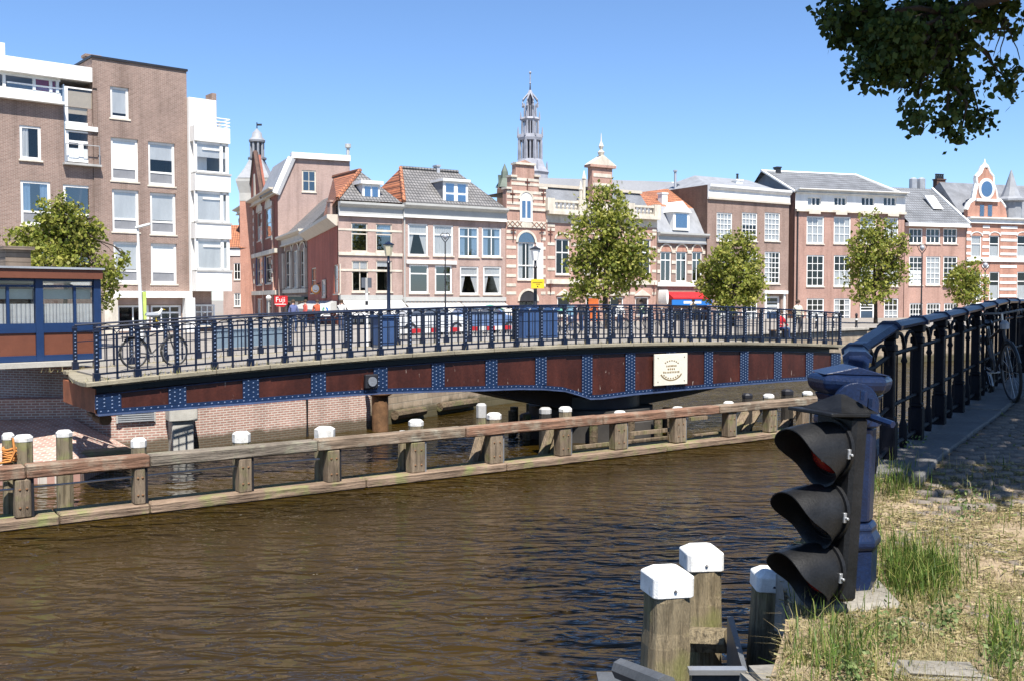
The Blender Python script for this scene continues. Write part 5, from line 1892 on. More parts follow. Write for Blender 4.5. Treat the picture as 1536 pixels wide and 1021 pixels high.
# white bay, storey by storey
bu0 = h.W + .01
bp0 = h.O + h.d * bu0
b1u = h.loc(348, HOR, -1.0)[0]
bay = h.part('bay_core', MB().box(bu0, bu0 + 1.0, -.3, 3.5, h.loc(315, 437)[1], h.loc(303, 150)[1]), white)
lv = [(190, 213), (262, 287), (336, 358), (408, 437)]
for i, (ya, yb) in enumerate(lv):
    w1, w0 = h.loc(315, ya, -1)[1], h.loc(315, yb, -1)[1]
    par = h.part('bay_parapet', MB().box(bu0 + .02, b1u, -1.0, 3.6, w0, w1), white)
    if i < 3:
        wn_ = h.loc(315, lv[i + 1][0], -1)[1]
        part('bay_sill', MB().box(bu0 + .05, b1u + .05, -1.05, 3.6, wn_ + .003, wn_ + .1), greyst, par)
        fm = MB()
        for u in (bu0 + .1, (bu0 + b1u) / 2 + .55, b1u - .15):
            fm.box(u - .09, u + .09, -.9, -.8, wn_ + .1, w0)
        fm.box(bu0 + .1, b1u - .1, -.9, -.8, wn_ + .1, wn_ + .2).box(bu0 + .1, b1u - .1, -.9, -.8, w0 - .14, w0 - .003)
        fm.box(bu0 + .5, (bu0 + b1u) / 2 + .55, -.9, -.8, (w0 + wn_) / 2 + .45, (w0 + wn_) / 2 + .55)
        fr = h.part('bay_window', fm, white)
        part('pane', MB().quad((bu0 + .1, -.85, wn_ + .1), (b1u - .1, -.85, wn_ + .1), (b1u - .1, -.85, w0), (bu0 + .1, -.85, w0)), glass, fr)
        part('blind', MB().box(bu0 + .2, (bu0 + b1u) / 2 + .45, -.84, -.83, wn_ + (.95 if i == 0 else .2), w0 - .1), white, fr)
        part('blind', MB().box((bu0 + b1u) / 2 + .65, b1u - .25, -.84, -.83, wn_ + (.95 if i == 0 else .2), w0 - .5), white, fr)
        part('side_light', MB().box(b1u - .14, b1u - .1, -.8, 2.6, wn_ + .11, w0 - .01), white, fr)
        part('room_wall', MB().box(bu0 + 1.02, b1u - .2, 2.6, 2.7, wn_, w0), trimgrey, fr)
rl_ = MB()
for y in (178, 183, 188):
    wq = h.loc(330, y, -1)[1]
    rl_.tube([(h.loc(320, y, -1)[0], -.95, wq), (b1u, -.95, wq), (b1u, 2, wq)], .035, 5)
h.part('roof_rail', rl_, white)
w0, w1 = h.loc(303, 190, 0)[1], h.loc(303, 150)[1]
h.part('roof_house', MB().box(bu0 + 1.02, h.loc(321, 160)[0], -.3, 3, w0, w1), white)
h.part('roof_chimney', MB().box(h.loc(321.5, 160)[0], h.loc(328, 160)[0], .3, 1.2, w0, h.loc(325, 139)[1]), tanbrick)
u0, u1, w0, w1 = h.rect(290, 457, 321, 488, .4)
h.part('lower_wall', MB().box(bu0, b1u - .6, .4, 3, 0, h.loc(315, 437)[1] - .01), pinkbrick)
h.wina(u0, u1, w0, w1, nx=3, ny=3, hole=False, rec=.28, t=.1)

# ---- bridge keeper's house, left
KA = math.atan2(.70, .714)
kp = at_y(145, HOR, 24.9)
LK = (kp, KA)
h = House('bridge_keepers_house', 'flat-roofed bridge keeper cabin with brown fascia, blue frames and half curtains', LK, -60, 145, 4.5, cat='cabin', base=0)
w_ = lambda y: h.loc(70, y)[1]
browncl = mk('brown cladding', (0.155, 0.052, 0.028), 0.6, vary=0.2, scale=1.2)
kblue = mk('cabin blue paint', (0.013, 0.036, 0.105), 0.4, vary=0.15)
zt, zb, zs = w_(404), w_(541), w_(549)
h.part('roof_fascia', MB().box(-.1, h.W + .1, -.15, h.dep + .1, w_(418), zt), browncl)
h.part('roof_edge', MB().box(-.14, h.W + .14, -.19, h.dep + .08, zt + .002, zt + .05), zinc)
h.part('floor_slab', MB().box(-.1, h.W + .1, -.25, h.dep, zs, zb - .01), mk('slab concrete', (0.45, 0.43, 0.38), .85, vary=.2))
h.part('back_wall', MB().box(0, h.W, h.dep - .1, h.dep - .01, zb, w_(418) - .003), browncl)
h.part('side_wall', MB().box(-.0, .06, .1, h.dep - .11, zb, w_(418) - .003), browncl)
h.part('ceiling', MB().box(.06, h.W - .06, .1, h.dep - .12, w_(418) - .06, w_(418) - .004), white)
ps = [h.loc(x, 470)[0] for x in (-58, 59, 146)]
zsill, zmul = w_(488), w_(434)
for i, (a, b) in enumerate(zip(ps, ps[1:])):
    h.part('brown_panel', MB().box(a + .09, b - .09, .02, .07, w_(532), w_(499)), browncl)
    fr = h.part('cabin_window', MB().box(a + .08, b - .06, 0, .07, zsill, zsill + .05).box(a + .08, b - .06, 0, .07, w_(431), w_(428)).box((a + b) / 2 - .03 + .15, (a + b) / 2 + .03 + .15, 0, .07, zsill + .05, w_(431)), kblue)
    part('pane', MB().quad((a + .05, .04, zsill), (b - .05, .04, zsill), (b - .05, .04, w_(420)), (a + .05, .04, w_(420))), glass, fr)
    k = 30
    m = MB()
    for j in range(k):
        xa, xb = a + .1 + (b - a - .2) * j / k, a + .1 + (b - a - .2) * (j + 1) / k
        ya, yb = .07 + .05 * (j % 2), .07 + .05 * ((j + 1) % 2)
        m.quad((xa, ya, zsill), (xb, yb, zsill), (xb, yb, w_(456)), (xa, ya, w_(456)))
    part('curtain', m, curtain, fr)
    part('venetian_blind', MB().box(a + .1, b - .1, .16, .18, w_(449), w_(434)), mk('pale green blind', (0.50, 0.56, 0.50), .8, vary=.1), fr)
for x in ps:
    h.part('corner_post', MB().box(x - .085, x + .085, -.03, .1, zb, w_(418) - .003), kblue)
for (y0, y1) in ((499, 488), (541, 532), (422, 418.6)):
    h.part('frame_rail', MB().box(.09, h.W - .09, -.01, .08, w_(y0), w_(y1)), kblue)
# right side of the cabin
sd_ = h.part('end_wall', MB().box(h.W - .08, h.W - .01, .12, h.dep - .12, zb, zsill), browncl)
part('end_pane', MB().quad((h.W - .04, .12, zsill), (h.W - .04, h.dep - .12, zsill), (h.W - .04, h.dep - .12, w_(419)), (h.W - .04, .12, w_(419))), glass, sd_)
h.part('corner_post', MB().box(h.W - .1, h.W, h.dep - .2, h.dep - .11, zb, w_(418) - .003), kblue)
u, wq = h.loc(22, 372, 2)
cb_ = h.part('roof_cupboard', MB().box(u - .35, u + .25, 1.6, 2.2, zt + .05, h.loc(22, 376, 2)[1]).box(u - .42, u + .32, 1.5, 2.3, h.loc(22, 376, 2)[1] + .002, h.loc(22, 371, 2)[1]), brick_mat('cupboard boards', (0.25, 0.20, 0.16), (0.22, 0.17, 0.13), (0.1, 0.08, 0.06), 3, .12, .01))

# ---- cathedral tower and roof far behind
CYD = 300.0
cp_ = at_y(795, HOR, CYD)
ct = tag(empty('church_tower', (cp_.x, cp_.y, 0)), 'tall grey openwork church crossing tower with onion cap behind stepped gable', 'tower')
s_ = CYD / F
tstone = mk('weathered lead and oak', (0.30, 0.31, 0.355), 0.7, vary=0.3, scale=.3)
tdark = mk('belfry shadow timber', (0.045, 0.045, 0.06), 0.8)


def cz(y):
    return at_y(793, y, CYD).z


def tier(y0, y1, r, cols=8, coref=.3):
    part('core', MB().lathe([(r * coref * s_, cz(y0)), (r * coref * s_, cz(y1))], 8, ph=.39), tdark, ct)
    for k in range(cols):
        t = 2 * math.pi * k / cols + .39
        part('buttress', MB().lathe([(r * .17 * s_, cz(y0)), (r * .15 * s_, cz(y1)), (.02, cz(y1) + 5 * s_)], 4, (r * s_ * math.cos(t), r * s_ * math.sin(t), 0)), tstone, ct)
    for k in range(cols):
        t = 2 * math.pi * (k + .5) / cols + .39
        part('mullion', MB().lathe([(r * .08 * s_, cz(y0)), (r * .08 * s_, cz(y1))], 4, (r * .9 * s_ * math.cos(t), r * .9 * s_ * math.sin(t), 0)), tstone, ct)


part('lower_stage', MB().lathe([(33 * s_, GZ), (31 * s_, cz(290)), (28 * s_, cz(264)), (30 * s_, cz(260)), (24 * s_, cz(252)), (19 * s_, cz(240))], 8, ph=.39), tstone, ct)
tier(240, 212, 17)
part('gallery', MB().lathe([(19 * s_, cz(212)), (20 * s_, cz(208)), (19 * s_, cz(203)), (14 * s_, cz(203))], 8, ph=.39), tstone, ct)
tier(203, 183, 12.5)
part('gallery', MB().lathe([(13 * s_, cz(183)), (15 * s_, cz(180)), (13 * s_, cz(177))], 8, ph=.39), tstone, ct)
tier(177, 160, 9)
for k in range(8):                                        # open crown of curved ribs
    t = k * math.pi / 4 + .39
    pr = [(9, 161), (12.3, 156), (11.5, 151), (7.5, 146), (3, 141), (.8, 136)]
    part('crown_rib', MB().tube([(r * s_ * math.cos(t), r * s_ * math.sin(t), cz(y)) for r, y in pr], 1.25 * s_, 5), tstone, ct)
part('crown_core', MB().lathe([(6 * s_, cz(161)), (5 * s_, cz(152)), (1.5 * s_, cz(140)), (.7 * s_, cz(126))], 8), tdark, ct)
for (r, y0, y1) in ((19.5, 206, 192), (15, 180, 169), (12, 161, 153), (27, 259, 244)):
    for k in range(8):
        t = k * math.pi / 4 + .39
        part('pinnacle', MB().lathe([(1.5 * s_, cz(y0)), (1.1 * s_, cz((y0 + y1) / 2)), (.1, cz(y1))], 4, (r * s_ * math.cos(t), r * s_ * math.sin(t), 0)), tstone, ct)
part('spire_rod', MB().tube([(0, 0, cz(138)), (0, 0, cz(108))], .8 * s_, 5).lathe([(.1, cz(127)), (1.6 * s_, cz(125)), (.1, cz(123))], 6).lathe([(.1, cz(112)), (2.2 * s_, cz(109.5)), (.1, cz(107))], 6), tstone, ct)
c0 = at_y(980, HOR, 190)
cr = tag(empty('church_nave', (c0.x, c0.y, 0), math.radians(14)), 'huge plain grey slate church roof rising behind the houses', 'church')
s2 = 190 / F
zr_, ze_ = at_y(980, 268, 195).z, at_y(980, 330, 190).z
rx0, rx1 = -160 * s2, 58 * s2
m = MB()
m.quad((rx0, 0, ze_), (rx1, 0, ze_), (rx1, 9, zr_), (rx0, 9, zr_)).quad((rx0, 18, ze_), (rx0, 9, zr_), (rx1, 9, zr_), (rx1, 18, ze_))
part('roof', m, mk('church slate', (0.20, 0.205, 0.22), .7, vary=.12, scale=.2), cr)
part('gable_wall', MB().extr([(rx1, 0, ze_), (rx1, 18, ze_), (rx1, 9, zr_)], (.01, 0, 0), (.6, 0, 0)), trimgrey, cr)
part('gable_wall', MB().extr([(rx0, 0, ze_), (rx0, 18, ze_), (rx0, 9, zr_)], (-.6, 0, 0), (-.01, 0, 0)), trimgrey, cr)
part('wall', MB().box(rx0, rx1, .3, 17.7, 0, ze_ - .01), tanbrick, cr)
# dark gothic pinnacle left of the stepped gable
p = at_y(757, HOR, 110)
gpn = tag(empty('gothic_dormer', (p.x, p.y, 0)), 'dark pointed spirelet with crockets just left of the stepped gable', 'spire')
s3 = 110 / F
z3 = lambda y: at_y(757, y, 110).z
part('base', MB().lathe([(16 * s3, GZ), (16 * s3, z3(285)), (13 * s3, z3(282))], 4, ph=math.pi / 4), darkbrick, gpn)
part('spire', MB().lathe([(14 * s3, z3(282) + .01), (6 * s3, z3(268)), (5 * s3, z3(258)), (.4 * s3, z3(246))], 6), mk('green slate', (0.13, 0.16, 0.13)), gpn)
for k in range(4):
    t = k * math.pi / 2 + .78
    part('pinnacle', MB().lathe([(2.4 * s3, z3(283)), (2 * s3, z3(272)), (.2, z3(264))], 5, (11 * s3 * math.cos(t), 11 * s3 * math.sin(t), 0)), mk('green slate', (0, 0, 0)), gpn)

# ================================================================== STREET FURNITURE AND LIFE ON THE FAR BANK AND BRIDGE
def gpt(px, y):
    p = at_y(px, HOR, y)
    return Vector((p.x, p.y, GZ))


def bl2w(x, y, z=None):
    """bridge local -> world"""
    p = Vector((BL.x, BL.y, 0)) + BD * x - BN * y
    p.z = deck(x) if z is None else z
    return p


lampglass = mk('lantern glass', (0.62, 0.55, 0.38), 0.3, vary=0.1)


def lantern(px, ytop, y, base, label, name='street_lamp', postm=None, wide=1.0, headm=None):
    """classic post with tapered four-sided lantern"""
    p = at_y(px, HOR, y)
    t = tag(empty(name, (p.x, p.y, 0)), label, 'lamp')
    zt = at_y(px, ytop, y).z
    s = y / F * wide
    zh = zt - 22 * s
    part('post', MB().lathe([(4.5 * s, base), (4.5 * s, base + 30 * s), (3 * s, base + 32 * s), (2.2 * s, zh - 12 * s), (3.4 * s, zh - 10 * s), (2 * s, zh - 8 * s), (1.8 * s, zh)], 10), postm or bluerail, t, smooth=40)
    part('lantern', MB().lathe([(4.5 * s, zh), (7.5 * s, zh + 16 * s)], 6), headm or lampglass, t)
    part('lantern_roof', MB().lathe([(8.6 * s, zh + 16 * s + .003), (8.6 * s, zh + 17.5 * s), (3 * s, zh + 20 * s), (.8 * s, zt)], 6), postm or greyst, t)
    return t


lantern(583, 362, 33, deck(10), 'blue lamp post with amber glass lantern in front of the corner house', postm=bluerail)
lantern(803, 369, 48, GZ, 'black lamp post with white lantern carrying a yellow notice before the stepped gable', postm=black, headm=white)
# yellow notice on that lamp
p = at_y(806.5, 426, 47.6)
ys_ = tag(empty('yellow_notice', p), 'small yellow notice board fixed to the white lantern post', 'sign')
part('board', MB().box(-.31, .31, -.02, .02, -.22, .22), yellow, ys_)
m = MB()
for i in range(8):
    m.box(-.24 + i * .06, -.2 + i * .06, -.026, -.021, .04, .08)
    if 2 < i < 6:
        m.box(-.24 + i * .06, -.2 + i * .06, -.026, -.021, -.04, -.0)
m.box(-.03, .03, -.026, -.021, -.16, -.1)
kind(part('lettering', m, black, ys_), 'stuff')


def thin_lamp(px, ytop, y, label, hs=1.0):
    p = at_y(px, HOR, y)
    t = tag(empty('street_lamp', (p.x, p.y, 0)), label, 'lamp')
    zt = at_y(px, ytop, y).z
    s = y / F
    part('post', MB().lathe([(2.2 * s, GZ), (1.2 * s, GZ + 30 * s), (.9 * s, zt - 14 * s)], 8), black, t)
    a, b = 7 * s * hs, 14 * s * hs
    part('lamp_hoop', MB().tube([(0, 0, zt - b), (-a * .7, 0, zt - b * .55), (-a, 0, zt - b * .2), (-a * .5, 0, zt), (0, 0, zt - b * .1), (a * .5, 0, zt), (a, 0, zt - b * .2), (a * .7, 0, zt - b * .55), (0, 0, zt - b)], .7 * s, 5), black, t)
    part('lamp_bulb', MB().lathe([(.2 * s, zt - b * .75), (3.6 * s * hs, zt - b * .45), (3.6 * s * hs, zt - b * .2), (1 * s, zt - b * .1)], 8), zinc, t, smooth=60)


thin_lamp(668, 350, 58, 'thin black lamp post with hoop head in front of the mansard house')
thin_lamp(1382, 367, 84, 'thin black lamp post with hoop head before slate-roofed house')
thin_lamp(1477, 393, 92, 'thin black lamp post with hoop head before the banded gable house')
# modern light at left
p = at_y(209, HOR, 42)
t = tag(empty('street_light', (p.x, p.y, 0)), 'pale grey modern street light with a flat slanted head before apartment block', 'lamp')
zt = at_y(209, 344, 42).z
part('post', MB().tube([(.05, 0, GZ), (.05, 0, GZ + 1.2), (-.02, 0, zt)], [.1, .085, .05], 8), mk('pale lamp grey', (0.66, 0.67, 0.66), .5, vary=.1), t, smooth=40)
part('lamp_head', MB().hexa([(-.1, -.12, zt), (.5, -.1, zt + .16), (.5, .1, zt + .16), (-.1, .12, zt), (-.1, -.12, zt + .1), (.5, -.08, zt + .26), (.5, .08, zt + .26), (-.1, .12, zt + .1)]), MATS['pale lamp grey'], t, bev=.02)
p = at_y(217, HOR, 43)
t = tag(empty('banner_post', (p.x, p.y, 0)), 'narrow post with a lime yellow strip beside the modern street light', 'post')
part('post', MB().tube([(0, 0, GZ), (0, 0, at_y(217, 436, 43).z)], .05, 6), steel, t)
part('lime_strip', MB().box(-.09, .09, -.06, -.052, at_y(217, 482, 43).z, at_y(217, 438, 43).z), mk('lime paint', (0.50, 0.62, 0.15), .5), t)

# back of a road sign on a striped pole, on the bridge approach
p = at_y(550, HOR, 34)
t = tag(empty('road_sign', (p.x, p.y, 0)), 'grey back of a square sign on a black and white pole', 'sign')
z = lambda y: at_y(550, y, 34).z
part('board', MB().box(-.17, .17, -.02, .02, z(432), z(417)), mk('sign back grey', (0.10, 0.11, 0.13), .5), t)
for i, (a, b) in enumerate(((417, 440), (440, 452), (452, 458), (458, 464), (464, 470), (470, 540))):
    part('pole_band', MB().lathe([(.05, max(GZ - .1, z(b)) + .002), (.05, z(a))], 8), (greyst, white, black, white, black, white)[i], t)
# pictogram sign
p = at_y(488, 465, 40)
t = tag(empty('pictogram_sign', (p.x, p.y, 0)), 'white square sign with a round blue and green swirl over the railing', 'sign')
part('pole', MB().tube([(0, 0.03, GZ), (0, 0.03, p.z)], .03, 6), steel, t)
part('board', MB().box(-.2, .2, -.02, .015, p.z - .25, p.z + .25), white, t)
for k, (a0, a1, c) in enumerate(((-60, 70, signblue), (110, 240, mk('swirl green', (0.10, 0.30, 0.16))))):
    m = MB()
    for i in range(6):
        t0, t1 = math.radians(a0 + (a1 - a0) * i / 6), math.radians(a0 + (a1 - a0) * (i + 1) / 6)
        m.extr([(r * math.cos(q), 0, p.z + r * math.sin(q)) for r, q in ((.12, t0), (.12, t1), (.06, t1), (.06, t0))], (0, -.026, 0), (0, -.021, 0))
    part('swirl', m, c, t)
# red hanging shop sign with script
p = at_y(421, 452, 85)
t = tag(empty('red_shop_sign', p, math.radians(-8)), 'red rounded hanging sign with white script in the side street', 'sign')
part('board', MB().extr([(-.55, 0, .45), (.62, 0, .45), (.62, 0, -.25), (.3, 0, -.5), (-.35, 0, -.45), (-.55, 0, -.15)], (0, -.05, 0), (0, .05, 0)), redpaint, t)
fc = D.curves.new('script', 'FONT')
fc.body = 'Fuji'
fc.size = .62
fc.align_x = 'CENTER'
fc.extrude = .004
ft = D.objects.new('script', fc)
COL.objects.link(ft)
bpy.context.view_layer.update()
fme = D.meshes.new_from_object(ft.evaluated_get(bpy.context.evaluated_depsgraph_get()))
D.objects.remove(ft)
fme.materials.clear()
fo = kind(link('lettering', fme, white, t), 'stuff')
fo.location = (0, -.06, -.08)
fo.rotation_euler = (math.pi / 2, 0, 0)
part('underline', MB().box(-.5, .5, -.065, -.052, -.3, -.24), white, t)
part('bracket', MB().tube([(.6, 0, .4), (1.6, .6, .4)], .04, 5), black, t)
# round orange sign on the red wall
p = at_y(474, 434, 82)
t = tag(empty('round_pub_sign', p, math.radians(-20)), 'round white and orange sign hanging from the rust-red side wall', 'sign')
part('disc', MB().extr([(.42 * math.cos(q), 0, .42 * math.sin(q)) for q in [i * math.pi / 10 for i in range(20)]], (0, -.05, 0), (0, .05, 0)), mk('sign orange', (0.62, 0.26, 0.06), .5), t)
part('face', MB().extr([(.32 * math.cos(q), 0, .32 * math.sin(q) + .04) for q in [i * math.pi / 10 for i in range(20)]], (0, -.06, 0), (0, -.052, 0)), white, t)
part('mark', MB().extr([(-.2, 0, -.02), (-.1, 0, -.1), (.1, 0, -.1), (.2, 0, -.02), (.1, 0, -.16), (-.1, 0, -.16)], (0, -.068, 0), (0, -.062, 0)), MATS['sign orange'], t)
part('bracket', MB().tube([(.1, 0, .45), (.9, .3, .6)], .04, 5), black, t)

# white globe lamp in the side street
p = at_y(403, 447, 84)
t = tag(empty('globe_lamp', (p.x, p.y, 0)), 'white globe lamp on a post left of the red hanging sign', 'lamp')
part('post', MB().tube([(0, 0, GZ), (0, 0, p.z - .2)], .06, 6), trimgrey, t)
part('globe', MB().lathe([(.05, p.z - .24), (.2, p.z - .12), (.24, p.z), (.2, p.z + .12), (.05, p.z + .22)], 12), white, t, smooth=80)

# blue cabinets on the far side of the bridge
cabm = mk('cabinet blue', (0.035, 0.075, 0.18), .45, vary=.15)


def cabinet(x0px, x1px, ytop, yin, label):
    a, b = bpix(x0px, 500, yin), bpix(x1px, 500, yin)
    zb_ = deck((a.x + b.x) / 2)
    zt_ = bpix((x0px + x1px) / 2, ytop, yin).z
    p = bl2w(a.x, yin, zb_)
    t = tag(empty('bridge_cabinet', p, BA), label, 'cabinet', 'blue control cabinets on the bridge')
    W_ = b.x - a.x
    part('body', MB().box(0, W_, 0, .5, .06, zt_ - zb_ - .08), cabm, t, bev=.015)
    part('roof', MB().box(-.04, W_ + .04, -.05, .55, zt_ - zb_ - .078, zt_ - zb_), cabm, t)
    part('plinth', MB().box(.02, W_ - .02, .02, .48, -.02, .058), greyst, t)
    dr = part('door', MB().box(.06, W_ - .06, -.02, -.003, .14, zt_ - zb_ - .16), cabm, t)
    part('door_seam', MB().box(W_ / 2 - .008, W_ / 2 + .008, -.03, -.022, .16, zt_ - zb_ - .18), black, dr)


cabinet(786, 810, 461, 2.9, 'left one of two tall blue cabinets at the middle of the bridge')
cabinet(811.5, 837, 462, 2.9, 'right one of two tall blue cabinets at the middle of the bridge')
cabinet(571, 595, 473, 2.6, 'blue cabinet at the foot of the amber lamp post on the bridge')

# lowered red and white boom with hanging skirt
pa, pb_ = at_y(598, 494, 37), at_y(778, 488, 43)
dv = pb_ - pa
t = tag(empty('barrier_boom', (pa.x, pa.y, 0), math.atan2(dv.y, dv.x)), 'lowered red and white striped barrier boom with a hanging lattice behind the bridge', 'barrier')
Lb = Vector((dv.x, dv.y)).length
zb_ = (pa.z + pb_.z) / 2 - .08
for i in range(13):
    part('boom_segment', MB().box(Lb * i / 13 + .001, Lb * (i + 1) / 13 - .001, -.05, .05, zb_ - .08, zb_ + .08), redpaint if i % 2 else white, t)
m = MB()
for i in range(40):
    x = Lb * (i + .5) / 40
    m.box(x - .012, x + .012, -.012, .012, GZ + .12, zb_ - .082)
m.box(0, Lb, -.02, .02, GZ + .08, GZ + .12)
part('hanging_lattice', m, trimgrey, t)
part('boom_post', MB().box(-.45, -.12, -.2, .2, GZ, zb_ + .3), trimgrey, t, bev=.02)

# grey-blue hoarding panels
pa, pb_ = gpt(322, 36), gpt(428, 40)
dv = pb_ - pa
t = tag(empty('hoarding', pa, math.atan2(dv.y, dv.x)), 'row of grey-blue corrugated hoarding panels on the street behind the bridge', 'hoarding')
Lh = dv.length
hm = mk('hoarding blue grey', (0.20, 0.27, 0.33), .6, vary=.15)
hz = at_y(370, 495, 38).z - GZ
for i in range(5):
    a, b = Lh * i / 5, Lh * (i + 1) / 5
    m = MB()
    for k in range(8):
        x = a + .02 + (b - a - .04) * k / 8
        m.box(x, x + (b - a) / 13, -.03, .03, .05, hz - .03)
    m.box(a + .01, b - .01, -.01, .01, .05, hz - .03)
    part('panel', m, hm, t)
part('top_rail', MB().box(0, Lh, -.04, .04, hz - .028, hz + .05), hm, t)


# ------------------------------------------------------------------ cars
def car(px, y, ang, col, label):
    p = gpt(px, y)
    t = tag(empty('parked_car', p, ang), label, 'car', 'cars parked on the far street')
    cm = mk('car paint ' + label[:12], col, .25, vary=.05, spec=.6, coat=.6, bmp=0)
    prof_ = [(-2.05, .35), (-2.1, .7), (-1.95, .95), (-1.6, 1.0), (-1.05, 1.42), (.55, 1.45), (1.15, 1.0), (1.95, .85), (2.1, .6), (2.05, .32)]
    part('body', MB().extr([(x, 0, z) for x, z in prof_], (0, -.82, 0), (0, .82, 0)), cm, t, bev=.09, smooth=40)
    for s in (-1, 1):
        part('side_window', MB().extr([(-1.42, 0, 1.0), (-.98, 0, 1.36), (.48, 0, 1.39), (.95, 0, 1.02)], (0, s * .826, 0), (0, s * .835, 0)), glassb, t)
        for x in (-1.3, 1.3):
            w_ = part('wheel', MB().extr([(x + .33 * math.cos(q), 0, .33 + .33 * math.sin(q)) for q in [i * math.pi / 8 for i in range(16)]], (0, s * .66, 0), (0, s * .87, 0)), rubber, t)
            part('rim', MB().extr([(x + .2 * math.cos(q), 0, .33 + .2 * math.sin(q)) for q in [i * math.pi / 6 for i in range(12)]], (0, s * .872, 0), (0, s * .885, 0)), steel, w_)
    part('windscreen', MB().quad((.62, -.7, 1.4), (.62, .7, 1.4), (1.12, .72, 1.035), (1.12, -.72, 1.035)), glassb, t)
    for s in (-.6, .6):
        part('headlight', MB().box(2.06, 2.11, s - .15, s + .15, .62, .76), white, t)


car(640, 52, math.radians(30), (0.62, 0.63, 0.64), 'silver car parked behind the striped boom, left of the pair')
car(722, 54, math.radians(30), (0.10, 0.16, 0.30), 'dark blue car parked behind the striped boom, right of the pair')


# ------------------------------------------------------------------ people (skinned bodies)
def skin_body(name, joints, edges, radii, mat, parent, sub=1):
    me = D.meshes.new(name)
    me.from_pydata(joints, edges, [])
    o = D.objects.new(name, me)
    COL.objects.link(o)
    sk_ = o.modifiers.new('skin', 'SKIN')
    for i, r in enumerate(radii):
        v = me.skin_vertices[0].data[i]
        v.radius = (r, r) if not isinstance(r, tuple) else r
        v.use_root = (i == 0)
    ss = o.modifiers.new('sub', 'SUBSURF')
    ss.levels = sub
    dg = bpy.context.evaluated_depsgraph_get()
    me2 = D.meshes.new_from_object(o.evaluated_get(dg))
    D.objects.remove(o)
    for p in me2.polygons:
        p.use_smooth = True
    me2.materials.clear()
    return link(name, me2, mat, parent)


skinm = mk('skin', (0.55, 0.33, 0.24), .6, vary=.1, bmp=0)
hairm = mk('brown hair', (0.06, 0.035, 0.02), .8)


def person(px, y, face, shirt, trousers, label, sit=False, base=None, scale=1.0):
    p = gpt(px, y)
    if base is not None:
        p.z = base
    t = tag(empty('person', p, face), label, 'person')
    t.scale = (scale,) * 3
    if not sit:
        J = [(0, 0, .98), (0, 0, 1.2), (0, 0, 1.42), (0, 0, 1.52), (0, -.02, 1.66), (.19, 0, 1.42), (.27, -.02, 1.14), (.27, -.12, .88), (-.19, 0, 1.42), (-.27, .02, 1.14), (-.25, -.1, .9),
             (.1, 0, .9), (.11, -.06, .48), (.11, .02, .08), (.11, -.14, .04), (-.1, 0, .9), (-.11, .05, .48), (-.11, .12, .1), (-.11, .0, .04)]
    else:
        J = [(0, 0, .48), (0, .02, .72), (0, .02, .95), (0, 0, 1.05), (0, -.02, 1.2), (.19, 0, .95), (.25, -.1, .7), (.15, -.32, .62), (-.19, 0, .95), (-.25, -.1, .7), (-.15, -.32, .62),
             (.1, -.05, .48), (.12, -.42, .5), (.12, -.42, .1), (.12, -.54, .04), (-.1, -.05, .48), (-.12, -.42, .5), (-.12, -.4, .1), (-.12, -.52, .04)]
    E = [(0, 1), (1, 2), (2, 3), (3, 4), (2, 5), (5, 6), (6, 7), (2, 8), (8, 9), (9, 10), (0, 11), (11, 12), (12, 13), (13, 14), (0, 15), (15, 16), (16, 17), (17, 18)]
    r = [.15, .14, .13, .055, .1, .07, .05, .035, .07, .05, .035, .09, .065, .045, .04, .09, .065, .045, .04]
    body = skin_body('body', J, E, r, shirt, t)
    me = body.data
    me.materials.append(trousers)
    me.materials.append(skinm)
    hip = J[0][2]
    neck = J[3][2]
    for q in me.polygons:
        c = q.center
        if c.z > neck:
            q.material_index = 2
        elif c.z < hip - .02 or (sit and c.y < -.12 and c.z < .6):
            q.material_index = 1
        elif abs(c.x) > .2 and c.z < J[7][2] + .06:
            q.material_index = 2
    hz_ = J[4][2]
    part('hair', MB().lathe([(.11, hz_ - .01), (.125, hz_ + .06), (.09, hz_ + .13), (.02, hz_ + .155)], 10, (0, .02, 0)), hairm, t, smooth=60)
    part('face', MB().box(-.05, -.02, -.125, -.11, hz_ + .02, hz_ + .035).box(.02, .05, -.125, -.11, hz_ + .02, hz_ + .035).box(-.012, .012, -.14, -.11, hz_ - .03, hz_ + .02).box(-.03, .03, -.122, -.105, hz_ - .065, hz_ - .05), hairm, t)
    return t


bluejean = mk('blue jeans', (0.04, 0.07, 0.15), .9)
person(1171, 46, 0.6, redpaint, bluejean, 'person in a red top sitting at the far end of the bridge', sit=True)
p = gpt(1171, 46)
bn = tag(empty('street_bench', p, 0.6), 'small bench on which the person in red sits', 'bench')
part('seat', MB().box(-.5, .5, -.12, .3, .38, .43), rust, bn)
for x in (-.42, .42):
    part('leg', MB().box(x - .04, x + .04, -.08, .26, 0, .378), black, bn)
person(476, 60, 0.3, mk('rust shirt', (0.42, 0.09, 0.04), .9), bluejean, 'standing person in a rust-orange top near the round pictogram sign')
person(1197, 52, 0.2, mk('pale shirt', (0.62, 0.58, 0.45), .9), mk('dark trousers', (0.03, 0.03, 0.035), .9), 'standing person in a pale top right of the person in red')
person(856, 58, -.4, mk('sky shirt', (0.22, 0.38, 0.50), .9), bluejean, 'person in a light blue top on the terrace left of the big tree')
person(930, 60, .5, white, bluejean, 'person in a white top standing right of the big tree trunk')

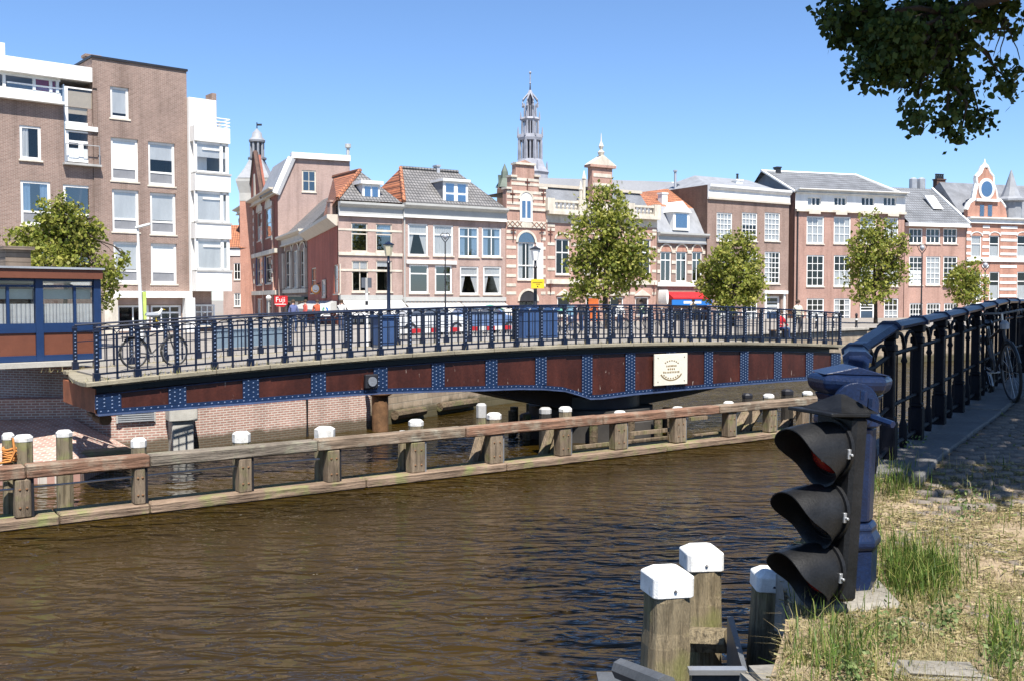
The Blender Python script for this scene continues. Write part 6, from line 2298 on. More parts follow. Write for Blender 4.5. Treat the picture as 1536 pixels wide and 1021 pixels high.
shirts = [(0.10, 0.12, 0.25), (0.55, 0.10, 0.08), (0.60, 0.60, 0.58), (0.06, 0.06, 0.07), (0.25, 0.35, 0.20), (0.5, 0.4, 0.25)]
for i, (px, y, lb) in enumerate(((440, 56, 'person in navy walking near the corner of the side street'), (458, 64, 'person in a red top left of the pictogram sign'),
                                 (512, 58, 'person in a white top below the corner house awning'), (872, 57, 'person in black left of the big tree'),
                                 (962, 63, 'person in a green top left of the red shop'), (1040, 70, 'person in a tan top before the red shop'))):
    person(px, y, R.uniform(-2, 2), mk('shirt cloth %d' % i, shirts[i], .9), bluejean, lb)
for i, px in enumerate((1010, 1055, 1225, 1250, 1285)):
    p = gpt(px, 60 + i)
    bo = tag(empty('street_bollard', p), 'short dark bollard on the far quay, number %s from the left beyond the bridge' % ('one', 'two', 'three', 'four', 'five')[i], 'bollard', 'bollards on the far quay')
    part('shaft', MB().lathe([(.11, 0), (.1, .1), (.08, .12), (.07, .75), (.09, .78), (.09, .84), (.05, .95)], 10), black, bo, smooth=40)
    part('white_band', MB().lathe([(.082, .5), (.08, .6)], 10), white, bo)

# terrace parasols
grn = mk('parasol green', (0.10, 0.30, 0.22), .85, vary=.1)


def parasol(px, y, ytop, rpx, mat, label):
    p = gpt(px, y)
    s = y / F
    t = tag(empty('parasol', p), label, 'parasol', 'terrace parasols')
    zt_ = at_y(px, ytop, y).z - GZ
    part('pole', MB().tube([(0, 0, 0), (0, 0, zt_)], .03, 6), white, t)
    part('canopy', MB().lathe([(rpx * s, zt_ - 9 * s), (rpx * s, zt_ - 7 * s), (.05, zt_)], 8), mat, t)


parasol(735, 58, 457, 22, grn, 'green parasol under the white awnings of mansard house')
parasol(848, 60, 459, 14, grn, 'green parasol right of the tall blue cabinets')
# orange notice panel / door by tree
p = gpt(890, 70)
t = tag(empty('orange_panel', p, math.radians(32)), 'upright orange display panel at the foot of the hall', 'panel')
part('board', MB().box(-.42, .42, -.03, .03, .3, 1.9), mk('panel orange', (0.55, 0.13, 0.03), .6), t)
for x in (-.35, .35):
    part('leg', MB().box(x - .03, x + .03, -.025, .025, 0, .298), black, t)


# ------------------------------------------------------------------ bicycles
def bicycle(loc, rz, label, frame_m, lean=0.0):
    t = tag(empty('bicycle', loc, rz), label, 'bicycle')
    t.rotation_euler = (lean, 0, rz)
    R_ = .34
    for x in (-.52, .52):
        pts = [(x + R_ * math.cos(q), 0, R_ + R_ * math.sin(q)) for q in [i * math.pi / 14 for i in range(29)]]
        w_ = part('wheel', MB().tube(pts, .018, 6, cap=False), rubber, t, smooth=60)
        rim = [(x + (R_ - .028) * math.cos(q), 0, R_ + (R_ - .028) * math.sin(q)) for q in [i * math.pi / 14 for i in range(29)]]
        part('rim', MB().tube(rim, .011, 5, cap=False), mk('dull rim', (.12, .12, .125), .5), w_, smooth=60)
        sp = MB()
        for i in range(14):
            q = i * math.pi / 7
            sp.tube([(x, .02 * (-1) ** i, R_), (x + (R_ - .03) * math.cos(q), 0, R_ + (R_ - .03) * math.sin(q))], .0025, 3)
        part('spokes', sp, steel, w_)
        g = MB()
        gp_ = [(x + (R_ + .03) * math.cos(q), 0, R_ + (R_ + .03) * math.sin(q)) for q in [math.radians(a) for a in range(20, 191, 17)]]
        g.tube(gp_, .016, 4)
        part('mudguard', g, frame_m, t)
    m = MB()
    bb, st, ht, hb = (-.08, 0, .3), (-.22, 0, .82), (.36, 0, .86), (.40, 0, .72)
    for a, b in ((bb, st), (bb, hb), ((-.19, 0, .7), ht), (bb, (-.52, 0, R_)), ((-.2, 0, .74), (-.52, 0, R_)), (ht, hb)):
        m.tube([a, b], .017, 6)
    part('frame', m, frame_m, t)
    part('fork', MB().tube([hb, (.44, 0, .55), (.52, 0, R_)], .015, 6), frame_m, t)
    part('handlebar', MB().tube([(.2, -.27, 1.0), (.3, -.26, 1.04), (.36, 0, 1.02), (.3, .26, 1.04), (.2, .27, 1.0)], .013, 6).tube([(.36, 0, 1.02), ht], .014, 6), steel, t)
    part('saddle', MB().hexa([(-.38, -.09, .86), (-.1, -.025, .86), (-.1, .025, .86), (-.38, .09, .86), (-.38, -.1, .93), (-.08, -.02, .91), (-.08, .02, .91), (-.38, .1, .93)]), black, t, bev=.02)
    part('saddle_post', MB().tube([st, (-.24, 0, .88)], .014, 6), steel, t)
    part('carrier', MB().box(-.8, -.3, -.06, .06, .70, .72).tube([(-.7, 0, .7), (-.52, 0, R_)], .01, 4), black, t)
    part('headlamp', MB().lathe([(.05, 0), (.055, .06), (.02, .1)], 8, (.43, 0, .84)), zinc, t)
    part('crank', MB().tube([(-.08, -.06, .3), (-.02, -.06, .14)], .012, 5).tube([(-.08, .06, .3), (-.14, .06, .46)], .012, 5).lathe([(.09, -.004), (.09, .004)], 14, (-.08, -.0, .3)), steel, t)
    return t


g0 = bpix(232, 545, 2.2)
bicycle(bl2w(g0.x, 2.2), BA + .25, 'dark bicycle parked on the bridge below the perched gull', black)

for i, (px, y, lb) in enumerate(((845, 50, 'bicycle parked just right of the tall blue cabinets'), (905, 58, 'bicycle leaning at the foot of the big tree'), (948, 60, 'bicycle parked right of the big tree on the far quay'),
                                 (985, 62, 'bicycle parked left of the red shop'), (1098, 64, 'bicycle parked at the rounded street tree'), (425, 60, 'bicycle parked near the side street corner'))):
    bicycle(gpt(px, y), R.uniform(-.4, .6), lb, black)

# gull on the near bridge handrail
gx_ = bpix(234, 484, 0.0).x
t = tag(empty('gull', bl2w(gx_, 0, deck(gx_) + HR + .045), BA), 'white and grey gull perched on the bridge handrail near its left end', 'bird')
gb = skin_body('body', [(0, 0, .13), (-.09, 0, .125), (-.19, 0, .11), (.07, 0, .16), (.11, 0, .22), (.125, 0, .25), (.15, 0, .25)], [(0, 1), (1, 2), (0, 3), (3, 4), (4, 5), (5, 6)],
               [.06, .05, .012, .045, .03, .032, .014], white, t, 2)
gm = mk('gull grey', (0.35, 0.37, 0.40), .7)
part('wing', MB().hexa([(-.22, -.062, .12), (.05, -.066, .12), (.05, -.05, .12), (-.22, -.05, .12), (-.2, -.045, .18), (.04, -.05, .19), (.04, -.03, .19), (-.2, -.03, .18)]), gm, t, bev=.01)
part('wing', MB().hexa([(-.22, .05, .12), (.05, .05, .12), (.05, .066, .12), (-.22, .062, .12), (-.2, .03, .18), (.04, .03, .19), (.04, .05, .19), (-.2, .045, .18)]), gm, t, bev=.01)
part('beak', MB().tube([(.15, 0, .25), (.2, 0, .24)], [.012, .003], 6), yellow, t)
for s in (-.025, .025):
    part('leg', MB().tube([(0, s, 0), (0, s, .09)], .006, 5).box(-.01, .05, s - .015, s + .015, 0, .006), yellow, t)


# ------------------------------------------------------------------ far trees
def limb(m, a, b, r0, r1, k=6, wob=.06):
    a, b = Vector(a), Vector(b)
    n_ = 4
    L = (b - a).length
    pts = [a.lerp(b, i / n_) + (Vector((R.gauss(0, wob), R.gauss(0, wob), R.gauss(0, wob * .5))) * L if 0 < i < n_ else Vector((0, 0, 0))) for i in range(n_ + 1)]
    m.tube(pts, [r0 + (r1 - r0) * i / n_ for i in range(n_ + 1)], k)
    return pts


def leaf_quads(P, size, droop=.35, up=.3, asp=.75):
    n_ = len(P)
    d1 = NR.normal(size=(n_, 3))
    d1[:, 2] -= droop
    d1 /= np.linalg.norm(d1, axis=1)[:, None]
    nn = NR.normal(size=(n_, 3))
    nn[:, 2] += up
    d2 = np.cross(nn, d1)
    d2 /= np.linalg.norm(d2, axis=1)[:, None] + 1e-9
    s = size * NR.uniform(.5, 1.45, size=(n_, 1))
    a = P
    b = P + d1 * s * .5 + d2 * s * .5 * asp
    c = P + d1 * s
    d = P + d1 * s * .5 - d2 * s * .5 * asp
    return np.stack([a, b, c, d], 1)


def clumps(lobes, ncl, per, spread, outp=.16, outm=1.4):
    """leaf points gathered in small clumps spread through ellipsoid lobes, mostly towards the outside"""
    out = []
    vol = np.array([l[1][0] * l[1][1] * l[1][2] for l in lobes]) ** .8
    pick = NR.choice(len(lobes), ncl, p=vol / vol.sum())
    for i in pick:
        c, r = lobes[i]
        d = NR.normal(size=3)
        d /= np.linalg.norm(d)
        f = NR.uniform(.15, 1.0) ** .45
        if NR.uniform() < outp:
            f *= NR.uniform(1.05, outm)
        q = np.array(c) + d * np.array(r) * f
        out.append(q + NR.normal(size=(per, 3)) * spread)
    return np.concatenate(out)


lm1 = leaf_mat('linden leaves', [(0.09, 0.125, 0.016), (0.19, 0.225, 0.032), (0.31, 0.325, 0.06), (0.42, 0.40, 0.11), (0.14, 0.17, 0.026)], .45)
lm2 = leaf_mat('darker linden leaves', [(0.08, 0.13, 0.022), (0.17, 0.225, 0.045), (0.29, 0.325, 0.08), (0.13, 0.18, 0.034)], .45)


def tree(px, y, lobes_px, label, lm, ncl, per, leaf, trunk_r, trunk_top, base=GZ, depth=1.0, spread=.28):
    """lobes_px: (x, y, rx, ry) ellipses in the photograph at distance y"""
    p = gpt(px, y)
    s = y / F
    t = tag(empty('linden_tree', (p.x, p.y, base)), label, 'tree')
    lobes = []
    for i, (x, yy, rx, ry) in enumerate(lobes_px):
        q = at_y(x, yy, y)
        off = R.uniform(-.35, .35) * rx * s * depth
        lobes.append(((q.x - p.x, off, q.z - base), (rx * s, rx * s * depth, ry * s)))
    for _ in range(len(lobes)):                          # stray tufts that break the outline
        c, r = R.choice(lobes[:len(lobes_px)])
        d = Vector((R.gauss(0, 1), R.gauss(0, .7), R.gauss(.2, 1))).normalized()
        k_ = R.uniform(.22, .4)
        lobes.append(((c[0] + d.x * r[0] * 1.1, c[1] + d.y * r[1], c[2] + d.z * r[2] * 1.1), (r[0] * k_, r[1] * k_, r[2] * k_)))
    m = MB()
    top_ = Vector((R.uniform(-.1, .1), 0, at_y(px, trunk_top, y).z - base))
    tr_ = limb(m, (0, 0, -.1), top_, trunk_r, trunk_r * .45, 8, .02)
    tk = part('trunk', m, bark, t, smooth=50)
    m = MB()
    for c, r in lobes:
        st_ = tr_[R.choice([2, 3, 4])]
        pts = limb(m, st_, c, trunk_r * .45, trunk_r * .12, 5, .05)
        for _ in range(4):
            d = Vector((R.gauss(0, 1), R.gauss(0, 1), R.gauss(.2, .8))).normalized()
            limb(m, pts[R.choice([2, 3, 4])], Vector(c) + Vector((d.x * r[0], d.y * r[1], d.z * r[2])) * .85, trunk_r * .14, .012, 4, .06)
    part('branches', m, bark, t, smooth=50)
    P = clumps(lobes, ncl, per, spread)
    cr_ = link('crown', quads_mesh('crown', leaf_quads(P, leaf)), lm, t)
    return t


tree(910, 62, [(912, 305, 30, 32), (890, 345, 38, 34), (935, 350, 34, 34), (912, 385, 50, 30), (945, 388, 30, 28), (872, 405, 25, 30), (905, 425, 40, 22), (868, 440, 20, 16), (948, 412, 26, 18)],
     'tall green street tree in front of the stepped gable hall', lm1, 860, 10, .23, .2, 345, spread=.16)
tree(1100, 68, [(1100, 372, 26, 26), (1080, 395, 28, 26), (1122, 395, 27, 28), (1100, 425, 46, 28), (1072, 430, 24, 22), (1128, 430, 22, 22), (1102, 450, 34, 16)],
     'rounded green street tree in front of the tall brown house', lm1, 680, 10, .23, .17, 395, spread=.16)
tree(1314, 76, [(1310, 340, 22, 24), (1300, 370, 30, 26), (1332, 368, 24, 28), (1312, 405, 40, 30), (1340, 408, 22, 22), (1305, 438, 32, 18), (1284, 392, 16, 14)],
     'slender green street tree before the long rose brick house', lm1, 580, 10, .24, .16, 365, spread=.16)
tree(1450, 84, [(1452, 405, 18, 14), (1444, 425, 22, 18), (1462, 425, 16, 16), (1450, 444, 22, 12)],
     'small street tree before the banded gable house', lm1, 250, 10, .25, .13, 410, spread=.15)
tree(98, 38, [(80, 318, 24, 22), (106, 330, 26, 22), (60, 350, 34, 26), (100, 360, 40, 26), (25, 360, 18, 16), (72, 390, 50, 24), (125, 390, 26, 22), (128, 350, 18, 22), (172, 405, 22, 18), (160, 430, 16, 18), (186, 385, 10, 10), (160, 455, 10, 14)],
     'leafy tree with a red-brown trunk behind the bridge keeper cabin', lm1, 720, 10, .155, .12, 325, spread=.1)

# ================================================================== NEAR BANK
def gh(y):
    pts = [(-10, 2.36), (5.9, 2.38), (8.3, 2.78), (10.4, 2.85), (13.5, 2.98), (40, 3.0)]
    for (a, za), (b, zb_) in zip(pts, pts[1:]):
        if y <= b:
            t = max(0, (y - a) / (b - a))
            return za + (zb_ - za) * t
    return 3.0


EDGE = [(-3.2, -8), (0.55, 3.0), (1.05, 4.3), (1.42, 5.3), (1.62, 6.1), (2.05, 7.0), (2.85, 8.35), (4.5, 10.75), (6.45, 13.6), (9.5, 18.0), (20, 32)]


def edge_at(y):
    for (xa, ya), (xb, yb) in zip(EDGE, EDGE[1:]):
        if y <= yb:
            return xa + (xb - xa) * (y - ya) / (yb - ya)
    return EDGE[-1][0]


sandm, snt, sb = nodes_mat('dusty ground')
v_ = objco(snt)
n1 = noise(snt, 1.3, 6, v_)
n2 = noise(snt, 16, 5, v_)
n3 = noise(snt, 70, 3, v_)
c1 = ramp(snt, n1, [(.3, (.20, .155, .105)), (.5, (.30, .235, .165)), (.7, (.36, .295, .215))])
c2 = ramp(snt, n2, [(.3, (.65, .63, .58)), (.65, (1.05, 1.05, 1.05))])
c_ = mixc(snt, 1.0, c1, c2, 'MULTIPLY')
snt.links.new(c_, sb.inputs['Base Color'])
sb.inputs['Roughness'].default_value = .95
sb.inputs['Specular IOR Level'].default_value = .15
b1_ = bump(snt, sb, n2, .6, .03)
bump(snt, sb, n3, .5, .01, b1_)
ys = [-8 + .5 * i for i in range(20)] + [2 + .2 * i for i in range(70)] + [16, 18, 22, 27, 32]
m = MB()
rows = []
for y in ys:
    row = []
    x0 = edge_at(y) + .05
    for k in range(34):
        f = k / 33
        x = x0 + 45 * f ** 2.6
        z = gh(y) + (R.gauss(0, .012) if 0 < k < 25 and y > 2 else 0) - .02
        row.append(len(m.v))
        m.v.append((x, y, z))
    rows.append(row)
for r0_, r1_ in zip(rows, rows[1:]):
    for a, b, c, d in zip(r0_, r0_[1:], r1_[1:], r1_):
        m.f.append((a, b, c, d))
near = kind(part('near_quay_ground', m, sandm, smooth=60), 'structure')
wm = MB()
for (xa, ya), (xb, yb) in zip(EDGE, EDGE[1:]):
    wm.quad((xa + .06, ya, -1.5), (xb + .06, yb, -1.5), (xb + .06, yb, gh(yb) - .03), (xa + .06, ya, gh(ya) - .03))
nq = kind(part('near_quay_wall', wm, brick_mat('near quay brick', (0.22, 0.13, 0.10), (0.17, 0.10, 0.08), (0.25, 0.22, 0.18), .22, .07, .012, .3, stain=(.3, .4, (.05, .05, .025)))), 'structure')
# coping slabs under the railing
slabm = mk('quay slab stone', (0.16, 0.155, 0.15), .85, vary=.25, scale=3, fine=.3, bmp=.4)
yc = 8.0
while yc < 18:
    y2 = yc + .82
    xa, xb = edge_at(yc), edge_at(y2)
    za, zb_ = gh(yc), gh(y2)
    d = Vector((xb - xa, y2 - yc, 0)).normalized()
    nrm = Vector((d.y, -d.x, 0))
    g_ = .006
    q = [Vector((xa, yc, 0)) + d * g_ - nrm * .06, Vector((xb, y2, 0)) - d * g_ - nrm * .06, Vector((xb, y2, 0)) - d * g_ + nrm * .62, Vector((xa, yc, 0)) + d * g_ + nrm * .62]
    zz_ = [za, zb_, zb_, za]
    j = R.uniform(-.008, .008)
    order = [3, 2, 1, 0]
    m = MB().hexa([(q[i].x, q[i].y, zz_[i] - .16) for i in order] + [(q[i].x, q[i].y, zz_[i] + .012 + j) for i in order])
    part('coping_slab', m, slabm, nq, bev=.012)
    yc = y2
# cobbles
cobm = mk('cobble stone', (0.20, 0.17, 0.145), .85, vary=.45, scale=2.5, fine=.35, bmp=.4)
cob = []
d0 = Vector((.565, .825, 0))
n0_ = Vector((.825, -.565, 0))
org = Vector((2.95, 8.4, 0))
for i in range(-60, 70):
    for jx in range(0, 60):
        u = i * .105
        v = .66 + (jx + (.5 if i % 2 else 0)) * .2
        q = org + d0 * u + n0_ * v
        if q.y < 5.3 or q.y > 16 or q.x / q.y > .56 or (q.y < 7.3 and math.sin(q.x * 5) * math.sin(q.y * 4.3 + q.x) < -.1):
            continue
        cob.append(q)
cob.sort(key=lambda q: q.length)
ME = []
for _ in range(5):
    m = MB()
    a, b = .094 + R.uniform(-.008, 0), .046 + R.uniform(-.005, 0)
    m.hexa([(-a, -b, -.04), (a, -b, -.04), (a, b, -.04), (-a, b, -.04), (-a * .8, -b * .72, .022), (a * .8, -b * .72, .025), (a * .8, b * .72, .022), (-a * .8, b * .72, .02)])
    me = m.mesh('cobble')
    bevel_mesh(me, .012)
    fixn(me, 50)
    me.materials.append(cobm)
    ME.append(me)
angc = math.atan2(n0_.y, n0_.x)
vis = [q for q in cob if q.y < 12]
for q in vis[:300]:
    link('cobble', R.choice(ME), None, near, (q.x, q.y, gh(q.y) - (.012 if q.y > 7.2 else .034) + R.uniform(-.008, .008)), angc + R.uniform(-.06, .06))
rest = MB()
for q in vis[300:] + [c for c in cob if c.y >= 12]:
    ca, sa = math.cos(angc), math.sin(angc)
    a, b = .09, .043
    z = gh(q.y) - (.012 if q.y > 7.2 else .034) + R.uniform(-.008, .008)
    pts = []
    for (f, zz_) in ((1, -.04), (.78, .022)):
        for sx, sy in ((-1, -1), (1, -1), (1, 1), (-1, 1)):
            x, y = sx * a * f, sy * b * f
            pts.append((q.x + ca * x - sa * y, q.y + sa * x + ca * y, z + zz_))
    rest.hexa(pts)
kind(part('cobbles', rest, cobm, near, smooth=60), 'stuff')

# ------------------------------------------------------------------ quay railing: posts, balusters, broad top rail
RPX = [(1336, 502, 690), (1368, 490, 652), (1396, 482, 633), (1425, 473, 617), (1454, 466, 600), (1484, 461, 588), (1515, 457, 576)]
rb = []
dr_ = (Vector((6.62, 13.5)) - Vector((3.14, 8.3)))
NP = 9
rail_pts = [Vector((3.14, 8.3)) + dr_ * (i / 6) for i in range(-2, NP)]
qr = tag(empty('quay_railing', (3.14, 8.3, 0)), 'heavy cast-iron quay railing in tree shade with a broad blue top rail', 'railing')
O_ = Vector((3.14, 8.3, 0))
ra = math.atan2(dr_.y, dr_.x)
HQ = 1.06
iron = mk('railing iron', (0.004, 0.005, 0.010), .6, vary=.4, scale=4, fine=.3, spec=.12)
pm = MB()
pm.box(-.062, .062, -.062, .062, -.04, .30)
pm.box(-.042, .042, -.042, .042, .30, HQ - .08)
pm.box(-.055, .055, -.055, .055, .30, .34)
pm.box(-.055, .055, -.055, .055, HQ - .18, HQ - .12)
pm.box(-.06, .06, -.06, .06, HQ - .08, HQ)
PME = pm.mesh('post')
bevel_mesh(PME, .01)
fixn(PME)
PME.materials.append(iron)
bmq = MB()
bmq.lathe([(.028, 0), (.036, .04), (.036, .2), (.02, .25), (.019, HQ - .32), (.03, HQ - .3), (.019, HQ - .27), (.018, HQ - .2)], 8)
sp_ = dr_.length / 6
for s in (-1, 1):
    bmq.tube([(s * (sp_ / 2 - .07) * .5 * (1 - math.cos(q)), 0, HQ - .22 + .17 * math.sin(q)) for q in [math.pi * k / 8 for k in range(9)]], .017, 5)
BME = bmq.mesh('baluster')
fixn(BME, 50)
BME.materials.append(iron)
tb = MB().tube([(0, 0, .06), (0, 0, HQ - .2)], .008, 6).mesh('thin_bar')
fixn(tb)
tb.materials.append(iron)


def rz(y):
    return gh(y) + .015


pos = []
for i, p in enumerate(rail_pts):
    y = p.y
    z = rz(y) if i > 1 else rz(8.3) - (.10, .04)[i] - (.02 if i == 0 else 0)
    if i < 2:
        z = rz(y) + (.0)
    pos.append(Vector((p.x - O_.x, p.y - O_.y, z)))
for i, p in enumerate(pos):
    if i == 0:
        continue
    link('post', PME, None, qr, p, ra)
    if i + 1 < len(pos):
        nx_ = pos[i + 1]
        mdl = (p + nx_) / 2
        link('baluster', BME, None, qr, mdl, ra)
        for f in (.25, .75):
            link('thin_bar', tb, None, qr, p.lerp(nx_, f), ra)
        d = nx_ - p
        for hh_, r_ in ((HQ - .21, .02), (.42, .018), (.08, .022)):
            part('rail', MB().tube([p + Vector((0, 0, hh_)), nx_ + Vector((0, 0, hh_))], r_, 6), iron, qr)
# top rail: broad moulded bar with collars, dropping to the end post
EP = Vector((1.97, 5.95, 2.38))
tp = [pos[i] + Vector((0, 0, HQ)) for i in range(1, len(pos))]
tp = [EP - O_ + Vector((.06, .15, 1.02)), EP - O_ + Vector((.32, .75, 1.12)), (tp[0] + EP - O_ + Vector((.3, .7, 1.14))) / 2 + Vector((.02, 0, .06))] + tp
tp = [Vector((p.x, p.y, p.z)) for p in tp]
for a, b in zip(tp, tp[1:]):
    d = (b - a)
    s = Vector((d.y, -d.x, 0)).normalized()
    u_ = Vector((0, 0, 1))
    sec = [(-.075, 0), (-.085, .025), (-.05, .055), (.05, .055), (.085, .025), (.075, 0)]
    m = MB()
    n0 = len(m.v)
    for p in (a, b):
        m.v += [tuple(p + s * x + u_ * z) for x, z in sec]
    k = len(sec)
    for j in range(k):
        m.f.append((j, (j + 1) % k, k + (j + 1) % k, k + j))
    m.f += [tuple(range(k)), tuple(range(2 * k - 1, k - 1, -1))]
    part('top_rail', m, navy, qr)
    cx2 = MB()
    dd = d.normalized()
    secb = [(-.095, -.01), (-.1, .03), (-.055, .07), (.055, .07), (.1, .03), (.095, -.01)]
    for p in (a - dd * .035, a + dd * .035):
        cx2.v += [tuple(p + s * x + u_ * z) for x, z in secb]
    for j in range(k):
        cx2.f.append((j, (j + 1) % k, k + (j + 1) % k, k + j))
    cx2.f += [tuple(range(k)), tuple(range(2 * k - 1, k - 1, -1))]
    part('collar', cx2, navy, qr)

# ------------------------------------------------------------------ end post, octagonal, leaning a little
LEAN = math.radians(-1.6)
t = tag(empty('railing_end_post', EP), 'stout navy cast-iron octagonal post with a peaked cap beside the boat signal', 'post')
t.rotation_euler = (math.radians(1.0), -LEAN, math.radians(14))
K = math.pi / 8
c8 = 1 / math.cos(K)
part('base', MB().lathe([(.215, -.25), (.205, .26)], 8, ph=K), navy, t)
part('base_moulding', MB().lathe([(.205, .262), (.225, .29), (.225, .32), (.195, .37), (.2, .39), (.18, .42)], 8, ph=K), navy, t, bev=.006)
part('shaft', MB().lathe([(.175, .422), (.17, .98)], 8, ph=K), navy, t, bev=.012)
part('collar', MB().lathe([(.175, .982), (.2, .99), (.2, 1.03), (.18, 1.05), (.18, 1.13), (.2, 1.17)], 8, ph=K), navy, t, bev=.006)
cp8 = part('cap', MB().lathe([(.2, 1.172), (.235, 1.2), (.245, 1.235), (.245, 1.262), (.215, 1.285)], 8, ph=K), navy, t, bev=.008)
m = MB()
h0, h1, e = 1.286, 1.335, .2
m.v += [(-e, -e * .7, h0), (e, -e * .7, h0), (e, e * .7, h0), (-e, e * .7, h0), (0, -e * .7, h1), (0, e * .7, h1)]
m.f += [(0, 1, 4), (2, 3, 5), (1, 2, 5, 4), (3, 0, 4, 5), (0, 3, 2, 1)]
part('cap_pediment', m, navy, cp8, bev=.006).rotation_euler = (0, 0, math.radians(-14))
fp = at_y(1216, 905, 5.9)
foot = tag(part('post_footing', MB().extr([(1.6, 5.6, 2.1), (1.78, 5.46, 2.1), (2.2, 5.55, 2.1), (2.26, 6.1, 2.1), (1.66, 6.25, 2.1)], (0, 0, 0), (0, 0, .31)), concrete, bev=.03),
           'rough concrete footing under the navy end post', 'footing')

# ------------------------------------------------------------------ boat signal: black box with three hooded lamps
fdir = Vector((-.90, -.44, 0)).normalized()
sa_ = math.atan2(fdir.y, fdir.x)
sp0 = at_y(1238, 892, 5.5)
t = tag(empty('boat_signal', sp0), 'black three-lamp boat traffic signal with deep hoods and dark red lenses', 'traffic light')
t.rotation_euler = (math.radians(-1), math.radians(-3.2), sa_)        # local +x is the facing direction
HS = at_y(1240, 620, 5.5).z - sp0.z
WS = .15
part('casing', MB().box(-.09, .02, -WS, WS, .0, HS), signalblk, t, bev=.02)
part('top_plate', MB().box(-.08, .2, -WS - .03, WS + .015, HS + .001, HS + .02), signalblk, t, bev=.004)
part('top_pyramid', MB().hexa([(-.15, -.15, HS + .021), (.12, -.15, HS + .021), (.12, .15, HS + .021), (-.15, .15, HS + .021), (-.03, -.015, HS + .11), (0, -.015, HS + .11), (0, .015, HS + .11), (-.03, .015, HS + .11)]), signalblk, t)
redlens = mk('dark red lens', (0.26, 0.014, 0.008), .12, vary=.2, spec=.6, bmp=0)
for i, zc_ in enumerate((HS * .81, HS * .47, HS * .145)):
    rl_ = .137
    le = part('lens', MB().lathe([(rl_ * .99, 0), (rl_ * .82, .05), (rl_ * .42, .085), (.01, .095)], 24), redlens if i != 1 else mk('dark lens', (.03, .02, .015), .15, spec=.6), t, smooth=60)
    le.rotation_euler = (0, math.pi / 2, 0)
    le.location = (.025, 0, zc_)
    hd = MB()
    k = 36
    rings = 7
    th = .006
    grid = {}
    for j in range(k + 1):
        a = 2 * math.pi * j / k
        # long on top, cut away at the bottom in an S curve
        cz_ = math.cos(a)                       # 1 on top, -1 at the bottom
        ln = .055 + .265 * (1 / (1 + math.exp(-4.2 * (cz_ + .05))))
        ln += .03 * max(0, -cz_ - .3)
        for q in range(rings):
            f = q / (rings - 1)
            for w_, rr in ((0, rl_ + .012 + .012 * f), (1, rl_ + .012 + .012 * f - th)):
                grid[(j, q, w_)] = len(hd.v)
                hd.v.append((.02 + ln * f, rr * math.sin(a), zc_ + rr * cz_ * 1.0 - .05 * f * f))
    for j in range(k):
        for q in range(rings - 1):
            hd.f.append((grid[(j, q, 0)], grid[(j + 1, q, 0)], grid[(j + 1, q + 1, 0)], grid[(j, q + 1, 0)]))
            hd.f.append((grid[(j, q, 1)], grid[(j, q + 1, 1)], grid[(j + 1, q + 1, 1)], grid[(j + 1, q, 1)]))
        hd.f.append((grid[(j, rings - 1, 0)], grid[(j + 1, rings - 1, 0)], grid[(j + 1, rings - 1, 1)], grid[(j, rings - 1, 1)]))
    part('hood', hd, signalblk, t, smooth=50)
    hr_ = part('hood_ring', MB().lathe([(rl_ + .03, 0), (rl_ + .03, .022), (rl_ + .012, .022), (rl_ + .012, 0)], 30), signalblk, t, smooth=40)
    hr_.rotation_euler = (0, math.pi / 2, 0)
    hr_.location = (.021, 0, zc_)
    part('hood_clasp', MB().box(.035, .06, WS - .02, WS + .012, zc_ - .035, zc_ + .02).tube([(.048, WS + .0, zc_ - .01), (.048, WS + .03, zc_ - .01)], .009, 6), steel, t, bev=.003)
# swivel bracket between signal and post
brk = MB()
brk.extr([(.0 + .13 * math.cos(q), 0, HS + .02 + .13 * math.sin(q)) for q in [i * math.pi / 10 for i in range(20)]], (0, -.02, 0), (0, .02, 0))
b_ = part('swivel_disc', brk, navy, t, bev=.004)
dv_ = at_y(1268, 604, 5.68) - sp0
b_.location = (dv_.x * math.cos(-sa_) - dv_.y * math.sin(-sa_), dv_.x * math.sin(-sa_) + dv_.y * math.cos(-sa_), dv_.z - HS - .02)
b_.rotation_euler = (0, 0, -math.pi - sa_)
part('swivel_bolts', MB().lathe([(.02, 0), (.02, .05)], 6, (-.06, .12, HS + .09)).lathe([(.02, 0), (.02, .05)], 6, (-.12, .12, HS + .05)).tube([(-.1, .0, HS + .02), (-.1, .3, HS - .02)], .02, 6), navy, t)
part('bottom_bracket', MB().tube([(-.08, 0, -.002), (-.08, .02, -.2), (-.18, .1, -.3)], .035, 8), navy, t, smooth=50)

# ------------------------------------------------------------------ mooring piles at the bank
bigw = wood_mat('big pile timber', (0.31, 0.255, 0.165), (0.075, 0.06, 0.038), (0.22, 0.23, 0.07), (9, 9, .5))
capw = mk('white cap paint', (0.78, 0.775, 0.745), .6, vary=.22, scale=7, fine=.16, bmp=.3)

flake(capw, (.36, .34, .28), .62, .70, 11)


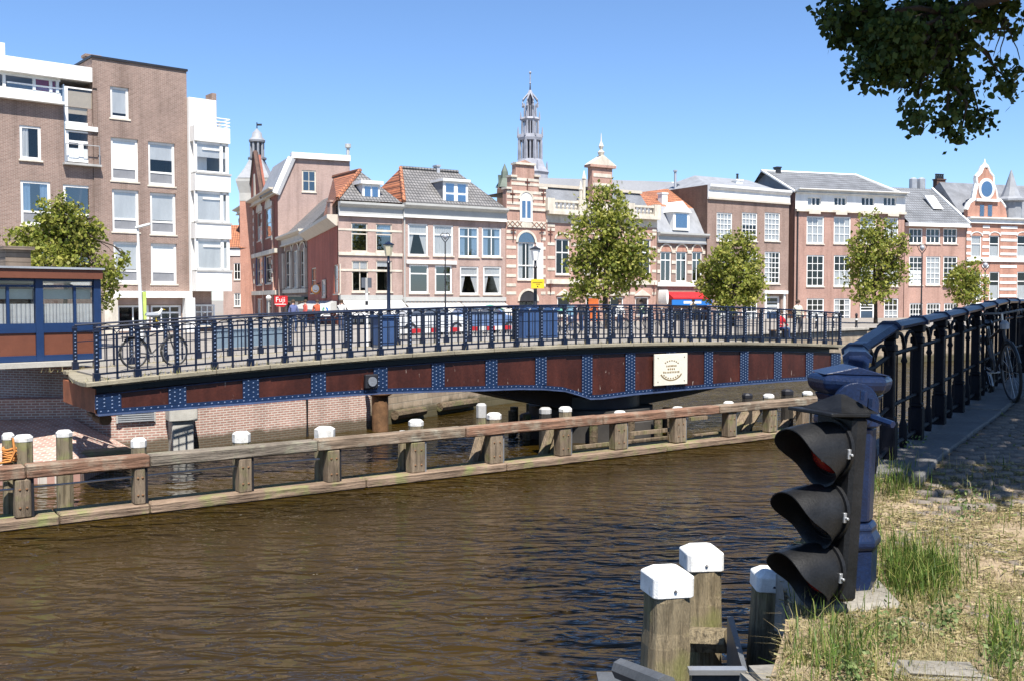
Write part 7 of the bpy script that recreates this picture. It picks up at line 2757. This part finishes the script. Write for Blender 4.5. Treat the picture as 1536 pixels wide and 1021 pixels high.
def big_pile(px, pyt, y, wpx, zbase, rot, lean, label, capm=capw, hcap=None):
    p = at_y(px, pyt, y)
    r = wpx * y / F / 2
    t = tag(empty('bank_pile', (p.x, p.y, zbase)), label, 'pile', 'white-topped piles at the near bank')
    t.rotation_euler = (lean[0], lean[1], rot)
    h = p.z - zbase
    hc = hcap or r * 1.25
    k = 12
    m = MB()
    # square with chamfered corners, split and worn
    prev = None
    levels = [-.9, 0, .15, h * .4, h * .7, h - hc]
    for li, z in enumerate(levels):
        ring = []
        for j in range(16):
            a = 2 * math.pi * j / 16
            sq = 1 / max(abs(math.cos(a)), abs(math.sin(a)))
            rr = r * min(sq, 1.16) * (1.06 if z < .2 else 1.0) * (1 + R.uniform(-.035, .02))
            ring.append((rr * math.cos(a), rr * math.sin(a), z))
        n0 = len(m.v)
        m.v += ring
        if prev is not None:
            for j in range(16):
                m.f.append((prev + j, prev + (j + 1) % 16, n0 + (j + 1) % 16, n0 + j))
        prev = n0
    m.f.append(tuple(prev + j for j in range(16)))
    part('shaft', m, bigw, t)
    rc = r * 1.03
    cc_ = r * .42
    oc = lambda q, z, c: [(-q + c, -q, z), (q - c, -q, z), (q, -q + c, z), (q, q - c, z), (q - c, q, z), (-q + c, q, z), (-q, q - c, z), (-q, -q + c, z)]
    m = MB()
    lay = [oc(rc, h - hc + .002, cc_ * .5), oc(rc, h - .035, cc_ * .5), oc(rc * .62, h, cc_ * .5)]
    for l in lay:
        m.v += l
    for q in range(2):
        for j in range(8):
            m.f.append((q * 8 + j, q * 8 + (j + 1) % 8, (q + 1) * 8 + (j + 1) % 8, (q + 1) * 8 + j))
    m.f.append(tuple(16 + j for j in range(8)))
    m.f.append(tuple(reversed(range(8))))
    cpo = part('cap', m, capm, t, bev=.006)
    part('cap_nail', MB().lathe([(.012, 0), (.004, .01)], 6, (0, 0, 0)), black, cpo).location = (0, -rc - .002, h - hc * .72)
    return t


big_pile(998, 850, 5.77, 64, 1.95, .25, (0, .02), 'nearest weathered pile with a white peaked cap, left of the three by the bank')
big_pile(1052, 817, 6.9, 55, 1.85, .1, (0, 0), 'pile with white cap standing between the other two, farthest into the canal')
big_pile(1143, 849, 6.35, 50, 1.4, .0, (.03, .05), 'white-topped pile in the shadow of the boat signal, right of the three')
# frame the piles stand in
plat = tag(empty('pile_frame', (1.0, 5.9, 1.9)), 'grey steel and timber frame around the feet of the bank piles', 'frame')
sg_ = mk('grey frame steel', (0.10, 0.105, 0.11), .5, vary=.3, scale=4, fine=.3)
a, b = at_y(932, 1003, 5.45), at_y(1000, 1030, 4.9)
o_ = Vector((1.0, 5.9, 1.9))
part('angle_beam', MB().tube([a - o_, (a + b) / 2 - o_, b - o_], .06, 8), sg_, plat, smooth=40)
a, b = at_y(1036, 958, 6.7), at_y(1090, 960, 6.6)
part('cross_timber', MB().tube([a - o_, b - o_], .085, 6), bigw, plat)
tr0 = at_y(1065, 985, 5.7) - o_
part('trough_front', MB().box(tr0.x - .14, tr0.x + .14, tr0.y - .2, tr0.y - .17, tr0.z - .5, tr0.z - .02), sg_, plat)
part('trough_rim', MB().box(tr0.x - .16, tr0.x + .16, tr0.y - .23, tr0.y - .165, tr0.z - .018, tr0.z + .01), steel, plat)
part('trough_floor', MB().box(tr0.x - .14, tr0.x + .3, tr0.y - .165, tr0.y + .7, tr0.z - .45, tr0.z - .4), black, plat)
part('trough_side', MB().hexa([(tr0.x + .145, tr0.y - .2, tr0.z - .5), (tr0.x + .17, tr0.y - .2, tr0.z - .5), (tr0.x + .3, tr0.y + .75, tr0.z - .5), (tr0.x + .26, tr0.y + .75, tr0.z - .5),
                               (tr0.x + .145, tr0.y - .2, tr0.z), (tr0.x + .17, tr0.y - .2, tr0.z), (tr0.x + .3, tr0.y + .75, tr0.z), (tr0.x + .26, tr0.y + .75, tr0.z)]), sg_, plat)
part('foot_plate', MB().box(-.5, -.2, -.35, -.05, -.02, .0), sg_, plat)
# grey stones at the water's edge
def stone(x, y, z, sx, sy, sz, rzv, label):
    bm = bmesh.new()
    bmesh.ops.create_cube(bm, size=1)
    bmesh.ops.bevel(bm, geom=bm.edges[:], offset=.12, segments=2, affect='EDGES')
    for v in bm.verts:
        v.co += Vector((R.gauss(0, .02), R.gauss(0, .02), R.gauss(0, .02)))
        v.co = Vector((v.co.x * sx, v.co.y * sy, v.co.z * sz))
    me = D.meshes.new('kerb_stone')
    bm.to_mesh(me)
    bm.free()
    fixn(me, 40)
    return tag(link('kerb_stone', me, concrete, None, (x, y, z), rzv), label, 'stone', 'loose kerb stones in the dry grass')


q = on_z(1190, 905, 2.3)
stone(q.x + .03, q.y, 2.2, .2, .25, .2, .4, 'rounded grey stone block below the boat signal at the edge')
q = on_z(1408, 1005, 2.38)
stone(q.x, q.y, 2.33, .42, .22, .13, -.1, 'flat pale kerb stone in the grass at the bottom right')
q = on_z(1190, 1012, 2.34)
stone(q.x, q.y, 2.24, .45, .3, .22, .2, 'sunlit timber-brown kerb stone beside the shaded pile at the bottom edge')
q = on_z(1375, 935, 2.38)
stone(q.x, q.y, 2.31, .13, .34, .14, .5, 'narrow half-buried grey kerb stone right of the post footing')

# ------------------------------------------------------------------ grass and weeds on the bank
def blades(pts, hmin, hmax, wid, lean):
    n_ = len(pts)
    P = np.array(pts)
    a = NR.uniform(0, 2 * math.pi, n_)
    h = NR.uniform(hmin, hmax, n_)
    l = np.abs(NR.normal(0, lean, n_)) * h
    d = np.stack([np.cos(a), np.sin(a), 0 * a], 1)
    s = np.stack([-np.sin(a), np.cos(a), 0 * a], 1) * (wid * NR.uniform(.6, 1.3, n_))[:, None]
    up = np.array([0, 0, 1.0])
    mid = P + d * (l * .35)[:, None] + up * (h * .6)[:, None]
    tip = P + d * l[:, None] + up * (h * (1 - .25 * np.minimum(1, l / h)))[:, None]
    q1 = np.stack([P - s, P + s, mid + s * .7, mid - s * .7], 1)
    q2 = np.stack([mid - s * .7, mid + s * .7, tip + s * .1, tip - s * .1], 1)
    return np.concatenate([q1, q2])


def scatter(n_, fn):
    out = []
    while len(out) < n_:
        y = R.uniform(4.0, 8.2)
        x = R.uniform(edge_at(y) + .08, y * .56)
        if R.random() < fn(x, y):
            out.append((x, y, gh(y) - .03))
    return out


def px_of(x, y):
    return CX + F * x / y, HOR + F * (CZ - gh(y)) / y


def dens_dry(x, y):
    a, b = px_of(x, y)
    w_ = .2
    if b > 880:
        w_ = .55
    if b > 850 and a < 1420:
        w_ = .8
    if b < 750 and b > 715:
        w_ = .35
    if 1320 < a < 1500 and 780 < b < 950:
        w_ = .5
    n_ = math.sin(x * 9 + 1.3 * math.sin(y * 7)) * math.cos(y * 8 + x * 3)
    return max(.015, w_ * (.55 + .6 * n_))


def dens_green(x, y):
    a, b = px_of(x, y)
    g = math.exp(-((a - 1388) / 48) ** 2 - ((b - 868) / 26) ** 2)
    g += .16 * math.exp(-((a - 1260) / 60) ** 2 - ((b - 985) / 35) ** 2)
    g += .3 * math.exp(-((a - 1515) / 25) ** 2 - ((b - 975) / 40) ** 2)
    g += .3 * math.exp(-((a - 1345) / 30) ** 2 - ((b - 730) / 14) ** 2)
    g += .2 * math.exp(-((a - 1345) / 20) ** 2 - ((b - 835) / 30) ** 2)
    return g + .004


P1_ = blades(scatter(27000, dens_dry), .015, .075, .0022, 1.3)
P1b = blades(scatter(900, dens_dry), .1, .2, .0018, .5)
def straw(n_):
    pts = []
    for x, y, z in scatter(n_, lambda x, y: .6 + .4 * math.sin(x * 6 + y * 5)):
        a, l = R.uniform(0, 6.28), R.uniform(.03, .1)
        w_ = .0022
        z += .018 + R.uniform(0, .012)
        dx, dy = l * math.cos(a), l * math.sin(a)
        sx, sy = -w_ * math.sin(a), w_ * math.cos(a)
        pts.append([(x - sx, y - sy, z), (x + sx, y + sy, z + .002), (x + dx + sx, y + dy + sy, z + R.uniform(0, .015)), (x + dx - sx, y + dy - sy, z + R.uniform(0, .015))])
    return np.array(pts)


gd = kind(link('dry_grass', quads_mesh('dry_grass', np.concatenate([P1_, P1b, straw(9000)])), drygrass), 'stuff')
gd['label'] = 'straw-coloured dry grass over the dusty bank'
gd['category'] = 'grass'
greeng = leaf_mat('green grass blades', [(0.045, 0.085, 0.014), (0.08, 0.14, 0.022), (0.12, 0.18, 0.03), (0.28, 0.26, 0.08)], .3)
P2_ = blades(scatter(1900, dens_green), .09, .25, .0036, .55)
P2b = blades(scatter(1800, dens_green), .03, .09, .0035, .8)
gg = kind(link('green_grass', quads_mesh('green_grass', np.concatenate([P2_, P2b])), greeng), 'stuff')
gg['label'] = 'tall green grass clump growing beside the navy post'
gg['category'] = 'grass'
# small weeds with broad leaves
W_ = []
for _ in range(1500):
    k = R.choice([(1340, 945), (1510, 985), (1275, 1000), (1450, 800), (1360, 730), (1420, 930)])
    q = on_z(k[0] + R.gauss(0, 16), k[1] + R.gauss(0, 12), 2.40)
    W_.append((q.x, q.y, gh(q.y) + abs(R.gauss(0, .05))))
wd_ = kind(link('bank_weeds', quads_mesh('bank_weeds', leaf_quads(np.array(W_), .022, -.3, .8)), leaf_mat('weed leaves', [(0.07, 0.12, 0.03), (0.13, 0.18, 0.06), (0.20, 0.24, 0.09)], .3)), 'stuff')
wd_['label'] = 'low broad-leaved weeds among the dry grass'
wd_['category'] = 'weeds'
# grass tufts at cobble border and moss between cobbles
W_ = []
for _ in range(2600):
    x, y = R.uniform(2.6, 7.5), R.uniform(7.3, 13.5)
    if x < edge_at(y) + .65 or x / y > .56 or math.sin(x * 2.3 + y * 1.1) * math.sin(y * 2 - x) < .1:
        continue
    W_.append((x, y, gh(y) - .005))
ms_ = kind(link('moss_tufts', quads_mesh('moss_tufts', leaf_quads(np.array(W_), .03, -.2, .6)), leaf_mat('moss', [(0.06, 0.09, 0.02), (0.12, 0.13, 0.04), (0.2, 0.17, 0.07)], .2)), 'stuff')
ms_['label'] = 'moss and grass between the shaded cobbles'
ms_['category'] = 'moss'

# ------------------------------------------------------------------ bicycles on the quay railing
by = 11.95
bx = 6.0
g1 = at_y(1478, 590, 11.9)
bicycle((g1.x + .28, g1.y + .22, gh(11.9) + .012), ra + math.pi + .42, 'dark bicycle leaning on the quay railing, front wheel towards the camera', black, lean=.10)
g2 = at_y(1545, 585, 12.0)
bicycle((g2.x + .5, g2.y + .5, gh(12.6) + .012), ra + math.pi + .05, 'second bicycle on the quay railing cut off by the right edge', MATS['rusty iron'], lean=.08)

# ------------------------------------------------------------------ big linden overhead, trunk just outside the frame on the right
TB = Vector((9.2, 7.2, gh(7.2)))
ot = tag(empty('overhanging_linden', TB), 'large dark-leaved tree overhanging from the upper right corner', 'tree')
m = MB()
trk = limb(m, (0, 0, -.2), (-.6, .5, 5.2), .38, .24, 12, .015)
part('trunk', m, bark, ot, smooth=60)


def L(px, py, y):
    return at_y(px, py, y) - TB


lob = [((c[0] - TB.x, c[1] - TB.y, c[2] - TB.z), r) for c, r in (((6.3, 5.8, 9.0), (2.9, 2.6, 1.8)), ((6.3, 9.0, 9.3), (3.3, 3.2, 2.2)), ((4.2, 10.2, 9.8), (2.8, 3.2, 1.8)),
       ((7.6, 12.0, 9.5), (3.1, 3.2, 2.0)), ((5.0, 7.4, 10.6), (3.1, 3.1, 2.0)), ((9.2, 8.0, 9.5), (3.0, 3.6, 2.5)), ((4.3, 5.0, 10.2), (2.2, 2.2, 1.5)))]
vis_lobes = []
for (px, py, rx, ry, y) in ((1255, 20, 45, 30, 9.2), (1300, 40, 55, 45, 9.4), (1340, 65, 55, 50, 9.0), (1380, 45, 60, 60, 9.6), (1425, 50, 45, 55, 9.3), (1360, 105, 40, 32, 9.2), (1315, 105, 45, 22, 9.0),
                             (1376, 145, 26, 30, 9.1), (1372, 178, 22, 16, 9.1), (1425, 125, 34, 26, 9.3), (1450, 160, 28, 24, 9.3), (1420, 185, 28, 16, 9.2), (1470, 175, 18, 18, 9.3), (1440, 205, 14, 12, 9.2),
                             (1500, 110, 26, 22, 9.4), (1525, 130, 18, 18, 9.6), (1490, 20, 45, 18, 9.5), (1525, 45, 14, 14, 9.6)):
    c = L(px, py, y)
    s = y / F
    vis_lobes.append(((c.x, c.y, c.z), (rx * s * .9, rx * s, ry * s * .9)))
m = MB()
for c, r in lob:
    pts = limb(m, trk[4], c, .17, .06, 8, .04)
    for _ in range(7):
        d = Vector((R.gauss(0, 1), R.gauss(0, 1), R.gauss(0, .6))).normalized()
        limb(m, pts[R.choice([1, 2, 3])], Vector(c) + Vector((d.x * r[0], d.y * r[1], d.z * r[2])) * .8, .06, .012, 5, .05)
hub = Vector(L(1420, 20, 9.3))
limb(m, trk[4], hub, .12, .05, 7, .03)
for c, r in vis_lobes:
    limb(m, hub, Vector(c), .03, .006, 4, .04)
for (xa, ya, xb, yb) in ((1508, 25, 1490, 85), (1508, 25, 1500, 88), (1510, 28, 1530, 90), (1500, 30, 1482, 70)):
    limb(m, L(xa, ya, 9.4), L(xb, yb, 9.4), .008, .004, 4, .02)
part('branches', m, bark, ot, smooth=60)
P = clumps(lob, 2600, 24, .24)
# keep the outer crown out of the open sky of the view: only foliage the picture shows may hang there
Wp = P + np.array(TB)
keep = np.ones(len(P), bool)
for i, q in enumerate(Wp):
    if q[1] > .5:
        px_, py_ = CX + F * q[0] / q[1], HOR - F * (q[2] - CZ) / q[1]
        if px_ < 1545 and py_ > -25:
            keep[i] = False
    k_s = (q[2] - 2.8) / math.tan(SUN_EL)
    if q[1] - SUN_H.y * k_s < 7.5 + .3 * math.sin(q[0] * 2.1) + .25 * math.sin(q[0] * 5.3):
        keep[i] = False
P = P[keep]
P2v = clumps(vis_lobes, 540, 14, .045, .08, 1.25)
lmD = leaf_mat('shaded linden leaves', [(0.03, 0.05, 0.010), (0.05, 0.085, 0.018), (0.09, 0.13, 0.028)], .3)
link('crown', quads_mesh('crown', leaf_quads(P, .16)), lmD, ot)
nlf = len(P2v) - 300
idx = NR.permutation(len(P2v))
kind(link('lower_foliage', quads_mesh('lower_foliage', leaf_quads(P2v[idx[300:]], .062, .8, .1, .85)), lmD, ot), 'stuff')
lfm = MB()
lfm.v += [(0, 0, 0), (.021, .009, -.015), (.03, .0, -.04), (.017, -.005, -.07), (0, 0, -.086), (-.017, -.005, -.07), (-.03, 0, -.04), (-.021, .009, -.015)]
lfm.f += [(0, 1, 2, 3, 4), (0, 4, 5, 6, 7)]
lme = lfm.mesh('leaf')
lme.materials.append(lmD)
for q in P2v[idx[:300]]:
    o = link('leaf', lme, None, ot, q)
    o.rotation_euler = (R.uniform(-.8, .8), R.uniform(-.8, .8), R.uniform(0, 6.28))
